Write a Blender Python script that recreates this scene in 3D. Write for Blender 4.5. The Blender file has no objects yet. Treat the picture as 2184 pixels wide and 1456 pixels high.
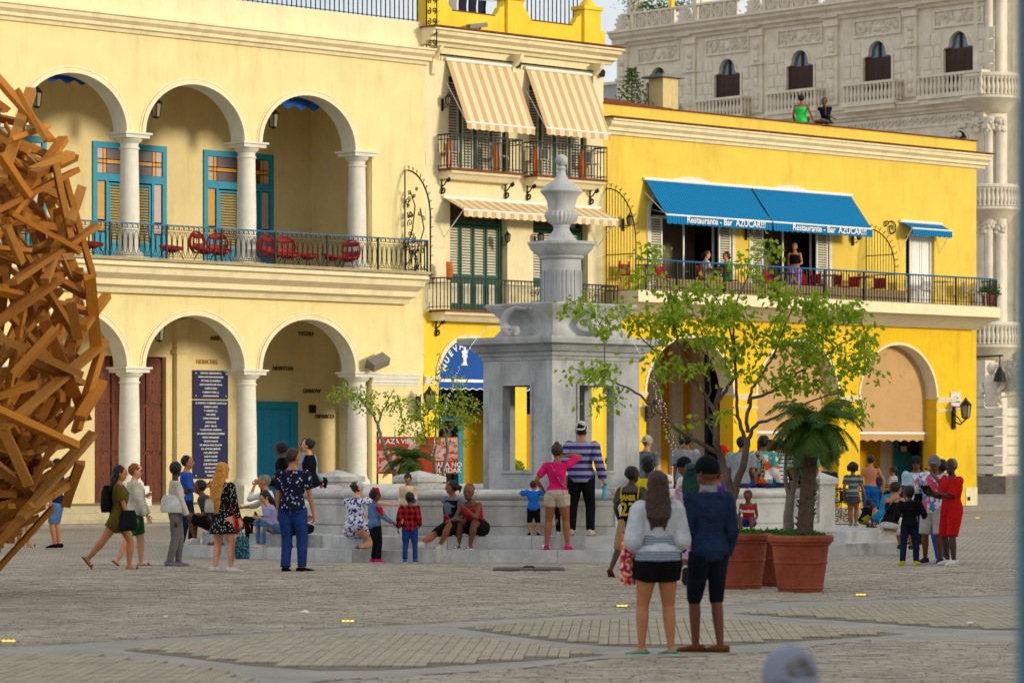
import bpy, math, random
from math import radians, sin, cos, pi, atan2, sqrt, hypot
from mathutils import Vector, Matrix, noise as mnoise
random.seed(7)
SC = bpy.context.scene
COL = SC.collection

# ------------------------------------------------------------------ camera, sky, sun
F, CX, YH, H = 7000.0, 1092.0, 966.0, 1.82      # focal length in photo pixels, centre column, horizon row, eye height
cam = bpy.data.cameras.new('camera')
camo = bpy.data.objects.new('camera', cam); COL.objects.link(camo)
camo.location = (0, 0, H); camo.rotation_euler = (radians(90), 0, 0)
cam.sensor_width = 36; cam.lens = F/2184*36
cam.shift_y = (YH-728)/2184
cam.clip_start = 0.5; cam.clip_end = 1500
cam.dof.use_dof = True; cam.dof.focus_distance = 58; cam.dof.aperture_fstop = 3.9
SC.camera = camo
SC.view_settings.view_transform = 'Standard'; SC.view_settings.look = 'None'
SC.view_settings.exposure = 0.48; SC.view_settings.gamma = 1.0
SC.view_settings.use_curve_mapping = False
SUN_EL = radians(11.0)
SUN_AZ = atan2(0.891, -0.454)
sundir = Vector((sin(SUN_AZ)*cos(SUN_EL), cos(SUN_AZ)*cos(SUN_EL), sin(SUN_EL)))
W = bpy.data.worlds.new('World'); SC.world = W; W.use_nodes = True
nt = W.node_tree; nt.nodes.clear()
wo = nt.nodes.new('ShaderNodeOutputWorld'); bg = nt.nodes.new('ShaderNodeBackground')
sky = nt.nodes.new('ShaderNodeTexSky'); sky.sky_type = 'NISHITA'; sky.sun_disc = False
sky.sun_elevation = SUN_EL; sky.sun_rotation = SUN_AZ; sky.altitude = 30; sky.air_density = 1.0; sky.dust_density = 1.5; sky.ozone_density = 2.0
tc = nt.nodes.new('ShaderNodeTexCoord'); nz = nt.nodes.new('ShaderNodeTexNoise'); nz.inputs['Scale'].default_value = 3.0; nz.inputs['Detail'].default_value = 6
cr = nt.nodes.new('ShaderNodeValToRGB'); cr.color_ramp.elements[0].position = 0.22; cr.color_ramp.elements[1].position = 0.52
mx = nt.nodes.new('ShaderNodeMixRGB'); mx.inputs[2].default_value = (4.35, 4.4, 4.5, 1)
nt.links.new(tc.outputs['Generated'], nz.inputs['Vector']); nt.links.new(nz.outputs[0], cr.inputs[0]); nt.links.new(cr.outputs[0], mx.inputs[0])
nt.links.new(sky.outputs[0], mx.inputs[1]); nt.links.new(mx.outputs[0], bg.inputs[0]); bg.inputs[1].default_value = 0.15
nt.links.new(bg.outputs[0], wo.inputs[0])
sl = bpy.data.lights.new('sun', 'SUN'); sl.energy = 1.9; sl.angle = radians(9.0); sl.color = (1.0, 0.89, 0.68)
so = bpy.data.objects.new('sun', sl); COL.objects.link(so); so.location = (60, -40, 40)
so.rotation_euler = sundir.to_track_quat('Z', 'Y').to_euler()

# ------------------------------------------------------------------ colour + materials
def lin(r, g, b):
    def f(c):
        c /= 255.0
        return c/12.92 if c <= 0.04045 else ((c+0.055)/1.055)**2.4
    return (f(r), f(g), f(b), 1.0)
MATS = {}
def mat(name, col, rough=0.7, var=0.12, scale=3.0, bump=0.0, bscale=40.0, metal=0.0, col2=None, stain=0.0, spec=0.3, stretch=None):
    if name in MATS: return MATS[name]
    m = bpy.data.materials.new(name); m.use_nodes = True; t = m.node_tree; b = t.nodes['Principled BSDF']
    b.inputs['Roughness'].default_value = rough; b.inputs['Metallic'].default_value = metal
    b.inputs['Specular IOR Level'].default_value = spec
    c = t.nodes.new('ShaderNodeTexCoord'); n = t.nodes.new('ShaderNodeTexNoise'); n.inputs['Scale'].default_value = scale; n.inputs['Detail'].default_value = 8; n.inputs['Roughness'].default_value = .65
    src = c.outputs['Object']
    if stretch:
        mp = t.nodes.new('ShaderNodeMapping'); mp.inputs['Scale'].default_value = stretch
        t.links.new(src, mp.inputs[0]); src = mp.outputs[0]
    t.links.new(src, n.inputs['Vector'])
    r = t.nodes.new('ShaderNodeValToRGB'); r.color_ramp.elements[0].position = .3; r.color_ramp.elements[1].position = .7
    c2 = col2 if col2 else tuple(x*(1-var*1.6) for x in col[:3])+(1,)
    c1 = tuple(min(1, x*(1+var*.5)) for x in col[:3])+(1,)
    r.color_ramp.elements[0].color = c2; r.color_ramp.elements[1].color = c1
    t.links.new(n.outputs[0], r.inputs[0]); out = r.outputs[0]
    if stain:
        n2 = t.nodes.new('ShaderNodeTexNoise'); n2.inputs['Scale'].default_value = .9; n2.inputs['Detail'].default_value = 9; n2.inputs['Roughness'].default_value = .7
        mp2 = t.nodes.new('ShaderNodeMapping'); mp2.inputs['Scale'].default_value = (2.4, 2.4, .5)
        t.links.new(c.outputs['Object'], mp2.inputs[0]); t.links.new(mp2.outputs[0], n2.inputs['Vector'])
        r2 = t.nodes.new('ShaderNodeValToRGB'); r2.color_ramp.elements[0].position = .5; r2.color_ramp.elements[1].position = .72
        x = t.nodes.new('ShaderNodeMixRGB'); x.blend_type = 'MULTIPLY'; x.inputs[2].default_value = (.42, .36, .28, 1)
        ml = t.nodes.new('ShaderNodeMath'); ml.operation = 'MULTIPLY'; ml.inputs[1].default_value = stain
        t.links.new(n2.outputs[0], r2.inputs[0]); t.links.new(r2.outputs[0], ml.inputs[0]); t.links.new(ml.outputs[0], x.inputs[0]); t.links.new(out, x.inputs[1]); out = x.outputs[0]
    t.links.new(out, b.inputs['Base Color'])
    if bump:
        n3 = t.nodes.new('ShaderNodeTexNoise'); n3.inputs['Scale'].default_value = bscale; n3.inputs['Detail'].default_value = 5
        bp = t.nodes.new('ShaderNodeBump'); bp.inputs['Strength'].default_value = bump; bp.inputs['Distance'].default_value = .02
        t.links.new(src, n3.inputs['Vector']); t.links.new(n3.outputs[0], bp.inputs['Height']); t.links.new(bp.outputs[0], b.inputs['Normal'])
    MATS[name] = m; return m
def rmat(name, cols, rough=.6, bump=.1, bscale=30):
    """each object (random info) gets one of a spread of colours, plus grain"""
    m = mat(name, cols[0], rough, .1, 6, bump, bscale, col2=tuple(x*.5 for x in cols[0][:3])+(1,) if 'beam' in name else None)
    t = m.node_tree; b = t.nodes['Principled BSDF']; old = b.inputs['Base Color'].links[0].from_socket
    oi = t.nodes.new('ShaderNodeObjectInfo'); r = t.nodes.new('ShaderNodeValToRGB')
    while len(r.color_ramp.elements) < len(cols): r.color_ramp.elements.new(.5)
    for i, cc in enumerate(cols):
        r.color_ramp.elements[i].position = i/max(1, len(cols)-1); r.color_ramp.elements[i].color = cc
    g = t.nodes.new('ShaderNodeMixRGB'); g.inputs[0].default_value = .6 if 'beam' in name else .7
    t.links.new(oi.outputs['Random'], r.inputs[0]); t.links.new(old, g.inputs[1]); t.links.new(r.outputs[0], g.inputs[2]); t.links.new(g.outputs[0], b.inputs['Base Color'])
    return m
def glow(name, col, s):
    if name in MATS: return MATS[name]
    m = bpy.data.materials.new(name); m.use_nodes = True; b = m.node_tree.nodes['Principled BSDF']
    b.inputs['Base Color'].default_value = col; b.inputs['Emission Color'].default_value = col; b.inputs['Emission Strength'].default_value = s
    MATS[name] = m; return m
def glassm(name, col, rough=.08):
    m = mat(name, col, rough, .1, 2); b = m.node_tree.nodes['Principled BSDF']; b.inputs['Specular IOR Level'].default_value = .9
    return m
# pattern materials: function on object coordinates
def pattern(name, kind, a, b_, scale=10.0, c_=None, width=.5, rough=.85):
    if name in MATS: return MATS[name]
    m = bpy.data.materials.new(name); m.use_nodes = True; t = m.node_tree; p = t.nodes['Principled BSDF']
    p.inputs['Roughness'].default_value = rough; p.inputs['Specular IOR Level'].default_value = .15
    c = t.nodes.new('ShaderNodeTexCoord'); L = t.links.new
    def M(op, x, y=None, v=None):
        n = t.nodes.new('ShaderNodeMath'); n.operation = op
        L(x, n.inputs[0]) if not isinstance(x, (int, float)) else None
        if y is not None: L(y, n.inputs[1])
        elif v is not None: n.inputs[1].default_value = v
        return n.outputs[0]
    sx = t.nodes.new('ShaderNodeSeparateXYZ'); L(c.outputs['Object'], sx.inputs[0])
    def band(o, sc, w):
        f = M('FRACT', M('MULTIPLY', o, v=sc)); return M('LESS_THAN', f, v=w)
    if kind == 'hstripe': fac = band(sx.outputs[2], scale, width)
    elif kind == 'xstripe': fac = band(sx.outputs[0], scale, width)
    elif kind == 'plaid':
        q = t.nodes.new('ShaderNodeMath'); q.operation = 'ADD'
        f1 = band(sx.outputs[2], scale, .5); ax = M('ADD', sx.outputs[0], sx.outputs[1]); f2 = band(ax, scale, .5)
        L(f1, q.inputs[0]); L(f2, q.inputs[1]); fac = M('MULTIPLY', q.outputs[0], v=.5)
    else:
        v = t.nodes.new('ShaderNodeTexVoronoi'); v.inputs['Scale'].default_value = scale; L(c.outputs['Object'], v.inputs['Vector'])
        fac = M('LESS_THAN', v.outputs['Distance'], v=width)
        if kind == 'floral':
            nn = t.nodes.new('ShaderNodeTexNoise'); nn.inputs['Scale'].default_value = scale*1.6; nn.inputs['Detail'].default_value = 3; L(c.outputs['Object'], nn.inputs['Vector'])
            fac = M('GREATER_THAN', nn.outputs[0], v=width)
    r = t.nodes.new('ShaderNodeMixRGB'); r.inputs[1].default_value = a; r.inputs[2].default_value = b_
    L(fac, r.inputs[0]); out = r.outputs[0]
    if c_:
        n2 = t.nodes.new('ShaderNodeTexNoise'); n2.inputs['Scale'].default_value = scale*.9
        mp = t.nodes.new('ShaderNodeMapping'); mp.inputs['Location'].default_value = (3, 7, 2); L(c.outputs['Object'], mp.inputs[0]); L(mp.outputs[0], n2.inputs['Vector'])
        f3 = M('GREATER_THAN', n2.outputs[0], v=.56); r2 = t.nodes.new('ShaderNodeMixRGB'); r2.inputs[2].default_value = c_
        L(f3, r2.inputs[0]); L(out, r2.inputs[1]); out = r2.outputs[0]
    L(out, p.inputs['Base Color']); MATS[name] = m; return m

# ------------------------------------------------------------------ mesh builder
class MB:
    def __init__(s): s.v = []; s.f = []; s.mi = []
    def add(s, vs, fs, mi=0):
        o = len(s.v); s.v += [tuple(v) for v in vs]; s.f += [tuple(i+o for i in f) for f in fs]; s.mi += [mi]*len(fs); return s
    def box(s, x0, x1, y0, y1, z0, z1, mi=0):
        return s.add([(x0,y0,z0),(x1,y0,z0),(x1,y1,z0),(x0,y1,z0),(x0,y0,z1),(x1,y0,z1),(x1,y1,z1),(x0,y1,z1)],
              [(0,3,2,1),(4,5,6,7),(0,1,5,4),(1,2,6,5),(2,3,7,6),(3,0,4,7)], mi)
    def beam(s, p0, p1, w, h, up=(0,0,1), mi=0):
        p0 = Vector(p0); p1 = Vector(p1); d = (p1-p0).normalized(); up = Vector(up)
        if abs(d.dot(up)) > .97: up = Vector((0,1,0)) if abs(d.y) < .9 else Vector((1,0,0))
        a = d.cross(up).normalized()*w/2; b = a.cross(d).normalized()*h/2
        vs = [p0-a-b, p0+a-b, p0+a+b, p0-a+b, p1-a-b, p1+a-b, p1+a+b, p1-a+b]
        return s.add(vs, [(0,1,2,3),(7,6,5,4),(0,4,5,1),(1,5,6,2),(2,6,7,3),(3,7,4,0)], mi)
    def loft(s, cs, rs, side=(1,0,0), n=10, cap=True, mi=0, closed=False):
        cs = [Vector(c) for c in cs]; side = Vector(side); vs = []; fs = []; m = len(cs)
        for i, c in enumerate(cs):
            d = (cs[(i+1) % m]-cs[i-1]) if closed else (cs[min(i+1, m-1)]-cs[max(i-1, 0)])
            if d.length < 1e-9: d = Vector((0,0,1))
            d.normalize(); a = side - d*side.dot(d)
            if a.length < 1e-3: a = Vector((0,1,0)) - d*d.y
            if a.length < 1e-3: a = Vector((0,0,1))
            a.normalize(); b = d.cross(a)
            r = rs[i] if not isinstance(rs, (int, float)) else rs
            ra, rb = (r, r) if isinstance(r, (int, float)) else r
            for k in range(n):
                t = 2*pi*k/n; vs.append(c+a*(ra*cos(t))+b*(rb*sin(t)))
            if not closed: side = a
        for i in range(m if closed else m-1):
            j = (i+1) % m
            for k in range(n):
                l = (k+1) % n; fs.append((i*n+k, i*n+l, j*n+l, j*n+k))
        if cap and not closed:
            fs.append(tuple(range(n-1, -1, -1))); fs.append(tuple((m-1)*n+k for k in range(n)))
        return s.add(vs, fs, mi)
    def tube(s, pts, r, n=6, mi=0, closed=False): return s.loft(pts, r, (0.31,0.52,0.79), n, True, mi, closed)
    def lathe(s, prof, cx=0, cy=0, n=24, mi=0, flute=0, fn=0):
        vs = []; fs = []; m = len(prof)
        for (r, z) in prof:
            for k in range(n):
                t = 2*pi*k/n; rr = r*(1+(flute*cos(fn*t) if fn else 0)); vs.append((cx+rr*cos(t), cy+rr*sin(t), z))
        for i in range(m-1):
            for k in range(n):
                l = (k+1) % n; fs.append((i*n+k, i*n+l, (i+1)*n+l, (i+1)*n+k))
        fs.append(tuple(range(n-1, -1, -1))); fs.append(tuple((m-1)*n+k for k in range(n)))
        return s.add(vs, fs, mi)
    def ball(s, c, r, nu=12, nv=8, mi=0, ax=None):
        c = Vector(c); r = (r, r, r) if isinstance(r, (int, float)) else r; vs = []; fs = []
        X, Y, Z = ax if ax else (Vector((1,0,0)), Vector((0,1,0)), Vector((0,0,1)))
        for j in range(1, nv):
            p = pi*j/nv
            for k in range(nu):
                t = 2*pi*k/nu; vs.append(c+X*(r[0]*sin(p)*cos(t))+Y*(r[1]*sin(p)*sin(t))+Z*(r[2]*cos(p)))
        top = len(vs); vs.append(c+Z*r[2]); vs.append(c-Z*r[2])
        for j in range(nv-2):
            for k in range(nu):
                l = (k+1) % nu; fs.append((j*nu+k, (j+1)*nu+k, (j+1)*nu+l, j*nu+l))
        for k in range(nu):
            l = (k+1) % nu; fs.append((top, k, l)); fs.append((top+1, (nv-2)*nu+l, (nv-2)*nu+k))
        return s.add(vs, fs, mi)
    def prism(s, poly, z0, z1, mi=0):
        n = len(poly); vs = [(x, y, z0) for x, y in poly]+[(x, y, z1) for x, y in poly]
        fs = [tuple(range(n-1, -1, -1)), tuple(range(n, 2*n))]+[(i, (i+1) % n, n+(i+1) % n, n+i) for i in range(n)]
        return s.add(vs, fs, mi)
    def xprism(s, poly, x0, x1, mi=0):       # poly in (y, z), extruded along x
        n = len(poly); vs = [(x0, y, z) for y, z in poly]+[(x1, y, z) for y, z in poly]
        fs = [tuple(range(n)), tuple(range(2*n-1, n-1, -1))]+[(i, n+i, n+(i+1) % n, (i+1) % n) for i in range(n)]
        return s.add(vs, fs, mi)
    def yprism(s, poly, y0, y1, mi=0):       # poly in (x, z), extruded along y
        n = len(poly); vs = [(x, y0, z) for x, z in poly]+[(x, y1, z) for x, z in poly]
        fs = [tuple(range(n-1, -1, -1)), tuple(range(n, 2*n))]+[(i, (i+1) % n, n+(i+1) % n, n+i) for i in range(n)]
        return s.add(vs, fs, mi)
    def mesh(s, name, mats, smooth=False):
        me = bpy.data.meshes.new(name); me.from_pydata(s.v, [], s.f)
        for m in (mats if isinstance(mats, (list, tuple)) else [mats]): me.materials.append(m)
        if any(s.mi): me.polygons.foreach_set('material_index', s.mi)
        if smooth:
            me.polygons.foreach_set('use_smooth', [True]*len(me.polygons)); me.set_sharp_from_angle(angle=radians(smooth if smooth is not True else 40))
        me.update(); return me
    def build(s, name, mats, parent=None, smooth=False, loc=None, rot=None, **kw):
        return put(name, s.mesh(name, mats, smooth), parent, loc, rot, **kw)
def put(name, me, parent=None, loc=None, rot=None, **kw):
    o = bpy.data.objects.new(name, me); COL.objects.link(o)
    if parent: o.parent = parent
    if loc is not None: o.location = loc
    if rot is not None: o.rotation_euler = rot
    for k, v in kw.items():
        if v is not None: o[k] = v
    return o
def thing(name, label, cat, loc=(0,0,0), rotz=0, group=None):
    o = bpy.data.objects.new(name, None); COL.objects.link(o); o.location = loc; o.rotation_euler = (0, 0, rotz); o.empty_display_size = .2
    o['label'] = label; o['category'] = cat
    if group: o['group'] = group
    return o
def kids(o): return [c for c in o.children]
def dup(root, loc, rotz=None, label=None, group=None):
    r = root.copy(); COL.objects.link(r); r.location = loc
    if rotz is not None: r.rotation_euler = (0, 0, rotz)
    if label: r['label'] = label
    if group: r['group'] = group
    for ch in root.children:
        c = ch.copy(); COL.objects.link(c); c.parent = r
        for g in ch.children:
            d = g.copy(); COL.objects.link(d); d.parent = c
    return r
def at(px, py, d): return Vector(((px-CX)/F*d, d, H+(YH-py)/F*d))
def gd(py, z=0): return (H-z)*F/(py-YH)      # distance of a point at height z seen at row py
class Frame:
    def __init__(s, ox, oy, ang): s.ox, s.oy, s.a = ox, oy, ang; s.c = cos(ang); s.n = sin(ang)
    def s(s, px, y=0):
        k = (px-CX)/F; return (k*(s.oy+s.c*y)-s.ox+s.n*y)/(s.c-k*s.n)
    def z(s, px, py, y=0):
        q = s.s(px, y); Y = s.oy+s.n*q+s.c*y; return H+(YH-py)/F*Y
    def w(s, x, y, z=0): return Vector((s.ox+s.c*x-s.n*y, s.oy+s.n*x+s.c*y, z))
FA = Frame(-9.95, 82.7, radians(43))
GB = Frame(21.3, 148.0, radians(-47))
PENDING = []   # objects whose remesh / font is turned into plain mesh at the end
def text(name, body, size, m, parent, loc, rot, extrude=.006, align='CENTER', font_scale_x=1.0, bold=0.0, **kw):
    cu = bpy.data.curves.new(name, 'FONT'); cu.body = body; cu.size = size; cu.extrude = extrude; cu.align_x = align; cu.align_y = 'CENTER'; cu.offset = bold; cu.resolution_u = 3
    cu.materials.append(m); o = bpy.data.objects.new(name+'_curve', cu); COL.objects.link(o)
    if parent: o.parent = parent
    o.location = loc; o.rotation_euler = rot; o.scale = (font_scale_x, 1, 1)
    PENDING.append(('text', o, name, kw)); return o
def ell(cx, hw, zs, rise, n=18):
    return [(cx-hw*cos(pi*i/n), zs+rise*sin(pi*i/n)) for i in range(n+1)]
def wall(mb, x0, x1, z0, z1, y0, y1, ops, mi=0):
    """wall in the x-z plane between y0 (front) and y1 (back). ops: list of (profile top points left to right, zbottom)"""
    cur = x0; ops = sorted(ops, key=lambda o: o[0][0][0])
    def solid(a, b):
        if b-a > 1e-4: mb.box(a, b, y0, y1, z0, z1, mi)
    for prof, zb in ops:
        a, b = prof[0][0], prof[-1][0]; solid(cur, a); cur = b
        n = len(prof); vs = []; fs = []
        for (x, z) in prof: vs += [(x, y0, z), (x, y1, z), (x, y0, z1), (x, y1, z1)]
        for i in range(n-1):
            p = i*4; q = p+4; fs += [(p, q, q+2, p+2), (q+1, p+1, p+3, q+3), (p+1, q+1, q, p), (p+2, q+2, q+3, p+3)]
        mb.add(vs, fs, mi)
        # the solid neighbours already close the jambs above the spring; nothing more needed
        if zb > z0+1e-4: mb.box(a, b, y0, y1, z0, zb, mi)
    solid(cur, x1)
def band(mb, prof_in, prof_out, y0, y1, mi=0):
    vs = []; fs = []; n = len(prof_in)
    for (a, b), (c, d) in zip(prof_in, prof_out): vs += [(a, y0, b), (c, y0, d), (a, y1, b), (c, y1, d)]
    for i in range(n-1):
        p = i*4; q = p+4; fs += [(p, q, q+1, p+1), (p+2, p+3, q+3, q+2), (p, p+2, q+2, q), (p+1, q+1, q+3, p+3)]
    fs += [(0, 1, 3, 2), ((n-1)*4, (n-1)*4+2, (n-1)*4+3, (n-1)*4+1)]
    mb.add(vs, fs, mi)
# ------------------------------------------------------------------ materials of the place
M_cream = mat('cream_stucco', lin(238,220,160), .85, .07, 1.2, .25, 30, stain=.27)
M_cream2 = mat('pale_cream_plaster', lin(236,222,178), .85, .07, 1.4, .2, 30, stain=.22)
M_inner = mat('portico_plaster', lin(232,213,160), .85, .06, 1.2, .15, 20, stain=.25)
M_white = mat('white_trim', lin(226,222,208), .7, .08, 3, .15, 40, stain=.25)
M_ivory = mat('ivory_trim', lin(240,226,186), .75, .08, 3, .15, 40, stain=.3)
M_yelu = mat('soft_yellow_stucco', lin(236,202,84), .85, .09, .9, .25, 25, stain=.3)
M_yel = mat('yellow_stucco', lin(238,196,34), .85, .09, .9, .25, 25, stain=.36)
M_yel2 = mat('lemon_stucco', lin(243,208,62), .85, .08, 1.1, .25, 25, stain=.2)
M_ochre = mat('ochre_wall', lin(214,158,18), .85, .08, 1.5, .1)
M_blue = mat('blue_paint', lin(30,150,184), .5, .1, 4, .05)
M_teal = mat('teal_paint', lin(34,156,206), .5, .1, 4, .05)
M_green = mat('green_paint', lin(28,84,62), .5, .12, 4, .05)
M_shut = mat('shutter_cream', lin(214,206,184), .6, .1, 5)
M_shutd = mat('louver_tan', lin(176,158,110), .6, .1, 5)
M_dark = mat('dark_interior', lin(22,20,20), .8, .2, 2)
M_iron = mat('black_iron', lin(26,27,26), .5, .25, 8, .1)
M_railb = mat('blue_rail', lin(28,98,142), .45, .1, 6)
M_glass = glassm('dark_glass', lin(30,36,44))
M_amber = glassm('amber_glass', lin(212,150,22), .25)
M_purple = glassm('purple_glass', lin(72,44,62), .3)
M_pink = glassm('pale_glass', lin(196,160,150), .3)
M_wood = mat('door_wood', lin(120,52,20), .55, .3, 3, .3, 12, col2=lin(62,22,10), stretch=(6,6,.6))
M_red = mat('red_wicker', lin(176,14,14), .5, .2, 6, .2)
M_terr = mat('roof_terracotta', lin(128,72,42), .9, .25, 5, .3)
M_slab = mat('worn_slab_edge', lin(176,158,122), .9, .2, 4, .3)
M_stone = mat('grey_stone', lin(226,216,196), .88, .13, 1.6, .35, 22, stain=.3)
M_stone2 = mat('carved_stone', lin(230,220,202), .88, .18, 6, .9, 14, stain=.2)
M_brown = mat('brown_shutter', lin(62,38,30), .6, .15, 4, .1)
M_beige = mat('beige_canvas', lin(196,158,108), .85, .07, 2)
M_awn = mat('azure_canvas', lin(8,118,172), .75, .08, 3)
M_awn2 = pattern('azure_canvas_ribbed', 'xstripe', lin(8,122,176), lin(4,84,140), 9, None, .38)
M_royal = mat('royal_canvas', lin(12,78,160), .75, .08, 3)
M_wht = mat('white_paint', lin(236,236,232), .6, .04, 4)
M_bulb = glow('warm_bulb', (1, .5, .12, 1), 6)
M_tan = pattern('tan_stripe_canvas', 'xstripe', lin(222,206,168), lin(198,168,124), 2.9, None, .5)
M_plq = mat('navy_plaque', lin(10,24,84), .6, .1, 3)
M_letter = mat('bronze_letter', lin(98,82,40), .6, .1, 9)
M_leafpot = mat('pot_clay', lin(178,86,52), .8, .15, 5, .2)

# ------------------------------------------------------------------ shared small builders
def column(parent, x, y, z0, ztop, r=.27, name='column'):
    h = ztop-z0
    m = MB(); m.box(x-.36, x+.36, y-.36, y+.36, z0, z0+.14)
    m.lathe([(.36, z0+.14), (.37, z0+.2), (.33, z0+.26), (r+.02, z0+.3), (r, z0+.4), (r*1.01, z0+h*.4), (r*.9, ztop-.42), (r*.9+.03, ztop-.41), (r*.9+.03, ztop-.37), (r*.9, ztop-.36), (r*.9, ztop-.27), (r+.06, ztop-.2), (r+.09, ztop-.14)], x, y, 24)
    m.box(x-.37, x+.37, y-.37, y+.37, ztop-.14, ztop-.05); m.box(x-.42, x+.42, y-.42, y+.42, ztop-.05, ztop)
    return m.build(name, M_white, parent, 45)
def cornice(parent, x0, x1, z0, z1, p, m, name='cornice', y=0):
    h = z1-z0; b = MB()
    pts = [(y, z0), (y-.18*p, z0), (y-.25*p, z0+.18*h), (y-.5*p, z0+.24*h), (y-.52*p, z0+.42*h), (y-.8*p, z0+.6*h), (y-.84*p, z0+.8*h), (y-p, z0+.84*h), (y-p, z1-.02), (y-.6*p, z1), (y, z1)]
    b.xprism(pts[::-1], x0, x1); return b.build(name, m, parent)
def shutter(parent, x0, x1, y, z0, z1, mf, ms, name='shutter', n=None):
    """leaf: frame as one part, the slats its sub-part"""
    f = MB(); w = .055; f.box(x0, x0+w, y, y+.045, z0, z1); f.box(x1-w, x1, y, y+.045, z0, z1); f.box(x0+w, x1-w, y, y+.045, z0, z0+w*1.6); f.box(x0+w, x1-w, y, y+.045, z1-w, z1)
    o = f.build(name, mf, parent); q = MB(); k = n or max(4, int((z1-z0-.14)/.075)); st = (z1-z0-.15)/k
    for i in range(k):
        z = z0+.09+i*st; q.add([(x0+w, y+.006, z), (x1-w, y+.006, z), (x1-w, y+.036, z+st*.72), (x0+w, y+.036, z+st*.72)], [(0, 1, 2, 3)])
        q.add([(x0+w, y+.006, z), (x1-w, y+.006, z), (x1-w, y+.004, z+.012), (x0+w, y+.004, z+.012)], [(0, 1, 2, 3)])
    q.box(x0+w, x1-w, y+.037, y+.042, z0+.08, z1-.06, 1)
    q.build('louver_slats', [ms, M_dark], o, kind='stuff'); return o
def bars(parent, name, p0, p1, z0, z1, sp, m, r=.009, rail=.03, mrail=None, child='baluster'):
    """plain straight railing: rails in one part, each baluster its own sub-part"""
    p0 = Vector(p0); p1 = Vector(p1); L = (p1-p0).length; a = atan2(p1.y-p0.y, p1.x-p0.x)
    b = MB(); b.box(0, L, -rail/2, rail/2, z1-rail*1.3, z1, 1); b.box(0, L, -.012, .012, z1-.16, z1-.14); b.box(0, L, -.012, .012, z0+.05, z0+.07)
    o = b.build(name, [m, mrail or m], parent, loc=(p0.x, p0.y, 0), rot=(0, 0, a))
    q = MB(); q.box(-r, r, -r, r, z0, z1-.02); q.ball((0, 0, z0+.3), .018, 5, 4); me = q.mesh(child, m); n = max(2, int(L/sp))
    for i in range(n+1): put(child, me, o, (i*L/n, 0, 0))
    return o
def scroll(pts_c, r0, turns, a0, sgn=1, n=22, r1=.02):
    """flat spiral in (a, b) coordinates"""
    out = []
    for i in range(n+1):
        t = i/n; a = a0+sgn*turns*2*pi*t; r = r0*(1-t)+r1*t; out.append((pts_c[0]+r*cos(a), pts_c[1]+r*sin(a)))
    return out
def bracket(parent, x, y, z, s=.4, name='bracket'):
    m = MB()
    for pl in (scroll((-.16*s, -.72*s), .26*s, 1.3, radians(60), -1), scroll((-.66*s, -.1*s), .18*s, 1.2, radians(200), -1)):
        m.tube([(x, y+a, z+b) for a, b in pl], .026, 5)
    m.tube([(x, y-.04*s, z-.5*s), (x, y-.3*s, z-.35*s), (x, y-.5*s, z-.15*s), (x, y-.62*s, z)], .02, 5)
    m.box(x-.02, x+.02, y-.02, y, z-1.0*s, z)
    return m.build(name, M_iron, parent)
def lantern_mesh(h=.5, lit=False):
    m = MB(); r = h*.26
    m.lathe([(r*.72, 0), (r*1.0, h*.62), (r*1.02, h*.62)], 0, 0, 6, 1)
    m.lathe([(r*1.28, h*.6), (r*.7, h*.78), (r*.35, h*.86), (r*.3, h*.92), (.01, h)], 0, 0, 6)
    m.lathe([(r*.2, -h*.1), (r*.75, -h*.02), (r*.76, 0)], 0, 0, 6)
    for k in range(6):
        t = k*pi/3; m.beam((r*.74*cos(t), r*.74*sin(t), 0), (r*1.04*cos(t), r*1.04*sin(t), h*.62), .02, .02)
    return m
M_lglass = glassm('lantern_glass', lin(150,140,110), .15)
def hanging_lantern(w, label, drop):
    t = thing('hanging_lantern', label, 'lantern', w, FA.a, 'lanterns hanging in the arches')
    lantern_mesh(.55).build('lamp_body', [M_iron, M_lglass], t, loc=(0, 0, -drop-.5))
    MB().tube([(0, 0, -drop+.04), (0, 0, 0)], .012, 5).build('chain', M_iron, t); return t
def wall_lamp(w, rz, label, lit=True, s=1.0, cat='wall lamp'):
    t = thing('wall_lamp', label, cat, w, rz)
    m = MB(); m.box(-.05*s, .05*s, -.03*s, 0, -.25*s, .2*s); m.tube([(0, -.02*s, -.1*s), (0, -.18*s, -.16*s), (0, -.32*s, -.06*s)], .016*s, 5)
    m.tube([(0, -.02*s, .05*s), (0, -.12*s, -.02*s), (0, -.22*s, -.13*s)], .012*s, 5); m.build('arm', M_iron, t)
    lantern_mesh(.4*s).build('lamp_body', [M_iron, M_lglass], t, loc=(0, -.32*s, -.02*s))
    if lit: MB().ball((0, -.32*s, .1*s), .075*s, 8, 6).build('bulb', M_bulb, t, True)
    return t
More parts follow.
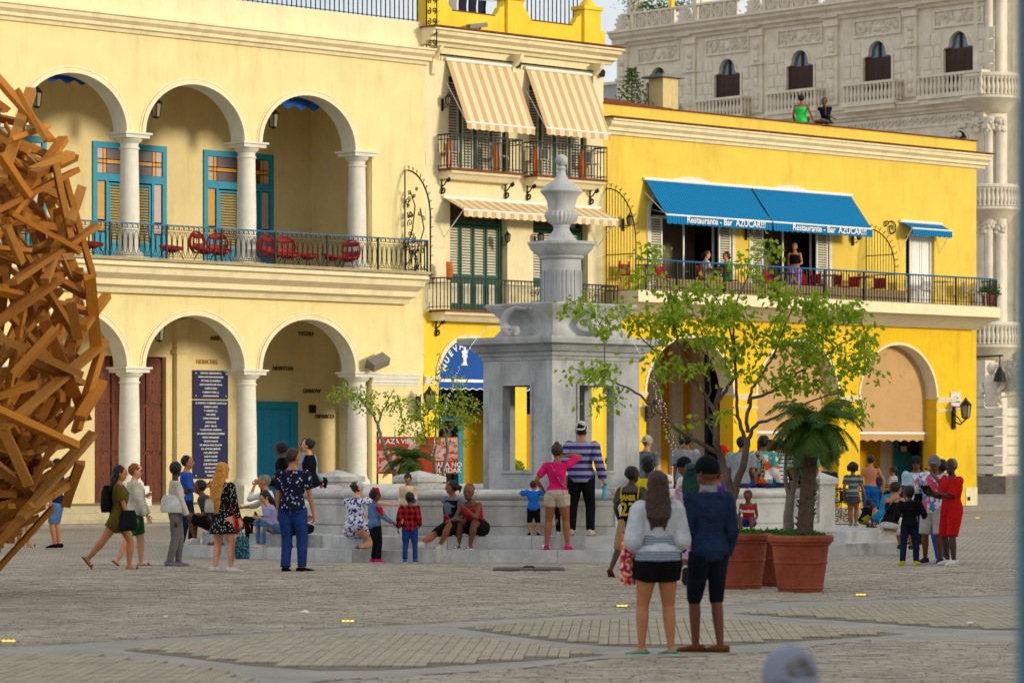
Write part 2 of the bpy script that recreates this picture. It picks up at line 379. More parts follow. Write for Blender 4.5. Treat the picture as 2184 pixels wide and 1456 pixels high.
def awning(w, rz, label, L, p, drop, mats, val=.22, arms=True, txt=None, group=None, wave=.24, roll=True):
    """sloping canvas from a wall roller (origin, running +x) to a front bar"""
    t = thing('awning', label, 'awning', w, rz, group)
    c = MB(); n = 14
    for i in range(n):
        a, b = L*i/n, L*(i+1)/n; sg = .0
        c.add([(a, -.04, 0), (b, -.04, 0), (b, -p, -drop), (a, -p, -drop), (a, -.04, -.015), (b, -.04, -.015), (b, -p, -drop-.015), (a, -p, -drop-.015)], [(0, 3, 2, 1), (4, 5, 6, 7)])
    c.build('canopy', mats, t)
    v = MB(); m = int(L/.05)
    def vz(x): return -drop-val+.035*abs(sin(pi*x/wave))*-1+.035
    for i in range(m):
        a, b = L*i/m, L*(i+1)/m
        v.add([(a, -p-.02, -drop), (b, -p-.02, -drop), (b, -p-.03, vz(b)), (a, -p-.03, vz(a)), (a, -p-.012, -drop), (b, -p-.012, -drop), (b, -p-.02, vz(b)), (a, -p-.02, vz(a))], [(0, 3, 2, 1), (4, 5, 6, 7)])
    v.build('valance', mats, t)
    b = MB(); b.tube([(0, -p-.01, -drop-.005), (L, -p-.01, -drop-.005)], .028, 6); b.build('front_bar', M_wht, t)
    if roll: MB().tube([(-.05, -.06, .02), (L+.05, -.06, .02)], .05, 8).build('roller', M_wht, t)
    if arms:
        for x in (.02, L-.02): MB().tube([(x, -.02, -drop*arms), (x, -p, -drop)], .014, 5).build('arm', M_wht, t)
    if txt:
        text('lettering', txt, .27, M_wht, t, (L*.56, -p-.04, -drop-.12), (radians(90), 0, 0), .004, bold=.004)
    return t

# ================================================================== LEFT ARCADED BUILDING
LB = thing('arcaded_building', 'cream two-storey building with white columns and open arches on both floors', 'building', (FA.ox, FA.oy, 0), FA.a)
XC = [-7.0, -3.2, .58, 4.36, 8.14]; mid = [(XC[i]+XC[i+1])/2 for i in range(4)]; HW = 1.6
zG, zU, zT = 4.0, 9.93, 12.55
def arc_floor(z0, z1, name):
    m = MB(); ops = [(ell(c, HW, z0, 1.36, 26), z0) for c in mid]
    wall(m, -9, 10.3, z0, z1, 0, .55, ops); o = m.build(name, M_cream, LB, 30)
    b = MB()
    for c in mid:
        band(b, ell(c, HW-.004, z0, 1.356, 26), ell(c, HW+.11, z0, 1.47, 26), -.035, .02)
        band(b, ell(c, HW+.13, z0, 1.49, 26), ell(c, HW+.17, z0, 1.53, 26), -.02, .02)
    b.build('arch_moulding', M_ivory, LB, 30)
    for c in mid:
        q = MB(); pr = ell(c, HW-.003, z0, 1.357, 26); vs = []; fs = []
        for (x, z) in pr: vs += [(x, .0, z), (x, .548, z)]
        for i in range(26): fs.append((i*2, i*2+1, i*2+3, i*2+2))
        q.add(vs, fs); q.build('arch_soffit', M_white, LB, 30)
arc_floor(zG, 5.98, 'lower_wall'); arc_floor(zU, 12.8, 'upper_wall')
MB().box(8.45, 10.28, 0, .5, .0, zG).build('end_pier', M_cream, LB)
MB().box(8.45, 10.3, 0, .5, 5.98, zU).build('end_pier', M_cream, LB)
cornice(LB, 8.42, 10.1, zG-.35, zG-.02, .1, M_white, 'impost')
for x in XC:
    column(LB, x, .27, .85, zG); MB().box(x-.4, x+.4, -.13, .67, .35, .85).build('pedestal', M_white, LB)
    column(LB, x, .27, 6.65, zU, .255)
cornice(LB, -9, 10.42, 12.42, 12.86, .42, M_ivory)
cornice(LB, -9, 9.62, 5.86, 6.62, 1.02, M_ivory, 'balcony_moulding')
MB().box(-9, 9.66, -1.08, 3.6, 6.62, 6.7).build('balcony_floor', M_slab, LB)
MB().box(-9, 9.62, .5, 3.6, 5.7, 5.8).build('portico_ceiling', M_white, LB)
MB().box(-9, 10.3, .5, 3.6, 11.75, 11.85).build('loggia_ceiling', M_inner, LB)
MB().box(-9, 10.3, .0, .3, 12.86, 13.58).build('parapet', M_cream2, LB)
MB().box(-9, 10.3, 0, 12, 12.7, 12.8).build('flat_roof', M_terr, LB)
m = MB(); wall(m, -9, 10.3, 6.7, 11.8, 3.6, 3.9, [([(x, 10.05), (x+2.42, 10.05)], 6.7) for x in (-5.55, -2.08, 1.82, 5.5)], 0); m.build('loggia_back_wall', M_inner, LB)
MB().box(9.3, 9.6, .5, 3.6, 6.7, 11.8).build('loggia_end_wall', M_inner, LB)
m = MB(); wall(m, -9, 12.2, .5, 5.75, 3.6, 3.9, [([(1.9, 4.4), (4.25, 4.4)], .5), ([(6.72, 3.25), (8.78, 3.25)], .5)], 0); m.build('portico_back_wall', M_inner, LB)
MB().box(4.5, 4.85, 3.45, 3.6, .5, 5.4).box(4.45, 4.9, 3.4, 3.6, 4.5, 4.62).box(4.45, 4.9, 3.4, 3.6, 5.25, 5.4).build('pilaster', M_inner, LB)
# party arch across the portico
m = MB(); wall(m, .5, 3.6, 3.7, 5.7, 0, .45, [(ell(2.05, 1.2, 3.7, 1.25), 3.7)]); o = m.build('cross_arch', M_white, LB, 30, loc=(10.75, 0, 0), rot=(0, 0, radians(90)))
MB().box(10.3, 10.8, .5, .88, .5, 3.7).build('cross_pier', M_white, LB); MB().box(10.3, 10.75, 3.22, 3.6, .5, 3.7).box(10.2, 10.85, 3.1, 3.6, 3.55, 3.7).build('cross_pier', M_white, LB)
MB().box(-9, 10.3, .0, 3.6, .0, .5).build('portico_floor', M_slab, LB)
M_step = mat('step_stone', lin(196,184,150), .85, .15, 3, .3, stain=.4)
for i in range(3):
    MB().box(-9, 8.1, -.35*(3-i), -.35*(2-i)+.001, 0, .165*(i+1)).build('step', M_step, LB)
MB().box(-9, 10.2, -1.6, -1.051, 0, .09).build('kerb', mat('kerb_stone', lin(150,146,138), .9, .15, 4, .3), LB)
# loggia doors with stained glass
def loggia_door(x0, open_leaf=False):
    x1 = x0+2.42; zt = 10.05; y = 3.55
    f = MB(); f.box(x0, x0+.14, y, y+.12, 6.7, zt); f.box(x1-.14, x1, y, y+.12, 6.7, zt); f.box(x0+.14, x1-.14, y, y+.12, zt-.16, zt); f.box(x0+.14, x1-.14, y, y+.12, 9.02, 9.22)
    f.box(x0+.42, x0+.5, y, y+.12, 6.7, 9.02); f.box(x1-.5, x1-.42, y, y+.12, 6.7, 9.02)
    o = f.build('door', M_blue, LB)
    g = MB(); zs = (9.22, 9.48, 9.6, zt-.16); xs = [x0+.14, x0+.34, x0+.46, x0+1.15, x0+1.27, x1-.46, x1-.34, x1-.14]
    for i in range(7):
        for j in range(3):
            amber = (i in (1, 3, 5)) or j == 1 and i in (0, 1, 6, 5) or j == 1
            g.box(xs[i]+.012, xs[i+1]-.012, y+.04, y+.07, zs[j]+.012, zs[j+1]-.012, 0 if amber else (1 if i in (2, 4) else 2))
    g.build('stained_glass', [M_amber, M_purple, M_pink], o)
    for a, b in ((x0+.16, x0+.4), (x1-.4, x1-.16)):
        MB().box(a, b, y+.05, y+.07, 7.7, 8.0-.04).box(a, b, y+.05, y+.07, 8.0, 9.0).build('side_light', M_amber if a < x0+1 else M_pink, o)
        MB().box(a, b, y+.04, y+.08, 6.7, 7.66).build('side_panel', M_blue, o)
    lw = (x1-x0-1.0)/2
    for k in range(2):
        a = x0+.5+k*lw
        if open_leaf and k == 0: a -= .0
        shutter(LB, a+.02, a+lw-.02, y+.03, 7.35, 8.98, M_blue, M_shutd, 'door_leaf', 20)
        MB().box(a+.02, a+lw-.02, y+.03, y+.07, 6.72, 7.34).build('door_panel', M_blue, LB)
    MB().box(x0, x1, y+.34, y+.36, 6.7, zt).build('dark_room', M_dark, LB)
for x in (-5.55, -2.08, 1.82, 5.5): loggia_door(x)
# ground floor doors
d = MB(); d.box(1.9, 4.25, 3.78, 3.84, .5, 4.4).build('wooden_door', M_wood, LB); D0 = LB.children[-1]
for i in range(4):
    for j in range(3):
        MB().box(1.98+i*.57, 2.48+i*.57, 3.74, 3.78, .62+j*1.26, 1.78+j*1.26).build('door_board', M_wood, D0)
q = MB()
for i in range(9):
    for j in range(14): q.ball((2.02+i*.27, 3.735, .75+j*.27), .022, 6, 4)
q.build('door_studs', mat('bronze_stud', lin(120,90,60), .4, .1, 5, metal=.6), D0, kind='stuff')
f = MB(); f.box(6.72, 6.95, 3.55, 3.7, .5, 3.25); f.box(8.55, 8.78, 3.55, 3.7, .5, 3.25); f.box(6.95, 8.55, 3.55, 3.7, 3.05, 3.25); D1 = f.build('blue_door', M_blue, LB)
for i in range(5): MB().box(6.96+i*.318, 6.96+i*.318+.306, 3.62, 3.66, .5, 3.05).build('door_board', M_teal, D1)
# balcony railing: ovals under a key pattern
def oval_rail(x0, x1, y):
    r = MB(); z0, z1 = 6.75, 7.56
    r.box(x0, x1, y-.02, y+.02, z1-.03, z1, 1); r.box(x0, x1, y-.01, y+.01, z1-.19, z1-.175); r.box(x0, x1, y-.01, y+.01, z0-.005, z0+.012)
    x = x0
    while x < x1-.1:
        for (a, b, c, dd) in ((0, .09, .14, .14), (.09, .09, .05, .14), (.03, .09, .05, .05), (.03, .03, .05, .1), (.12, .16, .05, .05), (.12, .12, .05, .14)): r.beam((x+a, y, z1-.18+c), (x+b, y, z1-.18+dd+.001), .014, .012)
        x += .16
    o = r.build('balcony_railing', [M_iron, M_railb], LB)
    v = MB(); v.loft([(.07*cos(2*pi*k/16), 0, .31+.29*sin(2*pi*k/16)) for k in range(16)], .0085, (0, 1, 0), 5, closed=True); v.tube([(.085, 0, 0), (.085, 0, .6)], .007, 4)
    me = v.mesh('oval_baluster', M_iron); x = x0+.1
    while x < x1-.05: put('oval_baluster', me, o, (x, y, z0+.01)); x += .17
    p = MB(); p.box(-.022, .022, -.022, .022, 0, .86); me = p.mesh('post', M_iron); x = x1
    while x > x0: put('post', me, o, (x, y, z0-.05)); x -= 1.75
oval_rail(-5.0, 9.55, -1.0)
r = bars(LB, 'side_railing', (9.55, -1.0, 0), (9.55, 0, 0), 6.72, 7.56, .12, M_iron, mrail=M_railb)
# roof railing
bars(LB, 'roof_railing', (3.0, .15, 0), (10.2, .15, 0), 13.58, 14.6, .16, M_iron, .012)
# scroll guard panels
def scroll_guard(fr, x, z0, h, dpt, label, spikes=True, root=None):
    t = thing('iron_guard', label, 'iron guard', fr.w(x, 0, z0), fr.a)
    m = MB(); base = h*.16
    edge = [(0, h*.98)]+[(-dpt*sin(a*pi/2/10), base+.45*h+ (h*.53)*cos(a*pi/2/10)) for a in range(11)]+[(-dpt, 0)]
    m.tube([(0, a, b) for a, b in edge], .024, 5); m.tube([(0, 0, 0), (0, 0, h*.98)], .024, 5); m.tube([(0, 0, 0), (0, -dpt, 0)], .024, 5); m.build('frame', M_iron, t)
    s = MB(); rnd = random.Random(int(x*10)+5)
    s.tube([(0, -.03, h*.12), (0, -dpt*.5, h*.28), (0, -dpt*.75, h*.5), (0, -dpt*.6, h*.72)], .018, 4)
    s.tube([(0, -.03, h*.3), (0, -dpt*.3, h*.5), (0, -dpt*.4, h*.75), (0, -dpt*.2, h*.92)], .018, 4)
    for i in range(30):
        zz = h*(.05+.9*rnd.random()); wd = dpt*(.95 if zz < h*.6 else .95*sqrt(max(0, 1-((zz-h*.5)/(h*.5))**2))); yy = -wd*rnd.random()*.85-.05; r0 = rnd.uniform(.05, .11)*dpt
        s.tube([(0, yy+a, zz+b) for a, b in scroll((0, 0), r0, 1.3, rnd.uniform(0, 6), rnd.choice((-1, 1)), 14, .01)], .015, 4)
    s.build('scrollwork', M_iron, t)
    if spikes:
        k = MB()
        for i in range(1, len(edge)):
            a, b = edge[i]
            for dz in (-.1, 0, .1) if i == len(edge)-1 else (0,):
                m2 = Vector((0, a, b+dz)); dr = Vector((0, a-.0, b-base-.4*h)).normalized()
                k.beam(m2, m2+dr*.13, .012, .012); k.beam(m2+dr*.06, m2+dr*.1+Vector((0, .05, .03)), .01, .01)
        for j in range(6): k.beam((0, -dpt, j*h*.1), (0, -dpt-.12, j*h*.1+.05), .012, .012)
        k.build('spikes', M_iron, t)
    return t
def bar_guard(fr, x, z0, h, dpt, label):
    t = thing('iron_guard', label, 'iron guard', fr.w(x, 0, z0), fr.a); m = MB(); n = 10
    edge = [(-dpt*sin(a*pi/2/10), h*.45+h*.53*cos(a*pi/2/10)) for a in range(11)]+[(-dpt, 0)]
    m.tube([(0, a, b) for a, b in edge], .02, 5); m.tube([(0, 0, 0), (0, 0, h)], .02, 5)
    for q_ in (0, .36, .62): m.tube([(0, 0, h*q_), (0, -dpt*(1 if q_ < .5 else .93), h*q_)], .016, 4)
    m.build('frame', M_iron, t)
    b = MB()
    for i in range(1, n):
        f = i/n; top = h*.45+h*.53*cos(math.asin(f)); b.tube([(0, -dpt*f, 0), (0, -dpt*f, top)], .01, 4)
    b.build('bars', M_iron, t); k = MB()
    for i in range(11):
        a, c = edge[i]; m2 = Vector((0, a, c)); dr = Vector((0, a, c-h*.4)).normalized()
        k.beam(m2, m2+dr*.16, .012, .012); k.beam(m2+dr*.08, m2+dr*.08+Vector((0, .08, .06)), .01, .01); k.beam(m2+dr*.08, m2+dr*.08+Vector((0, -.08, .06)), .01, .01)
    k.build('spikes', M_iron, t); return t
scroll_guard(FA, 9.62, 6.6, 2.55, 1.05, 'black wrought iron scroll guard with spikes at the end of the cream loggia balcony')
t = thing('iron_guard', 'tall narrow scrolled iron guard on the roof edge beside the yellow parapet', 'iron guard', FA.w(10.32, -.1, 12.85), FA.a)
m = MB(); m.tube([(0, 0, 0), (0, 0, 2.6)], .018, 5); m.tube([(0, -.42, 0), (0, -.42, 2.6)], .018, 5)
for i in range(8): m.tube([(0, -.42*(.5-.5*sgn*1), 0) for sgn in (0,)]+[(0, -.42, 0)], .012, 4)
m.build('frame', M_iron, t); s_ = MB()
for i in range(9):
    for sg in (-1, 1):
        s_.tube([(0, -.21+sg*.1+a*.9, .15+i*.29+b) for a, b in scroll((0, 0), .1, 1.4, pi/2*sg, sg, 14, .01)], .017, 4)
    s_.beam((0, -.42, .1+i*.29), (0, -.54, .14+i*.29), .01, .01)
s_.build('scrollwork', M_iron, t)
# hanging lanterns
hanging_lantern(FA.w(FA.s(78, 1.2), 1.2, 11.75), 'black lantern hanging in the leftmost upper arch above the wooden beams', .72)
hanging_lantern(FA.w(FA.s(333, 1.2), 1.2, 11.75), 'black lantern hanging in the middle upper arch', .72)
hanging_lantern(FA.w(FA.s(583, 1.2), 1.2, 11.75), 'black lantern half hidden in the upper arch nearest the striped awnings', .72)
hanging_lantern(FA.w(FA.s(340, 1.2), 1.2, 5.7), 'black lantern hanging in the ground floor arch with the navy plaques', .45)
# blue rolled blind seen at the top of two upper arches
for px, lb in ((435-290, 'slim blue scalloped blind rolled up in the leftmost upper arch'), (676, 'blue scalloped blind rolled up in the upper arch nearest the striped awnings')):
    c = mid[2] if px < 400 else mid[3]
    if px < 400: c = mid[1]
    t = thing('rolled_blind', lb, 'blind', FA.w(c-.9, .62, 11.44 if px < 400 else 11.32), FA.a); v = MB(); n = 60
    for i in range(n):
        a, b = 1.8*i/n, 1.8*(i+1)/n; f = lambda x: -.3+.05*cos(x*2*pi/.45)
        v.add([(a, 0, 0), (b, 0, 0), (b, 0, f(b)), (a, 0, f(a)), (a, .02, 0), (b, .02, 0), (b, .02, f(b)), (a, .02, f(a))], [(0, 3, 2, 1), (4, 5, 6, 7), (3, 7, 6, 2)])
    v.build('fabric', M_royal, t); MB().tube([(-.05, .02, .03), (1.85, .02, .03)], .05, 8).build('roller', M_wht, t)
# plaques
def plaque(pxa, pya, pxb, pyb, lines, label):
    x0, x1 = FA.s(pxa, 3.58), FA.s(pxb, 3.58); z1, z0 = FA.z(pxa, pya, 3.58), FA.z(pxa, pyb, 3.58)
    t = thing('wall_plaque', label, 'plaque', FA.w(x0, 3.58, z0), FA.a)
    MB().box(0, x1-x0, -.03, 0, 0, z1-z0).build('panel', M_plq, t); n = len(lines)
    for i, l in enumerate(lines): text('lettering', l, .062, M_wht, t, ((x1-x0)/2, -.034, (z1-z0)*(1-(i+.75)/(n+.5))), (radians(90), 0, 0), .002, bold=.0015)
    b = MB()
    for x in (.08, (x1-x0)/2, x1-x0-.08):
        for z in (.08, z1-z0-.08): b.ball((x, -.035, z), .022, 6, 4)
    b.build('screws', M_wht, t)
plaque(411, 789, 485, 850, ['CENTRAL ASTRONOMICA', 'MARIA ANTONIA RODRIGUEZ', 'ANTONIO DE BARREDO', 'JOSE CLEMENTE DEL VALLE', 'ALBERTO DIAZ', 'P. BENITO VINES S. J.', 'RODRIGO MARTIN'], 'small navy plaque of white names, the upper of two')
plaque(411, 853, 485, 1020, ['P. MARIANO GUTIERREZ LANZA S. J.', 'ROBERTO ORTIZ', 'P. LORENZO S. J.', 'LUIS LOPEZ', 'TOMAS GONZALEZ', 'LUIS MUNOZ', 'JOSE T. MILLAS', 'P. JOSE RAFAEL GOBERNA', 'DR. MARIO RODRIGUEZ RAMIREZ', 'PEDRO FERNANDEZ', 'VICENTE GARCIA', 'DR. MIGUEL RUIZ DE LEON', 'DR. ANTONIO JIMENEZ', 'LUIS LARRAGOITI', 'JOSE M. VALDES', 'ROBERTO DIAZ', 'JOSE FERNANDEZ', 'RAFAEL LOPEZ', 'DR. GERARDO', 'ERNESTO'], 'tall navy plaque of white names, the lower of two')
for s_, px, py, c in (('ARISTARCO', 475, 722, M_letter), ('HERSCHEL', 442, 772, mat('gold_letter', lin(190,140,40), .5)), ('TYCHO', 652, 712, M_letter), ('NEWTON', 603, 786, M_letter), ('GAMOW', 665, 834, M_letter), ('HIPARCO', 692, 888, M_letter)):
    text('wall_lettering', s_, .16, c, LB, (FA.s(px, 3.59), 3.585, FA.z(px, py, 3.59)), (radians(90), 0, 0), .012, bold=.003)
# flood light, intercom, small wall box
t = thing('flood_light', 'grey floodlight box tilted above the impost at the end of the cream arcade', 'floodlight', FA.w(FA.s(806, -.3), -.3, FA.z(806, 772, -.3)), FA.a)
MB().box(-.3, .3, -.16, .16, -.12, .12).build('housing', mat('grey_metal', lin(128,124,116), .5, .1, 6), t, rot=(radians(35), radians(-20), 0))
MB().tube([(0, .05, 0), (-.2, .3, -.15)], .02, 5).build('bracket', M_iron, t)
t = thing('wall_camera', 'small dark camera box on the portico wall beside the blue door', 'camera', FA.w(FA.s(669, 3.5), 3.5, FA.z(669, 872, 3.5)), FA.a)
MB().box(-.09, .09, 0, .1, -.11, .11).ball((-.05, -.04, 0), .06, 8, 6).build('housing', M_iron, t)
t = thing('intercom', 'small pale square intercom panel beside the navy plaques', 'intercom', FA.w(FA.s(379, 3.55), 3.58, FA.z(379, 970, 3.55)), FA.a)
MB().box(-.12, .12, -.03, 0, -.12, .12).box(-.06, .06, -.04, -.03, -.06, .06, 1).build('panel', [M_white, M_iron], t)

# ================================================================== MIDDLE BUILDING
MBd = thing('narrow_building', 'narrow three-storey building with striped awnings, iron balconies and a lemon yellow parapet', 'building', (FA.ox, FA.oy, 0), FA.a)
m = MB(); wall(m, 10.3, 17.2, .0, 5.7, 0.002, .5, [(ell(11.98, 1.13, 3.87, 1.12), .12), (ell(15.3, 1.13, 3.87, 1.12), .12)]); m.build('lower_wall', M_yel2, MBd, 30)
b = MB()
for c in (11.98, 15.3): band(b, ell(c, 1.126, 3.87, 1.116), ell(c, 1.25, 3.87, 1.24), -.04, .02)
b.build('arch_moulding', M_ivory, MBd, 30)
for a, c in ((10.32, 10.85), (13.11, 14.17), (16.43, 17.2)): cornice(MBd, a, c, 3.68, 3.92, .1, M_ivory, 'impost')
m = MB(); wall(m, 10.3, 17.2, 5.7, 9.2, 0, .5, [([(x-1.08, 9.0)]+[(x-1.08*cos(pi*i/10), 8.55+.42*sin(pi*i/10)) for i in range(1, 10)]+[(x+1.08, 9.0)] if False else [(x-1.08, 8.9), (x+1.08, 8.9)], 5.75) for x in (12.35, 15.5)]); m.build('middle_wall', M_cream2, MBd)
m = MB(); wall(m, 10.3, 17.2, 9.2, 13.0, 0, .5, [([(x-1.13, 12.2), (x+1.13, 12.2)], 9.65) for x in (12.35, 15.4)]); m.build('upper_wall', M_cream2, MBd)
# shallow ashlar blocks on the middle storeys
blk = MB().box(0, .72, -.012, .02, 0, .36).mesh('ashlar_block', M_cream2)
for j in range(12):
    z = 5.95+j*.375
    x = 10.36+(.37 if j % 2 else 0)
    while x < 16.4:
        if not any(c-1.95 < x < c+1.25 for c in ((12.35, 15.5) if z < 8.95 else (12.35, 15.4))) and not 8.75 < z < 9.0: put('ashlar_block', blk, MBd, (x, 0, z))
        x += .74
cornice(MBd, 10.2, 17.45, 12.98, 13.42, .62, M_ivory)
MB().box(10.15, 17.5, -.66, .2, 13.42, 13.46).build('cornice_tiles', M_terr, MBd)
for x in (10.6, 13.6, 16.75):
    MB().xprism([(0, 12.95), (-.45, 12.95), (-.38, 12.8), (-.12, 12.6), (-.08, 12.2), (0, 12.15)], x-.06, x+.06).build('console', M_ivory, MBd)
    b = MB()
    for k in range(3): b.box(x+.12+k*.09, x+.17+k*.09, -.05, 0, 12.6, 12.85)
    b.build('triglyph', M_ivory, MBd)
# parapet with scalloped sides between piers
pil = [(10.35, 10.95), (13.35, 13.95), (16.35, 17.0)]
m = MB()
for a, c in pil: MB().box(a, c, -.1, .35, 13.46, 14.55).build('parapet_pier', M_yel2, MBd)
pass
def scal(x0, x1):
    p = [(x0, 14.6), (x0+.12, 14.35), (x0+.2, 14.3), (x0+.3, 14.12), (x0+.45, 14.0), (x1-.45, 14.0), (x1-.3, 14.08), (x1-.2, 14.26), (x1-.08, 14.3), (x1, 14.5)]
    mm = MB(); wall(mm, x0, x1, 13.46, 13.461, 0, .22, []); q = MB()
    for i in range(len(p)-1):
        (a, b_), (c, d_) = p[i], p[i+1]; q.add([(a, 0, 13.46), (c, 0, 13.46), (c, 0, d_), (a, 0, b_), (a, .22, 13.46), (c, .22, 13.46), (c, .22, d_), (a, .22, b_)], [(0, 1, 2, 3), (5, 4, 7, 6), (3, 2, 6, 7)])
    q.build('parapet', M_yel2, MBd); MB().box(x0+.4, x1-.4, -.02, .24, 14.0, 14.03).build('coping', M_terr, MBd)
scal(10.95, 13.35); scal(13.95, 16.35)
m = MB()
for a, c in pil[1:]:
    m = MB(); x = (a+c)/2; m.box(a-.06, c+.06, -.16, .4, 14.5, 14.6); m.lathe([(.26, 14.6), (.2, 14.72), (.12, 14.8), (.1, 14.86), (.19, 14.95), (.16, 15.05), (.03, 15.1)], x, .12, 12)
    m.build('pier_cap', M_yel2, MBd, 40)
m = MB(); m.box(17.0, 17.25, -.02, .3, 13.46, 13.95); m.build('parapet_end', M_yel2, MBd)
# doors / shutters
def green_door(x, hw, z0, z1, arch=True, y=.22):
    f = MB(); f.box(x-hw, x-hw+.1, y, y+.1, z0, z1); f.box(x+hw-.1, x+hw, y, y+.1, z0, z1); f.box(x-hw+.1, x+hw-.1, y, y+.1, z1-.08, z1)
    zt = z1-.62 if arch else z1
    if arch: f.box(x-hw+.1, x+hw-.1, y, y+.1, zt-.1, zt)
    o = f.build('door_frame', M_green, MBd)
    if arch:
        MB().box(x-hw+.1, x+hw-.1, y+.05, y+.06, zt, z1-.08).build('fanlight', M_glass, o)
        b = MB(); b.ball((x, y+.03, zt+.02), (.12, .02, .1), 10, 6)
        for k in range(7): a = pi*(k+.5)/7; b.beam((x, y+.035, zt), (x+.95*hw*cos(a), y+.035, zt+.52*sin(a)), .03, .02)
        b.build('fan_ribs', M_wood, o)
    lw = (2*hw-.2)/4
    for k in range(4):
        a = x-hw+.1+k*lw; shutter(MBd, a+.015, a+lw-.015, y+.03, z0+.95, zt-.12, M_green, M_shut, 'door_leaf')
        l = MB(); l.box(a+.015, a+lw-.015, y+.03, y+.07, z0, z0+.94); l.build('door_panel', M_green, MBd)
        MB().box(a+.12, a+lw-.12, y+.02, y+.03, z0+.22, z0+.78).build('panel_inset', M_shut, MBd)
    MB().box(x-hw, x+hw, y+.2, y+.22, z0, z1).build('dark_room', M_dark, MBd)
for x in (12.35, 15.5): green_door(x, 1.06, 5.75, 8.88)
def top_shutters(x, hw, z0, z1):
    y = .15; f = MB(); f.box(x-hw, x+hw, y+.05, y+.12, z1-.08, z1); f.box(x-hw, x-hw+.05, y, y+.12, z0, z1); f.box(x+hw-.05, x+hw, y, y+.12, z0, z1); o = f.build('window_frame', M_green, MBd)
    ws = [(-hw+.06, -hw+.5), (-hw+.62, -.08), (.06, .54), (.62, hw-.1)]
    for a, b in ws: shutter(MBd, x+a, x+b, y, z0+.05, z1-.12, M_shut, M_shut, 'shutter')
    for a in (-hw+.5, -.06, .54): MB().box(x+a, x+a+.09, y-.01, y+.06, z0, z1-.1).build('shutter_post', M_green, MBd)
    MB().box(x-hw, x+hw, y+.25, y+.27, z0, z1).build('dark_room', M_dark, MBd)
for x in (12.35, 15.4): top_shutters(x, 1.12, 9.66, 12.18)
# balconies
def iron_balcony(x0, x1, p, zs, zr, slab_h=.28, br=(0, 1), curved=True):
    b = MB(); b.xprism([(0, zs-slab_h), (-p*.55, zs-slab_h), (-p*.75, zs-slab_h*.6), (-p*.95, zs-slab_h*.45), (-p, zs-.06), (0, zs-.06)][::-1], x0+.05, x1-.05); b.build('balcony_slab', M_ivory, MBd)
    MB().box(x0, x1, -p-.04, 0, zs-.06, zs).build('slab_tiles', M_terr, MBd)
    bars(MBd, 'railing', (x0, -p, 0), (x1, -p, 0), zs+.02, zr, .125, M_iron); bars(MBd, 'railing', (x0, 0, 0), (x0, -p, 0), zs+.02, zr, .125, M_iron); bars(MBd, 'railing', (x1, -p, 0), (x1, 0, 0), zs+.02, zr, .125, M_iron)
    q = MB(); n = int((x1-x0)/.18)
    for i in range(n):
        x = x0+.09+i*(x1-x0)/n; q.tube([(x+a, -p, zr-.09+b_) for a, b_ in scroll((0, 0), .05, 1.1, 0, 1, 9, .01)], .007, 4)
    q.build('rail_scrolls', M_iron, MBd)
    for f in br: bracket(MBd, x0+.12+f*(x1-x0-.3), -.01, zs-slab_h, .42)
iron_balcony(10.83, 13.52, .52, 9.62, 10.56); iron_balcony(14.06, 16.83, .52, 9.62, 10.56)
iron_balcony(10.5, 17.15, .62, 5.74, 6.62, .3, (.02,))
s_ = MB()
for i in range(2):
    for sg in (-1, 1):
        for z in (6.0, 6.3): s_.tube([(13.9+i*2.3+sg*.1+a, -.63, z+b) for a, b in scroll((0, 0), .11, 1.5, 0, sg, 16, .01)], .012, 4)
s_.build('rail_ornament', M_iron, MBd, kind='stuff')
# striped awnings
awning(FA.w(11.1, 0, 12.62), FA.a, 'steep tan striped awning over the upper left window of the narrow building', 2.56, .86, 1.76, M_tan, .2, .35)
awning(FA.w(14.1, 0, 12.62), FA.a, 'steep tan striped awning over the upper right window, above the fountain urn', 2.52, .86, 1.72, M_tan, .2, .35)
awning(FA.w(11.02, 0, 8.83), FA.a, 'long shallow tan striped awning over the green doors, behind the stone urn', 5.95, .82, .36, M_tan, .2, 3.0)
m = MB(); m.tube([(10.5, -.1, 13.0-.25), (17.1, -.1, 12.75)], .022, 6)
m.build('canopy_rod', M_iron, MBd)
for x in (13.7, 17.0):
    q = MB()
    for k in range(5): q.tube([(x+a, -.15, 12.72+b) for a, b in scroll((0, 0), .13, .9, k*1.3, 1, 10, .02)], .015, 4)
    q.build('rod_scroll', M_iron, MBd)
wall_lamp(FA.w(10.98, 0, FA.z(940, 222)), FA.a, 'small dark lamp on the wall left of the upper striped awning', False, .75)
wall_lamp(FA.w(FA.s(1070, 0), 0, FA.z(1070, 515)), FA.a, 'small black lantern on the pale wall right of the green doors', False, .75)
wall_lamp(FA.w(FA.s(1140, 0), 0, FA.z(1140, 515)), FA.a, 'small black lantern beside the stone urn, below the long striped awning', False, .75)
t = thing('security_camera', 'grey tube camera bracketed to the yellow parapet', 'camera', FA.w(FA.s(1012, -.1), -.02, FA.z(1012, 56, -.1)), FA.a); MB().box(-.32, .34, -.26, -.1, -.06, .06).build('housing', mat('grey_metal', lin(128,124,116)), t, rot=(0, radians(-9), 0)); MB().tube([(.2, -.15, 0), (.2, -.02, -.12)], .02, 5).build('bracket', M_iron, t)
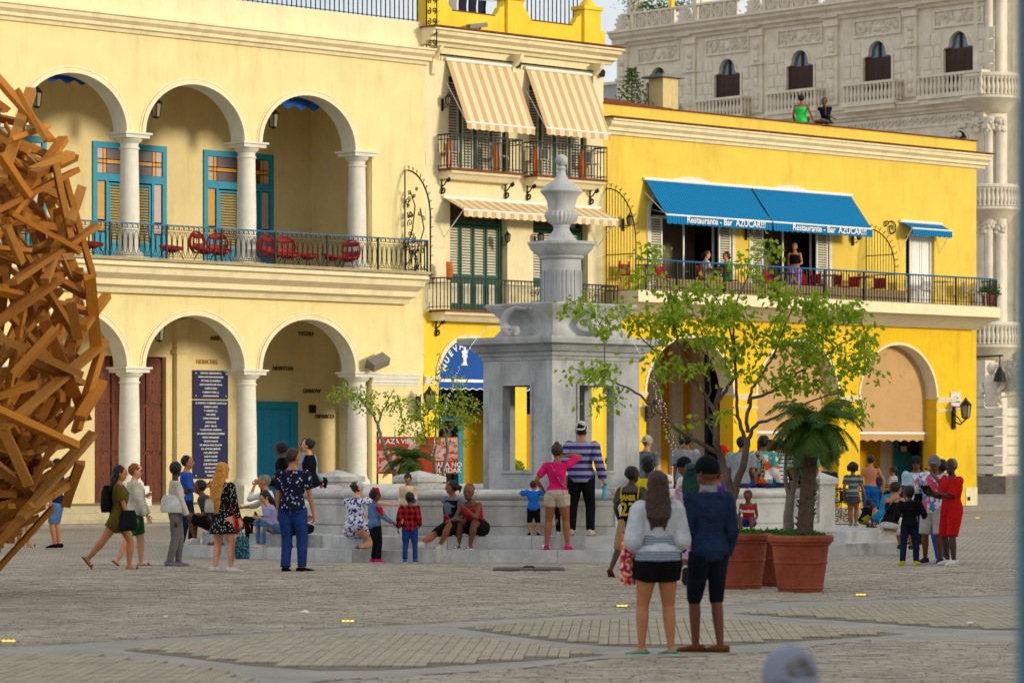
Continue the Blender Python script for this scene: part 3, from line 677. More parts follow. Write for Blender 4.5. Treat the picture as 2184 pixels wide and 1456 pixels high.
# clothes line
t = thing('clothes_line', 'washing line strung above the yellow parapet', 'clothes line', FA.w(11.0, .6, 14.52), FA.a); MB().tube([(0, 0, 0), (1.2, 0, -.05), (2.5, 0, 0)], .008, 4).build('line', M_iron, t)
cl = [lin(30,36,56), lin(38,42,50), lin(150,150,140), lin(28,32,48), lin(26,30,44), lin(30,34,52)]
for i, (c, lb) in enumerate(zip(cl, ('navy shirt, first on the line from the left', 'dark and pale patched shirt, second on the line', 'grey shirt, third on the line', 'navy trousers, fourth on the line', 'black cloth, fifth on the line', 'dark navy cloth, last on the line beside the pier'))):
    q = MB(); q.loft([(.19+.36*i*1.02, 0, 0), (.19+.367*i, .02, -.2), (.18+.367*i, .0, -.42)], [(.16, .02), (.15, .03), (.155, .02)], (1, 0, 0), 10)
    o = q.build('laundry', mat('laundry_%d' % i, c, .9, .15, 6), None, True, loc=FA.w(11.0, .6, 14.5), rot=(0, 0, FA.a)); o['label'] = lb; o['category'] = 'laundry'; o['group'] = 'clothes on the roof line'
t = thing('iron_fence', 'tall black bar fence on the roof behind the yellow parapet', 'fence', FA.w(13.9, .5, 13.9), FA.a); me = MB().box(-.012, .012, -.012, .012, 0, 1.75).mesh('bar', M_iron)
for i in range(17): put('bar', me, t, (.1+i*.165, 0, 0))
MB().box(0, 2.8, -.015, .015, 1.6, 1.63).box(0, 2.8, -.015, .015, .1, .13).build('rail', M_iron, t)
# arched royal-blue shop awnings with writing and emblem
def arch_awning(c, label, write):
    t = thing('arched_awning', label, 'awning', FA.w(c, .02, 0), FA.a)
    m = MB(); pr = ell(0, 1.12, 3.78, 1.18, 20); m.yprism(pr[::-1]+[(-1.12, 3.775), (1.12, 3.775)][:0], .04, .08); m.build('panel', M_royal, t)
    MB().box(-1.12, 1.12, -.02, .05, 3.78, 3.86).build('bar', M_wht, t)
    v = MB(); n = 44
    for i in range(n):
        a, b = -1.12+2.24*i/n, -1.12+2.24*(i+1)/n; f = lambda x: 3.55+.05*abs(sin(x*pi/.28))
        v.add([(a, 0, 3.78), (b, 0, 3.78), (b, -.02, f(b)), (a, -.02, f(a))], [(0, 3, 2, 1)]); v.add([(a, -.021, f(a)), (b, -.021, f(b)), (b, -.021, f(b)+.025), (a, -.021, f(a)+.025)], [(0, 1, 2, 3)], 1)
    v.build('valance', [M_royal, M_wht], t)
    if write:
        for k, ch in enumerate('NUEVA'):
            a = radians(160-k*13.5); text('lettering', ch, .24, M_wht, t, (.93*cos(a), .03, 3.84+.98*sin(a)), (radians(90), -(a-pi/2), 0), .003, bold=.008)
        e = MB(); pf = [(.16, 0), (.1, .06), (.07, .2), (.08, .3), (.14, .36), (.13, .42), (.1, .46), (.15, .52), (.15, .6), (.06, .64), (.05, .7), (.02, .78)]
        e.yprism([(r*.75, 4.25+z*.66) for r, z in pf]+[(-r*.75, 4.25+z*.66) for r, z in pf[::-1]], .02, .035); e.build('emblem', M_wht, t, loc=(-.12, 0, 0))
    return t
arch_awning(11.98, 'royal blue arched shop awning lettered NUEVA with a white fountain emblem', True)
arch_awning(15.3, 'royal blue arched shop awning seen through the opening in the fountain tower', False)
# inside the middle building
MB().box(10.3, 17.2, 3.6, 3.9, 0, 5.7).build('back_wall', M_yel, MBd); MB().box(10.8, 17.2, .5, 3.6, 5.3, 5.4).build('ceiling', M_white, MBd)
MB().box(10.85, 11.9, 3.5, 3.6, .5, 5.4).build('yellow_end_wall', M_yel, MBd)
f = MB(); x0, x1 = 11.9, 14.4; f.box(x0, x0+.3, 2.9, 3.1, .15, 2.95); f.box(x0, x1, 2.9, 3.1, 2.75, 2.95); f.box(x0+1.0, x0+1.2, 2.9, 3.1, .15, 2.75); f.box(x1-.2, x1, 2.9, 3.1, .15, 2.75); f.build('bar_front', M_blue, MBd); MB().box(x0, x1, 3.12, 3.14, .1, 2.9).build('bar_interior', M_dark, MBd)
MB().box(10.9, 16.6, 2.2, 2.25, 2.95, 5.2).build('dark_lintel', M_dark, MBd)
t = thing('drinks_fridge', 'dark drinks fridge with lit green shelves inside the blue bar front', 'fridge', FA.w(12.55, 2.6, .15), FA.a)
MB().box(0, .85, 0, .5, 0, 2.3).build('cabinet', M_dark, t)
for i in range(4):
    for j in range(2): MB().box(.1+j*.38, .36+j*.38, -.02, 0, .45+i*.42, .8+i*.42).build('shelf', glow('green_lit_shelf', (.12, .32, .05, 1), .5), t)
for j in range(3): MB().box(.06+j*.38, .085+j*.38, -.03, -.01, .4, 2.1).build('light_strip', glow('fridge_light', (.75, 1, .6, 1), 1.6), t)

# ================================================================== YELLOW CORNER BUILDING
YB = thing('yellow_building', 'bright yellow two-storey corner building with a long balcony and blue awnings', 'building', (FA.ox, FA.oy, 0), FA.a)
XE = 34.1
m = MB(); wall(m, 17.2, XE, 0, 6.0, 0, .55, [(ell(c, 1.85, 3.55, 1.68, 24), .12) for c in (20.8, 25.55, 30.25)]); m.build('lower_wall', M_yel, YB, 30)
for c in (20.8, 25.55, 30.25):
    q = MB(); pr = ell(c, 1.847, 3.55, 1.677, 24); vs = []; fs = []
    for (x, z) in pr: vs += [(x, 0, z), (x, .54, z)]
    for i in range(24): fs.append((i*2, i*2+1, i*2+3, i*2+2))
    q.add(vs, fs); q.build('arch_soffit', M_white, YB, 30)
    b = MB(); band(b, ell(c, 1.846, 3.55, 1.676, 24), ell(c, 1.93, 3.55, 1.76, 24), -.03, .01); b.build('arch_moulding', M_ivory, YB, 30)
for a, c in ((17.2, 18.95), (22.66, 23.7), (27.41, 28.4), (32.1, 33.0)):
    cornice(YB, a, c, 3.42, 3.6, .1, M_ivory, 'impost'); cornice(YB, a, c, 3.14, 3.22, .06, M_ivory, 'impost')
m = MB(); ops = [(ell(c, 1.75, 8.75, 1.1, 20), 6.45) for c in (20.85, 25.2)]+[([(30.6, 8.75), (32.0, 8.75)], 6.45)]
wall(m, 17.2, XE, 6.0, 11.87, 0, .5, ops); m.build('upper_wall', M_yelu, YB, 30)
MB().box(XE-.15, XE, .5, 14, 0, 11.87).build('side_wall', M_yel, YB)
b = MB()
for c in (20.85, 25.2): band(b, ell(c, 1.745, 8.75, 1.095, 20), ell(c, 1.87, 8.75, 1.22, 20), -.03, .01); b.box(c-1.87, c-1.746, -.03, .01, 6.45, 8.75); b.box(c+1.746, c+1.87, -.03, .01, 6.45, 8.75)
b.build('window_surround', M_white, YB, 30)
cornice(YB, 17.2, XE+.35, 11.0, 11.45, .42, M_ivory); MB().box(17.1, XE+.4, -.46, .1, 11.45, 11.49).build('cornice_tiles', M_terr, YB)
MB().box(17.2, XE+.03, -.05, .55, 11.87, 11.91).build('parapet_coping', M_terr, YB)
MB().box(17.2, XE, .3, 14, 11.3, 11.4).build('flat_roof', M_terr, YB)
MB().box(XE-.55, XE+.02, -.03, .0, 0, .72).build('plinth', M_ivory, YB)
MB().box(17.2, XE+.5, -1.5, .0, 0, .14).build('pavement_kerb', mat('kerb_stone', lin(150,146,138)), YB)
# long curved balcony
def bal_path(off, n=8):
    pts = [(17.3, -1.2-off), (33.3, -1.2-off)]
    for i in range(n+1): a = -pi/2+pi/2*i/n; pts.append((33.3+(1.2+off)*cos(a)*.9, (1.2+off)*sin(a)))
    return pts+[(33.3+(1.2+off)*.9, 1.5)]
b = MB(); outer = bal_path(.12); b.prism(outer+[(17.3, 1.5)], 6.14, 6.46); b.build('balcony_slab', M_ivory, YB)
b = MB(); b.prism(bal_path(-.0)+[(17.3, 1.5)], 6.461, 6.5); b.build('balcony_floor', M_slab, YB)
b = MB(); b.xprism([(0, 5.78), (-.25, 5.8), (-.7, 5.98), (-1.15, 6.14), (0, 6.14)][::-1], 17.3, 33.9); b.build('balcony_cove', M_white, YB)
path = bal_path(0.0)[:-1]; rr = MB()
rr.tube([(x, y, 7.36) for x, y in path], .028, 6, 1); rr.tube([(x, y, 6.6) for x, y in path], .012, 4); rail = rr.build('railing', [M_iron, M_railb], YB)
me = MB().box(-.009, .009, -.009, .009, 0, .87).mesh('baluster', M_iron); L = 0; nxt = 0
for i in range(len(path)-1):
    a, c = Vector(path[i]), Vector(path[i+1]); l = (c-a).length
    while nxt <= L+l: p = a+(c-a)*((nxt-L)/l); put('baluster', me, rail, (p.x, p.y, 6.48)); nxt += .13
    L += l
me = MB().box(-.025, .025, -.025, .025, 0, .9).mesh('post', M_iron)
for x in (19, 21, 23.2, 25.4, 27.2, 29.3, 31.6, 33.3): put('post', me, rail, (x, -1.2, 6.46))
# low glass/mesh screen in front of the balcony tables
MB().box(18.2, 29.2, -1.17, -1.16, 6.5, 6.85).build('mesh_screen', mat('taupe_mesh', lin(150,128,96), .9, .1, 8), YB)
# string lights under the rail
q = MB()
for i in range(30): x = 19.4+i*.34; q.ball((x, -1.27, 6.28+.06*sin(i*1.7)), .028, 6, 4)
q.build('string_lights', M_bulb, YB, kind='stuff')
# openings: glass, shutters
for c in (20.85, 25.2):
    f = MB(); f.box(c-1.3, c-1.25, .3, .36, 6.45, 8.75); f.box(c+1.25, c+1.3, .3, .36, 6.45, 8.75); f.box(c-1.3, c+1.3, .3, .36, 8.72, 8.8); f.box(c-.03, c+.03, .31, .35, 6.45, 8.72); f.build('glass_door', M_wht, YB)
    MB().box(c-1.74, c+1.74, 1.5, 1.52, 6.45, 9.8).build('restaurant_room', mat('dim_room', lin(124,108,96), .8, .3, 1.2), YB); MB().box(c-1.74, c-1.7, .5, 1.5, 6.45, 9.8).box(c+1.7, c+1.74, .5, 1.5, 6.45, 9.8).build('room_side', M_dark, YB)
    for a, e in ((c-1.72, c-1.2), (c+1.2, c+1.72)): shutter(YB, a, e, .02, 6.5, 8.72, M_wht, M_shut, 'shutter', 28)
    b = MB()
    for k in range(9): an = pi*(k+.5)/9; b.beam((c, .3, 8.8), (c+1.6*cos(an), .3, 8.8+1.0*sin(an)), .03, .03)
    b.build('fanlight_ribs', M_wht, YB)
    MB().box(c-1.7, c+1.7, .34, .35, 8.8, 9.8).build('fanlight', M_glass, YB)
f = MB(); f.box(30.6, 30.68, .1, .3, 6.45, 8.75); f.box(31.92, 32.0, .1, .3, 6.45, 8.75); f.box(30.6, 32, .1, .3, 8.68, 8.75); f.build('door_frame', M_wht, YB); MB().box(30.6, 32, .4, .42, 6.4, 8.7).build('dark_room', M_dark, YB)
for a, e in ((30.98, 31.44), (31.46, 31.92)):
    o = MB().box(a, e, .16, .2, 6.46, 8.67).build('door_leaf', M_wht, YB)
    for z0, z1 in ((6.6, 7.3), (7.4, 8.55)): MB().box(a+.09, e-.09, .145, .16, z0, z1).build('panel', M_wht, o)
# blue awnings
awning(FA.w(18.85, 0, 9.78), FA.a, 'large blue ribbed awning lettered Restaurante - Bar AZUCAR!!!, the left one of two', 4.5, .9, 1.06, M_awn2, .27, .35, 'Restaurante - Bar  AZUCAR!!!')
awning(FA.w(23.42, 0, 9.78), FA.a, 'large blue ribbed awning lettered Restaurante - Bar AZUCAR!!!, the right one nearest the small door', 4.5, .9, 1.06, M_awn2, .27, .35, 'Restaurante - Bar  AZUCAR!!!')
awning(FA.w(30.3, 0, 9.1), FA.a, 'small blue awning over the white balcony door', 1.95, .5, .22, M_awn2, .24, 4.2)
bar_guard(FA, 17.32, 6.4, 3.1, 1.2, 'black barred iron guard with star spikes between the narrow building and the yellow balcony')
bar_guard(FA, 28.7, 6.5, 2.35, 1.15, 'black barred iron guard dividing the yellow balcony, left of the small door')
q = thing('iron_scroll', 'curled iron hook on the yellow wall left of the small blue awning', 'iron hook', FA.w(FA.s(1895), -.02, FA.z(1895, 487)), FA.a)
m = MB(); m.tube([(a, -.03, b) for a, b in scroll((.1, 0), .24, 1.5, radians(120), -1, 22, .03)], .02, 5); m.tube([(a, -.03, b) for a, b in scroll((-.16, .12), .12, 1.2, 0, 1, 16, .02)], .018, 5); m.build('scroll', M_iron, q)
wall_lamp(FA.w(FA.s(1590, 0), -.02, FA.z(1590, 498)), FA.a, 'lit amber lamp between the two restaurant openings', True, .8)
wall_lamp(FA.w(FA.s(1818, 0), -.02, FA.z(1818, 510)), FA.a, 'lit amber lamp beneath the right end of the lettered blue awnings', True, .8)
wall_lamp(FA.w(FA.s(1328, 0), -.02, FA.z(1328, 478)), FA.a, 'lit amber lamp behind the spiked iron guard near the urn', True, .8)
wall_lamp(FA.w(FA.s(2032, 0), -.02, FA.z(2032, 888)), FA.a, 'large black street lantern on the yellow corner wall beside the tile sign', False, 1.6)
wall_lamp(FA.w(FA.s(1362, 0)+.3, -.02, FA.z(1378, 880)), FA.a, 'black bracket lantern beside the leftmost yellow arch', False, 1.0)
t = thing('tile_sign', 'small square painted tile sign behind the corner lantern', 'sign', FA.w(FA.s(2026), -.02, FA.z(2026, 872)), FA.a)
MB().box(0, .5, -.02, 0, 0, .55).build('plate', mat('tile_white', lin(222,218,210), .4), t); text('lettering', 'Cafe\nBohemia', .12, mat('tile_blue', lin(50,80,150)), t, (.25, -.025, .3), (radians(90), 0, 0), .002)
MB().box(.04, .46, -.026, -.02, .04, .1).build('painted_strip', mat('tile_pink', lin(190,90,80)), t)
MB().box(33.6, 33.75, -.04, -.03, .3, .42).build('socket_plate', M_iron, YB)
# ground floor: interior, blinds, doors
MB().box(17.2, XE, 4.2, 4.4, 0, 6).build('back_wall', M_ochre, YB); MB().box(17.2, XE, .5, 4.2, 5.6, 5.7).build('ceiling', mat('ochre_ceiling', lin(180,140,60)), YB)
for x in (23.2, 24.2, 25.15, 26.6): MB().box(x, x+.5, 4.05, 4.2, .1, 5.5).box(x+.1, x+.18, 4.03, 4.05, .1, 5.5).box(x+.3, x+.38, 4.03, 4.05, .1, 5.5).build('pilaster', M_white, YB)
f = MB(); f.box(25.7, 25.85, 4.08, 4.2, .1, 5.3); f.box(26.5, 26.6, 4.08, 4.2, .1, 5.3); f.build('dark_doorway_frame', mat('slate_blue', lin(52,74,96)), YB); MB().box(25.85, 26.5, 4.1, 4.19, .1, 5.4).build('dark_doorway', M_dark, YB)
for c, z, lb in ((25.55, 2.42, 'beige roll-down blind filling the middle yellow arch behind the tree'), (30.25, 2.42, 'beige roll-down blind filling the yellow arch nearest the corner lantern')):
    t = thing('roll_blind', lb, 'blind', FA.w(c, .3, 0), FA.a)
    pr = ell(0, 1.84, 3.55, 1.67, 24); m = MB(); m.yprism([(-1.84, z)]+pr+[(1.84, z)], .14, .16); m.build('canvas', M_beige, t)
    MB().box(-1.84, 1.84, .08, .14, z, z+.07).build('bar', M_wht, t); v = MB()
    for i in range(74):
        a, b = -1.84+3.68*i/74, -1.84+3.68*(i+1)/74; g = lambda x: z-.24+.06*abs(sin((x+1.84)*pi/.4)); v.add([(a, .1, z), (b, .1, z), (b, .1, g(b)), (a, .1, g(a))], [(0, 3, 2, 1)])
    v.build('valance', M_beige, t)
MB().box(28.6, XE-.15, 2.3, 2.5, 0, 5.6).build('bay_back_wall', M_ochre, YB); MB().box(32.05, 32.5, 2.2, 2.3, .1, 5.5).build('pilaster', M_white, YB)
f = MB(); f.box(32.72, 32.8, 2.16, 2.3, .1, 2.7); f.box(33.88, 33.95, 2.16, 2.3, .1, 2.7); f.build('blue_door_frame', M_blue, YB)
for i in range(5): MB().box(32.8+i*.216, 33.01+i*.216, 2.2, 2.26, .1, 1.75 if i > 2 else 2.6).build('door_board', M_blue, YB)
MB().box(33.45, 33.88, 2.22, 2.28, 1.75, 2.6).build('door_window', M_dark, YB)
t = thing('photo_poster', 'photo poster of two people on the blue door under the beige blind', 'poster', FA.w(32.84, 2.16, 1.85), FA.a)
MB().box(0, .62, 0, .02, 0, .62).build('sheet', mat('poster_dark', lin(30,18,16)), t)
m = MB(); m.ball((.22, -.01, .38), (.1, .01, .13), 12, 8); m.ball((.47, -.01, .28), (.08, .01, .11), 12, 8); m.build('faces', mat('poster_skin', lin(140,70,46)), t); MB().box(.06, .36, -.008, 0, .02, .2).build('white_shirt', M_wht, t)
hanging_lantern(FA.w(FA.s(1388, .6), .6, 5.2), 'black bird-cage lantern hanging in the leftmost yellow arch', .45)
# chimney and brown canopy on the roof
t = thing('chimney', 'pale square chimney with a flat metal cap on the yellow building roof', 'chimney', FA.w(FA.s(1415, 2.5), 2.5, 11.4), FA.a)
MB().box(-.33, .33, -.3, .3, 0, FA.z(1415, 168, 2.5)-11.4).build('shaft', mat('chimney_plaster', lin(214,196,140), .8, .1, 3, stain=.4), t); zc = FA.z(1415, 168, 2.5)-11.4
MB().prism([(-.5, -.45), (.5, -.45), (.5, .45), (-.5, .45)], zc, zc+.05).box(-.3, .3, -.28, .28, zc+.05, zc+.12).build('cap', mat('zinc', lin(120,120,116), .5, .1, 4, metal=.3), t)
t = thing('roof_shed', 'low brown-edged roof canopy behind the yellow parapet', 'roof canopy', FA.w(17.25, .6, 11.9), FA.a); MB().add([(0, 0, .25), (3.4, 0, .12), (3.4, 2, .12), (0, 2, .25), (0, 0, .12), (3.4, 0, 0), (3.4, 2, 0), (0, 2, .12)], [(0, 1, 2, 3), (7, 6, 5, 4), (0, 4, 5, 1), (1, 5, 6, 2), (3, 2, 6, 7), (0, 3, 7, 4)]).build('roof_sheet', M_terr, t); MB().box(0, 3.3, .02, .1, -.25, .06).build('fascia', M_green, t)
# ================================================================== GREY ORNATE BUILDING (behind, right)
G = thing('ornate_building', 'ornate grey stone building with keyhole windows and carved balconies behind the yellow one', 'building', (GB.ox, GB.oy, 0), GB.a)
wx = [GB.s(p) for p in (1405, 1552, 1707, 1872, 2045)]
GX0 = GB.s(1325)
def keyhole(c, zs, k=1.0, kz=.84):
    half = [(-.66, 0), (-.66, .12), (-.56, .2), (-.44, .22), (-.4, .4), (-.38, .62), (-.28, .86), (-.12, 1.0), (0, 1.04)]
    p = [(c+x*k, zs+z*kz) for x, z in half]+[(c-x*k, zs+z*kz) for x, z in half[-2::-1]]
    p = [(x+1e-4*i, z) for i, (x, z) in enumerate(p)]; return p
ZT = 22.2
m = MB(); wall(m, GX0, 0, 17.0, ZT, 0, .5, [(keyhole(c, 20.1, 1.3), 17.85) for c in wx]); m.build('upper_wall', M_stone, G, 30)
m = MB(); wall(m, GX0, 0, 0, 17.0, 0, .5, [(keyhole(c, 15.6, 1.3), 13.3) for c in wx]); m.build('lower_wall', M_stone, G, 30)
for zz, z0 in ((20.1, 17.85), (15.6, 13.3)):
    for c in wx:
        f = MB(); f.box(c-.86, c+.86, .1, .16, zz, zz+.12); f.box(c-.05, c+.05, .1, .14, zz+.12, zz+.86); w = f.build('window', M_brown, G)
        MB().box(c-.86, c+.86, .18, .2, zz+.1, zz+.9).build('pane', glassm('sky_glass', lin(74,100,116), .05), w)
        for k in range(3):
            s_ = MB(); a = c-.86+k*.573; s_.box(a+.01, a+.563, .1, .14, z0, zz)
            for q in range(14): s_.box(a+.08, a+.49, .085, .1, z0+.2+q*.13, z0+.27+q*.13)
            s_.build('shutter', M_brown, w)
        b = MB(); pr = keyhole(c, zz, 1.3); po = [(c+(x-c)*1.14, z+.07) for x, z in pr]; po[0] = (po[0][0], pr[0][1]); po[-1] = (po[-1][0], pr[-1][1])
        band(b, pr, po, -.06, .02); b.box(c-.98, c-.86, -.06, .02, z0, zz); b.box(c+.86, c+.98, -.06, .02, z0, zz); b.build('window_surround', M_stone, G, 30)
# carved frieze panels
rnd = random.Random(3)
def carved(parent, x0, x1, z0, z1, name='carved_panel', y=0, seed=1, dens=1.0):
    r = random.Random(seed); f = MB(); t = .09
    f.box(x0-t, x1+t, y-.08, y, z1, z1+t); f.box(x0-t, x1+t, y-.08, y, z0-t, z0); f.box(x0-t, x0, y-.08, y, z0, z1); f.box(x1, x1+t, y-.08, y, z0, z1)
    cx, cz = (x0+x1)/2, (z0+z1)/2; h = z1-z0
    f.ball((cx, y, cz), (h*.36, .1, h*.4), 12, 6)
    n = int((x1-x0)/h*5*dens)
    for i in range(n):
        for sg in (-1, 1):
            u = r.random(); x = cx+sg*(h*.4+u*((x1-x0)/2-h*.5)); z = cz+(r.random()-.5)*h*.72; q = r.uniform(.06, .14)*h/.8
            f.tube([(x+a, y-.03, z+b) for a, b in scroll((0, 0), q, 1.1, r.uniform(0, 6), r.choice((-1, 1)), 9, .02)], .03, 4)
    return f.build(name, M_stone2, parent, 50)
for i, c in enumerate(wx): carved(G, c-1.35, c+1.35, 21.3, 21.95, 'carved_panel', 0, i+1, 1.3)
# stone blocks round the windows
blk = MB().box(0, .6, -.035, .01, 0, .5).mesh('stone_block', M_stone); blk2 = MB().box(0, .4, -.035, .01, 0, .5).mesh('stone_block', M_stone)
for c in wx:
    for j in range(5):
        z = 18.25+j*.56
        for sg in (-1, 1):
            o = (j % 2)*.42
            for (x, w_) in (((c+1.02, .4), (c+1.46, .6)) if j % 2 else ((c+1.02, .6), (c+1.66, .4))):
                xx = x if sg > 0 else 2*c-x-w_
                put('stone_block', blk if w_ > .5 else blk2, G, (xx, 0, z))
# pilasters between the windows, with carved drops
for i, p in enumerate((1330, 1474, 1617, 1777, 1945)):
    x = GB.s(p); m = MB(); m.box(x-.36, x+.36, -.12, 0, 18.2, 22.1); m.box(x-.44, x+.44, -.22, 0, 21.9, 22.2); m.box(x-.42, x+.42, -.2, 0, 20.5, 20.62); o = m.build('pilaster', M_stone, G)
    d_ = MB()
    for z, rx, rz in ((21.5, .26, .3), (21.0, .16, .22), (20.75, .22, .14), (20.1, .1, .3), (19.6, .16, .3), (19.1, .2, .4), (18.6, .16, .25)): d_.ball((x, -.12, z), (rx, .14, rz), 8, 6)
    for k in range(12): d_.tube([(x+a, -.15, 18.6+k*.26+b) for a, b in scroll((0, 0), .13, 1.1, k*2.1, 1 if k % 2 else -1, 9, .02)], .028, 4)
    d_.build('carved_drop', M_stone2, o, 50)
cornice(G, GX0-.3, .2, 22.2, 22.95, .75, M_stone)
# roof balustrade: square panels with rings, shells at the pilasters
zb = 22.95; b = MB(); b.box(GX0, 0, .0, .22, zb, zb+.12); b.box(GX0, 0, -.02, .24, zb+.82, zb+.92); BL = b.build('roof_balustrade', M_stone, G)
pm = MB().box(-.42, .42, .02, .18, 0, .7); 
r1 = MB(); r1.loft([(.28*cos(2*pi*k/14), .0, .35+.28*sin(2*pi*k/14)) for k in range(14)], .035, (0, 1, 0), 4, closed=True); r1.loft([(.14*cos(2*pi*k/10), .0, .35+.2*sin(2*pi*k/10)) for k in range(10)], .03, (0, 1, 0), 4, closed=True); r1.box(-.42, -.36, 0, .1, 0, .7); r1.box(.36, .42, 0, .1, 0, .7); r1.box(-.42, .42, .1, .14, 0, .7)
ring = r1.mesh('ring_panel', M_stone2); sh = MB()
for k in range(9): a = pi*k/8; sh.beam((0, -.05, 0), (.48*cos(a), -.12, .08+.75*sin(a)), .1, .08)
sh.ball((0, 0, .2), (.5, .1, .6), 12, 8); shell = sh.mesh('shell_ornament', M_stone2, 50)
x = GX0+.5; pils = [GB.s(p) for p in (1330, 1463, 1610, 1777, 1945)]
while x < -.3:
    if min(abs(x-p) for p in pils) > .85: put('ring_panel', ring, BL, (x, 0, zb+.12))
    x += .88
for p in pils: put('shell_ornament', shell, G, (p, -.05, zb+.05)); MB().box(p-.5, p+.5, -.35, .1, 22.3, 22.95).build('cornice_break', M_stone, G); MB().box(p+.45, p+.7, .0, .3, zb, zb+1.6).build('roof_post', M_stone, G)
# balconies with turned balusters
bp = [(.07, 0), (.07, .06), (.045, .1), (.075, .26), (.08, .34), (.045, .52), (.035, .62), (.05, .7), (.065, .74), (.065, .8)]
bal = MB().lathe([(r*1.25, z) for r, z in bp], 0, 0, 8).mesh('baluster', M_stone, 60)
def stone_balcony(c, zf, w, p=.75):
    m = MB(); m.box(c-w, c+w, -p, 0, zf-.12, zf); m.box(c-w+.1, c+w-.1, -p+.1, 0, zf-.35, zf-.12); m.box(c-w, c+w, -p, -p+.2, zf+.86, zf+.98); m.box(c-w, c-w+.2, -p+.2, 0, zf+.86, zf+.98); m.box(c+w-.2, c+w, -p+.2, 0, zf+.86, zf+.98)
    m.box(c-w, c+w, -p, -p+.2, zf, zf+.06); o = m.build('balcony', M_stone, G); n = int(2*w/.24)
    for i in range(n+1): put('baluster', bal, o, (c-w+.1+i*(2*w-.2)/n, -p+.1, zf+.06))
    for sg in (-1, 1):
        for k in (1, 2): put('baluster', bal, o, (c+sg*(w-.1), -p+.1+k*.24, zf+.06))
for i, c in enumerate(wx): stone_balcony(c, 18.05, 1.6 if i < 4 else 1.9)
cornice(G, GX0, 0, 17.35, 17.95, .55, M_stone, 'string_course')
m = MB(); r = random.Random(9); m.box(GX0, 0, -.06, 0, 16.75, 17.3)
x = -13.0
while x < -.1: m.tube([(x+a, -.1, 17.03+b) for a, b in scroll((0, 0), .19, 1.4, 0, 1, 12, .02)], .035, 4); x += .42
m.build('scroll_frieze', M_stone2, G, 50)
for c in wx[2:]: 
    m = MB()
    for k in range(8): m.ball((c+r.uniform(-.4, .4), -.06, 16.7-r.random()*.5), (.16, .1, .13), 8, 5)
    m.build('keystone_carving', M_stone2, G, 50)
# round corner with clustered columns, balconies and capitals
TX, TY, FX = -.2, .45, 1.75
m = MB(); m.lathe([(.62, 0), (.62, 25)], TX, TY+.3, 28); m.build('corner_drum', M_stone, G, 40)
def capital(x, y, z, r, name='capital'):
    q = MB(); q.lathe([(r, z), (r*1.05, z+.08), (r*1.0, z+.1), (r*1.15, z+.4), (r*1.45, z+.62), (r*1.5, z+.75)], x, y, 16); rr = random.Random(int(z*10+x*7))
    for k in range(22): a = rr.uniform(-pi, .3); rad = r*1.1; zz = z+.12+.5*rr.random(); q.ball((x+rad*cos(a)*(1+.3*(zz-z)), y+rad*sin(a)*(1+.3*(zz-z)), zz), (.09, .09, .1), 6, 5)
    return q.build(name, M_stone2, G, 50)
for z0, z1 in ((6.9, 11.6), (12.95, 16.2), (18.6, 22.3)):
    for a in (-150, -110, -60, -20):
        x, y = TX+.74*cos(radians(a)), TY+.3+.74*sin(radians(a)); q = MB(); q.lathe([(.26, z0), (.26, z0+.12), (.2, z0+.2), (.18, z1-.1), (.2, z1)], x, y, 12); q.build('column', M_stone, G, 40); capital(x, y, z1, .2)
for zf, R, nb in ((17.9, 1.45, 1), (12.9, 1.42, 1), (6.7, 1.45, 1)):
    q = MB(); q.lathe([(.66, zf-.75), (.9, zf-.6), (1.1, zf-.35), (R-.1, zf-.2), (R, zf-.12), (R, zf), (.6, zf+.001)], TX, TY+.2, 36); q.build('ring_balcony', M_stone, G, 40); rl = MB()
    rl.loft([(TX+(R-.1)*cos(2*pi*k/36), TY+.2+(R-.1)*sin(2*pi*k/36), zf+.92) for k in range(36)], [(.1, .06)]*36, (0, 0, 1), 6, closed=True); ro = rl.build('ring_rail', M_stone, G)
    for k in range(28):
        a = radians(-185+k*8.2); put('baluster', bal, ro, (TX+(R-.1)*cos(a), TY+.2+(R-.1)*sin(a), zf+.02))
cornice(G, -2.0, .3, 7.0, 7.4, .4, M_stone, 'string_course')
# carved figure and banded ground-floor pier
m = MB(); r = random.Random(4)
m.loft([(FX-.6, -.75, 3.9), (FX-.6, -.8, 4.3), (FX-.6, -.85, 4.8), (FX-.6, -.85, 5.15), (FX-.6, -.8, 5.35)], [(.34, .25), (.4, .28), (.42, .3), (.5, .26), (.2, .15)], (1, 0, 0), 12); m.ball((FX-.6, -.95, 5.6), (.2, .2, .26), 10, 8)
m.tube([(FX-1.05, -.85, 5.2), (FX-1.2, -.9, 4.8), (FX-1.0, -1.0, 4.5)], .11, 8); m.tube([(FX-.15, -.85, 5.2), (FX, -.9, 4.8), (FX-.2, -1.0, 4.5)], .11, 8)
for k in range(16): a = k*.4; m.ball((FX-.6+.42*cos(a), -.75+.2*sin(a), 4.1+.1*sin(k*3)), .1, 6, 5)
for k in range(40): m.tube([(FX-.9+r.uniform(0, 2.1)+a, -.62, 4.6+r.uniform(-.3, 1.4)+b) for a, b in [(0, 0), (.08, .1), (.16, .08), (.18, -.02)]], .04, 4)
m.build('carved_figure', M_stone2, G, 50)
for k in range(7): MB().box(FX-1.25, FX+.05, -.95, .2, .9+k*.43, .9+k*.43+.36).build('banded_block', M_stone, G)
MB().box(FX-1.35, FX+.25, -1.0, .3, 0, .8).build('pier_base', mat('dark_base_stone', lin(130,120,106), .9, .3, 2, .4, 15), G)
MB().box(FX-3.2, FX-1.3, -.5, .2, 0, 6.0).build('side_pier', M_stone, G)
for k in range(9): MB().box(FX-3.2, FX-1.3, -.58, -.5, .9+k*.43, .9+k*.43+.36).build('banded_block', M_stone, G)
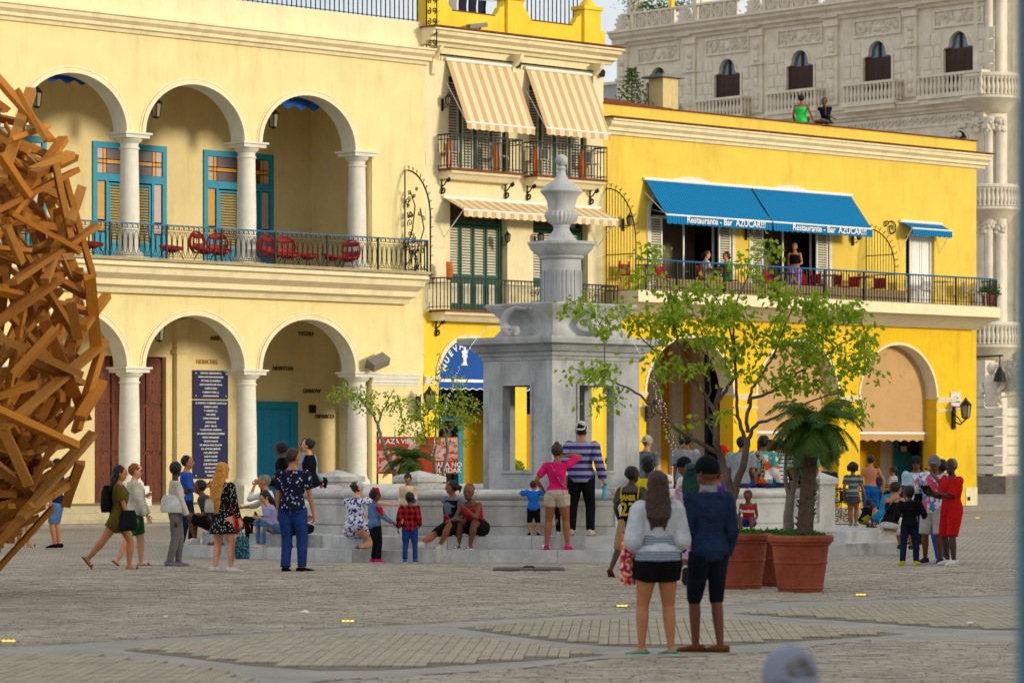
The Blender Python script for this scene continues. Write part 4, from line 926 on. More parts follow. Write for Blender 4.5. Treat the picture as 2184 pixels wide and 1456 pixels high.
# street front past the corner (faces the sun), with tall arched brown doors
m = MB(); wall(m, .3, 14, 0, 25, 0, .5, [([(.9, 20.9), (2.6, 20.9)], 18.0), ([(.9, 16.3), (2.6, 16.3)], 13.0), ([(.9, 11.0), (2.6, 11.0)], 6.8), (ell(2.2, 1.1, 4.3, 1.1), .2)])
m.build('street_front', M_stone, G, 30, loc=(.35, .3, 0), rot=(0, 0, radians(90)))
m = MB()
for z0, z1 in ((18, 20.9), (13, 16.3), (6.8, 11.0)): m.box(.9, 2.6, .15, .25, z0, z1)
m.build('street_shutters', M_brown, G, loc=(.35, .3, 0), rot=(0, 0, radians(90)))
MB().box(.9, 3.5, .3, .4, 0.2, 5.6).build('street_doorway', M_dark, G, loc=(.35, .3, 0), rot=(0, 0, radians(90)))
t = thing('hanging_lamp', 'dark bell-shaped lamp on a long arm in front of the grey carved corner', 'lamp', GB.w(-.9, -1.0, 6.15), GB.a)
MB().tube([(0, .8, 0), (2.9, -.2, 0)], .045, 6).tube([(2.7, -.15, 0), (2.7, -.15, -.5)], .03, 5).build('arm', M_iron, t); MB().lathe([(.3, -1.15), (.22, -.8), (.12, -.6), (.05, -.5)], 2.7, -.15, 12).build('lamp_shade', M_iron, t, 40)
# pale blue-grey house far left of it
t = thing('far_house', 'plain pale blue-grey house wall between the yellow parapet and the ornate building', 'building', GB.w(GX0-.6, 4, 0), GB.a)
MB().box(-8, .4, 0, 6, 0, 21.0).build('wall', mat('bluegrey_plaster', lin(176,182,180), .9, .1, 1, .2, stain=.4), t); MB().box(-8.1, .5, -.12, 6, 21.0, 21.15).build('coping', M_stone, t)
# buildings round the rest of the square (behind the viewer): they shade the paving in the evening
R = thing('opposite_row', 'long cream row of houses on the far side of the square behind the viewer', 'building', (FA.ox, FA.oy, 0), FA.a)
m = MB(); wall(m, -70, 110, 0, 14.6, -99, -87, [(ell(-66+i*5, 1.8, 3.6, 1.5, 10), 0) for i in range(34)]); m.build('wall', M_cream2, R); MB().box(-70, 110, -98.9, -91, 0, 14.5).build('core', M_inner, R)
b = MB(); b.box(-70, 110, -87.001, -86.5, 14.6, 15.0); b.build('cornice', M_ivory, R)
# ================================================================== GROUND
def ground_mat(name, c1, c2, mort, bw, bh, rot, mort_w=.012, off=.5, bump=.5):
    m = bpy.data.materials.new(name); m.use_nodes = True; t = m.node_tree; b = t.nodes['Principled BSDF']; b.inputs['Roughness'].default_value = .75; b.inputs['Specular IOR Level'].default_value = .3
    c = t.nodes.new('ShaderNodeTexCoord'); mp = t.nodes.new('ShaderNodeMapping'); mp.inputs['Rotation'].default_value = (0, 0, rot)
    br = t.nodes.new('ShaderNodeTexBrick'); br.offset = off; br.inputs['Color1'].default_value = c1; br.inputs['Color2'].default_value = c2; br.inputs['Mortar'].default_value = mort
    br.inputs['Scale'].default_value = 1; br.inputs['Mortar Size'].default_value = mort_w; br.inputs['Brick Width'].default_value = bw; br.inputs['Row Height'].default_value = bh; br.inputs['Bias'].default_value = 0
    n = t.nodes.new('ShaderNodeTexNoise'); n.inputs['Scale'].default_value = .5; n.inputs['Detail'].default_value = 10; n.inputs['Roughness'].default_value = .7
    r = t.nodes.new('ShaderNodeValToRGB'); r.color_ramp.elements[0].position = .35; r.color_ramp.elements[0].color = (.72, .72, .74, 1); r.color_ramp.elements[1].position = .68; r.color_ramp.elements[1].color = (1.12, 1.1, 1.04, 1)
    x = t.nodes.new('ShaderNodeMixRGB'); x.blend_type = 'MULTIPLY'; x.inputs[0].default_value = 1
    nn = t.nodes.new('ShaderNodeTexNoise'); nn.inputs['Scale'].default_value = 2.5; nn.inputs['Detail'].default_value = 3; ad = t.nodes.new('ShaderNodeMixRGB'); ad.blend_type = 'ADD'; ad.inputs[0].default_value = .06
    L = t.links.new; L(c.outputs['Object'], nn.inputs['Vector']); L(c.outputs['Object'], ad.inputs[1]); L(nn.outputs['Color'], ad.inputs[2]); L(ad.outputs[0], mp.inputs[0]); L(mp.outputs[0], br.inputs['Vector']); L(c.outputs['Object'], n.inputs['Vector']); L(n.outputs[0], r.inputs[0])
    L(br.outputs[0], x.inputs[1]); L(r.outputs[0], x.inputs[2]); L(x.outputs[0], b.inputs['Base Color'])
    bp = t.nodes.new('ShaderNodeBump'); bp.inputs['Strength'].default_value = bump; bp.inputs['Distance'].default_value = .02; bp.invert = True; L(br.outputs['Fac'], bp.inputs['Height']); L(bp.outputs[0], b.inputs['Normal'])
    return m
M_cob = ground_mat('plaza_cobbles', lin(174,163,146), lin(154,145,130), lin(104,101,95), .24, .13, radians(10))
MB().add([(-400, -120, 0), (400, -120, 0), (400, 600, 0), (-400, 600, 0)], [(0, 1, 2, 3)]).build('ground', M_cob, None, kind='structure')
def gp(px, py): d = gd(py); return ((px-CX)/F*d, d)
M_band = mat('smooth_kerb_stone', lin(156,151,141), .8, .18, 1.2, .2, 20, stain=.25)
bt = [(-60, 1384), (0, 1380), (170, 1374), (300, 1365), (450, 1357), (600, 1350), (730, 1340), (860, 1334), (980, 1327), (1100, 1321), (1300, 1311), (1500, 1297), (1700, 1284), (1900, 1279), (2260, 1268)]
bb = [(2260, 1374), (2184, 1372), (2000, 1368), (1850, 1366), (1760, 1375), (1680, 1388), (1500, 1400), (1280, 1406), (1100, 1428), (900, 1440), (700, 1452), (560, 1470), (400, 1500), (-60, 1500)]
from mathutils.geometry import tessellate_polygon
def sheet(name, pxs, z, m, kind='structure'):
    p = [gp(*q) for q in pxs]; tri = tessellate_polygon([[Vector((x, y, 0)) for x, y in p]])
    b = MB(); b.add([(x, y, z) for x, y in p], [tuple(t) for t in tri]); me = b.mesh(name, m)
    for pl in me.polygons:
        if pl.normal.z < 0: pl.flip()
    return put(name, me, None, kind=kind), p
BD, band_poly = sheet('pavement_band', bt+bb, .008, M_band)
lens = {
 'A': [(262, 1388), (360, 1376), (450, 1368), (540, 1361), (640, 1355), (740, 1351), (835, 1350), (950, 1357), (1040, 1366), (1110, 1375), (1290, 1398), (1150, 1409), (1000, 1418), (900, 1425), (815, 1430), (680, 1431), (520, 1419), (380, 1401)],
 'B': [(975, 1340), (1100, 1331), (1280, 1321), (1400, 1319), (1520, 1321), (1640, 1328), (1780, 1340), (1930, 1353), (1800, 1362), (1680, 1370), (1600, 1375), (1480, 1381), (1400, 1382), (1280, 1378), (1150, 1365), (1060, 1352)],
 'C': [(1560, 1309), (1700, 1300), (1850, 1292), (2010, 1287), (2240, 1284), (2240, 1346), (2100, 1344), (2010, 1340), (1800, 1325), (1650, 1315)],
 'D': [(-60, 1397), (0, 1396), (200, 1400), (330, 1413), (440, 1428), (520, 1448), (560, 1475), (-60, 1475)]}
M_lens = mat('sand_bed', lin(128,121,106), .95, .2, 6, .3)
def inside(p, poly):
    x, y = p; c = False; j = len(poly)-1
    for i in range(len(poly)):
        (xi, yi), (xj, yj) = poly[i], poly[j]
        if (yi > y) != (yj > y) and x < (xj-xi)*(y-yi)/(yj-yi)+xi: c = not c
        j = i
    return c
M_brk = rmat('buff_paving_brick', [lin(166,156,134), lin(156,147,126), lin(174,163,138), lin(144,138,124), lin(168,150,130), lin(158,155,138)], .85, .2, 20)
M_brk2 = mat('buff_paving_brick_far', lin(164,154,131), .85, .2, 3, .2)
lens_poly = {}; lens_obj = {}
cand = []
for k, pxs in lens.items():
    o, p = sheet('brick_bed', pxs, .012, M_lens); lens_poly[k] = p; lens_obj[k] = o
    xs = [q[0] for q in p]; ys = [q[1] for q in p]; ang = radians(-2); c, s_ = cos(ang), sin(ang); bw, bl = .092, .42
    v = min(ys)-1; row = 0
    while v < max(ys)+1:
        u = min(xs)-2
        while u < max(xs)+2:
            x = u+.034*v; y = v-.034*u
            if inside((x, y+.02), p) and inside((x, y+bl*.75), p): cand.append((y, x, k))
            u += bw+.007
        v += bl+.012; row += 1
cand.sort(); brk = MB().box(-.046, .046, 0, .42, 0, .016).mesh('paving_brick', M_brk)
rest = {k: MB() for k in lens}
n_part = 0
for (y, x, k) in cand:
    vis = abs(x/y*F) < 1110 and y > 26.4
    if vis and n_part < 298 and k != 'D': put('paving_brick', brk, lens_obj[k], (x, y, .010+random.random()*.004), (0, 0, radians(-2))); n_part += 1
    else:
        z = random.random()*.004; cx, sy = cos(radians(-2)), sin(radians(-2)); vs = [(x+a*cx-b*sy, y+a*sy+b*cx, zz) for zz in (.0125, .026+z) for a, b in ((-.046, 0), (.046, 0), (.046, .42), (-.046, .42))]
        rest[k].add(vs, [(4, 5, 6, 7), (0, 1, 5, 4), (1, 2, 6, 5), (3, 0, 4, 7)])
for k, b in rest.items():
    if b.v: b.build('paving_bricks', M_brk2, lens_obj[k], kind='stuff')
# cobbles of the open square in front of the fountain
M_c2 = mat('cobble_stone', lin(176,165,148), .82, .2, 1.1, .3, 30, col2=lin(138,129,115))
cob = MB(); rnd = random.Random(11); band_p2 = band_poly
v = 24.5; row = 0
while v < 53:
    hw = v*.165+.6; u = -hw
    dl = .13 if v < 36 else .16
    while u < hw:
        w_ = rnd.uniform(.13, .26); x = u; arc = .10*sin(x*1.1+.4*v)*.35; y = v+arc-.10*x
        if y > 24.3 and not inside((x+w_/2, y), band_p2) and not inside((x, y+dl), band_p2) and not inside((x+w_, y), band_p2):
            z = .012+rnd.random()*.012; t1 = (rnd.random()-.5)*.006
            cob.add([(x, y, 0), (x+w_-.014, y, 0), (x+w_-.014, y+dl-.012, 0), (x, y+dl-.012, 0), (x+.006, y+.006, z+t1), (x+w_-.02, y+.006, z-t1), (x+w_-.02, y+dl-.018, z), (x+.006, y+dl-.018, z+t1)], [(4, 5, 6, 7), (0, 1, 5, 4), (1, 2, 6, 5), (3, 0, 4, 7)])
        u += w_
    v += dl; row += 1
cob.build('cobblestones', M_c2, None, kind='stuff')
print('bricks', len(cand), 'cobbles', len(cob.f)//4)
# litter, drain cover, ground lights
for px, py, lb in ((1327, 1296, 'three small amber ground lights glowing left of the couple\'s legs'), (1836, 1272, 'small amber ground light right of the large clay pot'), (742, 1329, 'small amber ground light in the paving at the end of the curved band'), (18, 1372, 'small amber ground light at the left edge of the paving'), (2085, 1106, 'small amber ground light far right near the corner')):
    x, y = gp(px, py); t = thing('ground_light', lb, 'ground light', (x, y, .02), 0, 'amber lights set in the paving'); q = MB()
    for k in range(3): q.lathe([(.02, 0), (.018, .012), (.008, .018)], (k-1)*.045, 0, 8)
    q.build('bulb', glow('amber_led', (1, .55, .04, 1), 1.3), t); MB().box(-.09, .09, -.09, .09, -.008, .002).build('plate', M_iron, t)
for px, py, s_, lb, c in ((651, 1314, .045, 'crumpled white paper on the cobbles left of centre', M_wht), (2070, 1337, .035, 'small white scrap on the buff bricks at right', M_wht), (353, 1322, .03, 'tiny white and dark scrap on the cobbles', M_wht), (1164, 1169, .07, 'white tissue on the lower fountain step', M_wht)):
    d_ = gd(py) if py != 1169 else 55.0; x = (px-CX)/F*d_; zz = .03 if py != 1169 else .22; q = MB(); r = random.Random(px)
    q.ball((0, 0, s_*.3), (s_, s_*.6, s_*.5), 7, 5); q.v = [(a+r.uniform(-.3, .3)*s_, b+r.uniform(-.3, .3)*s_, c_+r.uniform(0, .3)*s_) for a, b, c_ in q.v]
    o = q.build('paper_scrap', c, None, loc=(x, d_, zz)); o['label'] = lb; o['category'] = 'litter'
x, y = gp(1128, 1217); t = thing('drain_cover', 'dark rectangular drain cover with a raised handle in front of the fountain steps', 'drain cover', (x, y, .02)); MB().box(-.55, .55, -.5, .5, 0, .02).build('frame', mat('rust_iron', lin(96,92,88), .8, .2, 8, .3), t); q = MB()
for k in range(2): q.box(-.5, .5, -.42+k*.46, -.02+k*.46, .02, .03)
q.build('lids', mat('dark_lid', lin(92,90,86), .8), t); MB().tube([(-.1, 0, .02), (-.05, 0, .05), (.05, 0, .05), (.1, 0, .02)], .015, 5).build('handle', M_iron, t)

# ================================================================== FOUNTAIN
M_mar = mat('grey_marble', lin(196,196,194), .55, .16, 1.3, .15, 8, stain=.8, col2=lin(146,150,152))
M_marw = mat('white_marble', lin(210,207,200), .5, .14, 1.3, .1, 8, stain=.7, col2=lin(164,164,160))
FO = (.918, 60.94)
FT = thing('fountain', 'large grey marble fountain with a square tower, dolphin spouts and an urn on top', 'fountain', (FO[0], FO[1], 0), FA.a)
poly0 = [(-5.9, 58.15), (-2.67, 54.7), (1.9, 54.7), (7.05, 59.5), (7.05, 64.2), (3.75, 67.7), (-.85, 67.7), (-5.9, 62.8)]
ic, is_ = cos(-FA.a), sin(-FA.a)
def tol(x, y): x -= FO[0]; y -= FO[1]; return (ic*x-is_*y, is_*x+ic*y)
P0 = [tol(*p) for p in poly0]
def inset(poly, d):
    n = len(poly); out = []
    for i in range(n):
        p, q, r = Vector(poly[i-1]), Vector(poly[i]), Vector(poly[(i+1) % n]); e1 = (q-p).normalized(); e2 = (r-q).normalized()
        n1 = Vector((-e1.y, e1.x)); n2 = Vector((-e2.y, e2.x)); b = (n1+n2); k = d/(1+n1.dot(n2)); out.append(tuple(q+b*k))
    return out
def ring(name, pa, pb, z0, z1, m, parts='slab', seg=1.25):
    """ring of separate slabs between outline pa (outer) and pb (inner)"""
    n = len(pa)
    for i in range(n):
        a0, a1, b0, b1 = Vector(pa[i]), Vector(pa[(i+1) % n]), Vector(pb[i]), Vector(pb[(i+1) % n]); L = (a1-a0).length; k = max(1, round(L/seg))
        for j in range(k):
            t0, t1 = j/k, (j+1)/k; g = .004/L; q = MB(); c4 = [a0.lerp(a1, t0+g), a0.lerp(a1, t1-g), b0.lerp(b1, t1-g), b0.lerp(b1, t0+g)]
            dz = random.uniform(-.003, .003); q.prism([tuple(c) for c in c4], z0, z1+dz); q.build(parts, m, FT)
MB().prism(inset(P0, .03), 0, .21-.03).build('step_core', M_mar, FT); MB().prism(inset(P0, .43), .1, .42-.03).build('step_core', M_mar, FT)
ring('s1', inset(P0, .02), inset(P0, .5), .0, .205, M_mar, 'step_slab'); ring('s2', inset(P0, .4), inset(P0, 2.2), .2, .42, M_mar, 'step_slab')
polyW = [(-4.08, 58.55), (-1.70, 56.0), (1.83, 56.0), (5.73, 59.64), (5.73, 64.0), (2.9, 66.7), (-1.95, 66.8), (-3.6, 65.0)]
W0 = [tol(*p) for p in polyW]; PW = W0; PW2 = inset(W0, .3)
ring('wb', inset(W0, -.07), PW2, .415, .56, M_marw, 'wall_base', 2.4); ring('w', PW, PW2, .56, 1.02, M_marw, 'wall_slab', 2.4)
n = len(PW)
for i in range(n):      # raised borders on each slab and a rounded coping
    a, b = Vector(PW[i]), Vector(PW[(i+1) % n]); e = (b-a).normalized(); nn = Vector((e.y, -e.x)); L = (b-a).length; k = max(1, round(L/2.4))
    for j in range(k):
        s0, s1 = j*L/k+.12, (j+1)*L/k-.12
        for z0, z1 in ((.58, .64), (.93, .98)): q = MB(); p0 = a+e*s0+nn*.008; p1 = a+e*s1+nn*.008; q.beam((p0.x, p0.y, (z0+z1)/2), (p1.x, p1.y, (z0+z1)/2), .025, z1-z0); q.build('panel_moulding', M_marw, FT)
    m_ = inset(W0, .15); c0, c1 = Vector(m_[i]), Vector(m_[(i+1) % n]); q = MB(); q.loft([(c0.x, c0.y, 1.1), (c1.x, c1.y, 1.1)], [(.2, .105), (.2, .105)], (e.y, -e.x, 0), 14); q.build('rim_rail', M_marw, FT, 60)
def pier(x, y, w=.3, top=1.22, cap=True):
    lx, ly = tol(x, y); q = MB(); q.box(lx-w, lx+w, ly-w, ly+w, .42, top-.1); q.box(lx-w-.05, lx+w+.05, ly-w-.05, ly+w+.05, top-.1, top); o = q.build('pier', M_marw, FT)
    if cap: c = MB(); c.add([(lx-w-.05, ly-w-.05, top), (lx+w+.05, ly-w-.05, top), (lx+w+.05, ly+w+.05, top), (lx-w-.05, ly+w+.05, top), (lx, ly, top+.13)], [(0, 1, 4), (1, 2, 4), (2, 3, 4), (3, 0, 4)]); c.build('pyramid_cap', M_marw, o)
PWw = [(Vector(q)) for q in inset(polyW, .15)]
for i, (w_, top_, cp_) in enumerate(((.12, 1.38, False), (.13, 1.225, False), (.13, 1.225, False), (.21, 1.36, True), (.25, 1.36, True), (.25, 1.36, True), (.34, 1.34, True), (.34, 1.36, True))): pier(PWw[i].x, PWw[i].y, w_, top_, cp_)
MB().prism(PW2, .43, .86).build('basin_water', mat('basin_water', lin(60,84,84), .08, .1, 3, .3, 12, spec=.6), FT)
# tower: a along u, b along inward
A_, B_ = 1.12, .925; TB = inset
def tower_wall(name, L, loc, rot, wx, ww, z0, z1, zw0, zw1):
    m = MB(); wall(m, -L, L, z0, z1, 0, .16, [([(wx-ww, zw1), (wx+ww, zw1)], zw0)]); o = m.build(name, M_mar, FT, loc=loc, rot=rot)
    f = MB(); g = .05
    for (a, b, c, d_) in ((wx-ww-g, wx-ww, zw0-g, zw1+g), (wx+ww, wx+ww+g, zw0-g, zw1+g), (wx-ww, wx+ww, zw1, zw1+g), (wx-ww, wx+ww, zw0-g, zw0)): f.box(a, b, -.03, .0, c, d_)
    f.build('window_frame', M_mar, o)
zw0, zw1 = 1.5, 3.06
tower_wall('tower_wall', A_, (0, -B_, 0), (0, 0, 0), -.02, .44, .43, 3.6, zw0, zw1)
tower_wall('tower_wall', A_, (0, B_, 0), (0, 0, pi), .02, .44, .43, 3.6, zw0, zw1)
tower_wall('tower_wall', B_-.16, (-A_, 0, 0), (0, 0, -pi/2), 0, .37, .43, 3.6, zw0, zw1)
tower_wall('tower_wall', B_-.16, (A_, 0, 0), (0, 0, pi/2), 0, .37, .43, 3.6, zw0, zw1)
def sq(m, rows):
    vs = []; fs = []
    for (a, b, z) in rows: vs += [(-a, -b, z), (a, -b, z), (a, b, z), (-a, b, z)]
    for i in range(len(rows)-1):
        for k in range(4): l = (k+1) % 4; fs.append((i*4+k, i*4+l, i*4+4+l, i*4+4+k))
    fs += [(3, 2, 1, 0), tuple((len(rows)-1)*4+k for k in range(4))]; m.add(vs, fs)
m = MB(); sq(m, [(A_+d_, B_+d_, z) for d_, z in ((-.02, 3.5), (.02, 3.52), (.03, 3.58), (.06, 3.6), (.07, 3.66), (.13, 3.68), (.2, 3.78), (.33, 3.82), (.35, 3.9), (.35, 3.94))]); m.build('tower_cornice', M_mar, FT)
m = MB(); q = []
for i in range(13):
    t = i/12; z = 3.942+.6*t; d_ = -.14*sin(pi*min(1, t*1.05))+(-.02 if t < .5 else .1*(t-.5)*2)-.05; q.append((A_-.05+d_, B_-.05+d_, z))
sq(m, q+[(A_-.03, B_-.03, 4.53), (A_-.03, B_-.03, 4.57)]); m.build('concave_block', M_mar, FT, 35)
prof = lambda pts, s_=114.9: [((r)/s_, H+(YH-y)/s_) for r, y in pts]
m = MB(); m.lathe([(.44, 4.57), (.44, 4.6), (.375, 4.62), (.37, 5.18), (.365, 5.42)], 0, 0, 96, flute=0); o = m.build('fluted_drum', M_mar, FT, 30)
m = MB()
for k in range(14):
    a = 2*pi*k/14; c_, s_ = cos(a), sin(a); q = []
    m.loft([(.372*c_, .372*s_, 4.64+j*.07) for j in range(9)], [(.03, .012)]*8+[(.012, .008)], (-s_, c_, 0), 8)
for k in range(14):
    a = 2*pi*(k+.5)/14; MB
    m.beam((.372*cos(a), .372*sin(a), 4.62), (.372*cos(a), .372*sin(a), 5.2), .05, .03, (cos(a), sin(a), 0))
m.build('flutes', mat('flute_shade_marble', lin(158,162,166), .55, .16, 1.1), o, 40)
m = MB(); m.lathe([(.37, 5.4), (.42, 5.44), (.42, 5.47), (.5, 5.52), (.58, 5.6), (.6, 5.66), (.63, 5.68), (.63, 5.73), (.3, 5.75)], 0, 0, 40); m.build('bowl', M_mar, FT, 40)
m = MB(); m.lathe(prof([(36, 519), (36, 514), (30, 510), (26, 503), (18, 492), (16.5, 486), (19, 481), (19, 479)]), 0, 0, 32); m.build('urn_foot', M_mar, FT, 40)
m = MB(); m.lathe(prof([(19, 480), (27, 475), (33, 467), (35.5, 460), (34, 453), (28, 450)]), 0, 0, 96, flute=.035, fn=24); m.build('urn_gadroon', M_mar, FT, 50)
m = MB(); m.lathe(prof([(28, 452), (29, 442), (31, 430), (36, 420), (42, 413), (45, 410), (45, 407), (42, 404), (38, 400), (32, 394), (22, 388), (15, 382), (13, 378), (10, 374), (8.5, 366), (9, 362), (11, 360), (9, 357), (8, 354)]), 0, 0, 40); m.build('urn_body', M_mar, FT, 40)
m = MB(); m.ball((0, 0, H+(YH-342)/114.9), .115, 16, 12); m.build('finial_ball', M_mar, FT, True)
# dolphins
def dolphin(loc, rot):
    m = MB(); pts = [(.18, -.02, .5), (.0, -.1, .52), (-.16, -.15, .44), (-.24, -.18, .28), (-.17, -.2, .13), (-.02, -.22, .06), (.12, -.22, .1), (.17, -.24, .16)]
    m.loft(pts, [(.02, .02), (.05, .05), (.08, .08), (.1, .1), (.115, .11), (.12, .12), (.09, .09), (.03, .03)], (0, 1, 0), 12)
    m.ball((.04, -.33, .14), (.03, .03, .03), 6, 5); m.tube([(.12, -.24, .06), (.2, -.3, .04)], .035, 6); m.tube([(.12, -.24, .16), (.2, -.3, .13)], .03, 6)
    m.loft([(.18, -.02, .5), (.28, -.02, .56), (.34, -.02, .5)], [(.02, .02), (.05, .02), (.01, .06)], (0, 1, 0), 8); m.loft([(-.2, -.2, .3), (-.34, -.2, .2)], [(.04, .02), (.02, .01)], (0, 1, 0), 6)
    return m.build('dolphin_spout', M_mar, FT, 60, loc=loc, rot=rot)
dolphin((-A_+.08, .0, 3.96), (0, 0, -pi/2)); dolphin((0, -B_+.08, 3.96), (0, 0, 0)); dolphin((A_-.08, 0, 3.96), (0, 0, pi/2)); dolphin((0, B_-.08, 3.96), (0, 0, pi))
M_wat = mat('water_drops', lin(215,222,226), .1, .05, 5, spec=.8)
def jet(v0, d):
    w = MB(); r = random.Random(5)
    for k in range(7): 
        t0, t1 = k*.05, (k+1)*.05; f = lambda t: (v0[0]+d[0]*t*2.3, v0[1]+d[1]*t*2.3, v0[2]+.7*t-4.9*t*t); w.tube([f(t0), f(t1)], .007, 4)
    for k in range(46):
        t = .36+k*.009; p = f(t); w.ball((p[0]+r.uniform(-.02, .02), p[1]+r.uniform(-.02, .02), p[2]), r.uniform(.008, .018), 5, 4)
    return w.build('water_jet', M_wat, FT, kind='stuff')
jet((-A_-.25, .1, 4.12), (-1, 0)); jet((0, -B_-.2, 4.12), (.0, -1)); jet((A_+.2, 0, 4.12), (1, 0))
# ================================================================== PEOPLE
def skin(name, c): return mat('skin_'+name, c, .55, .1, 9, .05, 60, spec=.35)
SK = {'light': skin('light', lin(206,150,116)), 'tan': skin('tan', lin(178,116,76)), 'mid': skin('mid', lin(142,84,52)), 'brown': skin('brown', lin(104,60,38)), 'dark': skin('dark', lin(66,40,30))}
def cloth(name, c, var=.24): return mat('cloth_'+name, c, .9, var, 7, .35, 70, spec=.12)
HAIRC = {'black': mat('hair_black', lin(22,18,18), .5, .3, 30, .6, 90), 'brown': mat('hair_brown', lin(58,38,26), .5, .3, 30, .6, 90), 'blonde': mat('hair_blonde', lin(206,142,52), .5, .3, 30, .6, 90, col2=lin(150,90,24)), 'ginger': mat('hair_ginger', lin(150,72,22), .6, .4, 30, .8, 60), 'grey': mat('hair_grey', lin(120,116,110), .6, .3, 30, .6, 90), 'green': mat('hair_green', lin(10,70,60), .6, .4, 40, .8, 60), 'red': mat('hair_red', lin(84,22,20), .6, .3, 30, .6, 60)}
M_eye = mat('eye_dark', lin(18,14,12), .3); M_lip = mat('lip', lin(126,56,50), .5); M_solew = mat('sole_white', lin(214,210,204), .6)
def V(*a): return Vector(a)
def ik(a, t, l1, l2, pole):
    d = t-a; L = d.length; mx_ = (l1+l2)*.999
    if L > mx_: t = a+d*(mx_/L); d = t-a; L = mx_
    if L < abs(l1-l2)+.01: L = abs(l1-l2)+.01
    x = (l1*l1-l2*l2+L*L)/(2*L); h = sqrt(max(0, l1*l1-x*x)); dn = d.normalized(); p = pole-dn*pole.dot(dn)
    if p.length < 1e-4: p = V(0, 1, 0)
    return a+dn*x+p.normalized()*h, t
def remesh(name, mb, m, parent, vox, folds=0.0, fs=14, extra=None, **kw):
    me = mb.mesh(name, m); o = put(name, me, parent, **kw); r = o.modifiers.new('r', 'REMESH'); r.mode = 'VOXEL'; r.voxel_size = vox; r.use_smooth_shade = True
    s = o.modifiers.new('s', 'SMOOTH'); s.factor = .6; s.iterations = 3 if vox < .014 else 2
    PENDING.append(('remesh', o, m, (folds, fs, extra))); return o
def cut(pts, rs, fr):
    """part of a limb chain: fr 0..2 counts segments"""
    out = [pts[0]]; ro = [rs[0]]; i = 0
    while i < len(pts)-1 and fr > 0:
        f = min(1, fr); out.append(pts[i].lerp(pts[i+1], f)); a, b = rs[i], rs[i+1]; ro.append((a[0]+(b[0]-a[0])*f, a[1]+(b[1]-a[1])*f)); fr -= 1; i += 1
    return out, ro
def fatten(rs, k, add): return [(a*k+add, b*k+add) for a, b in rs]
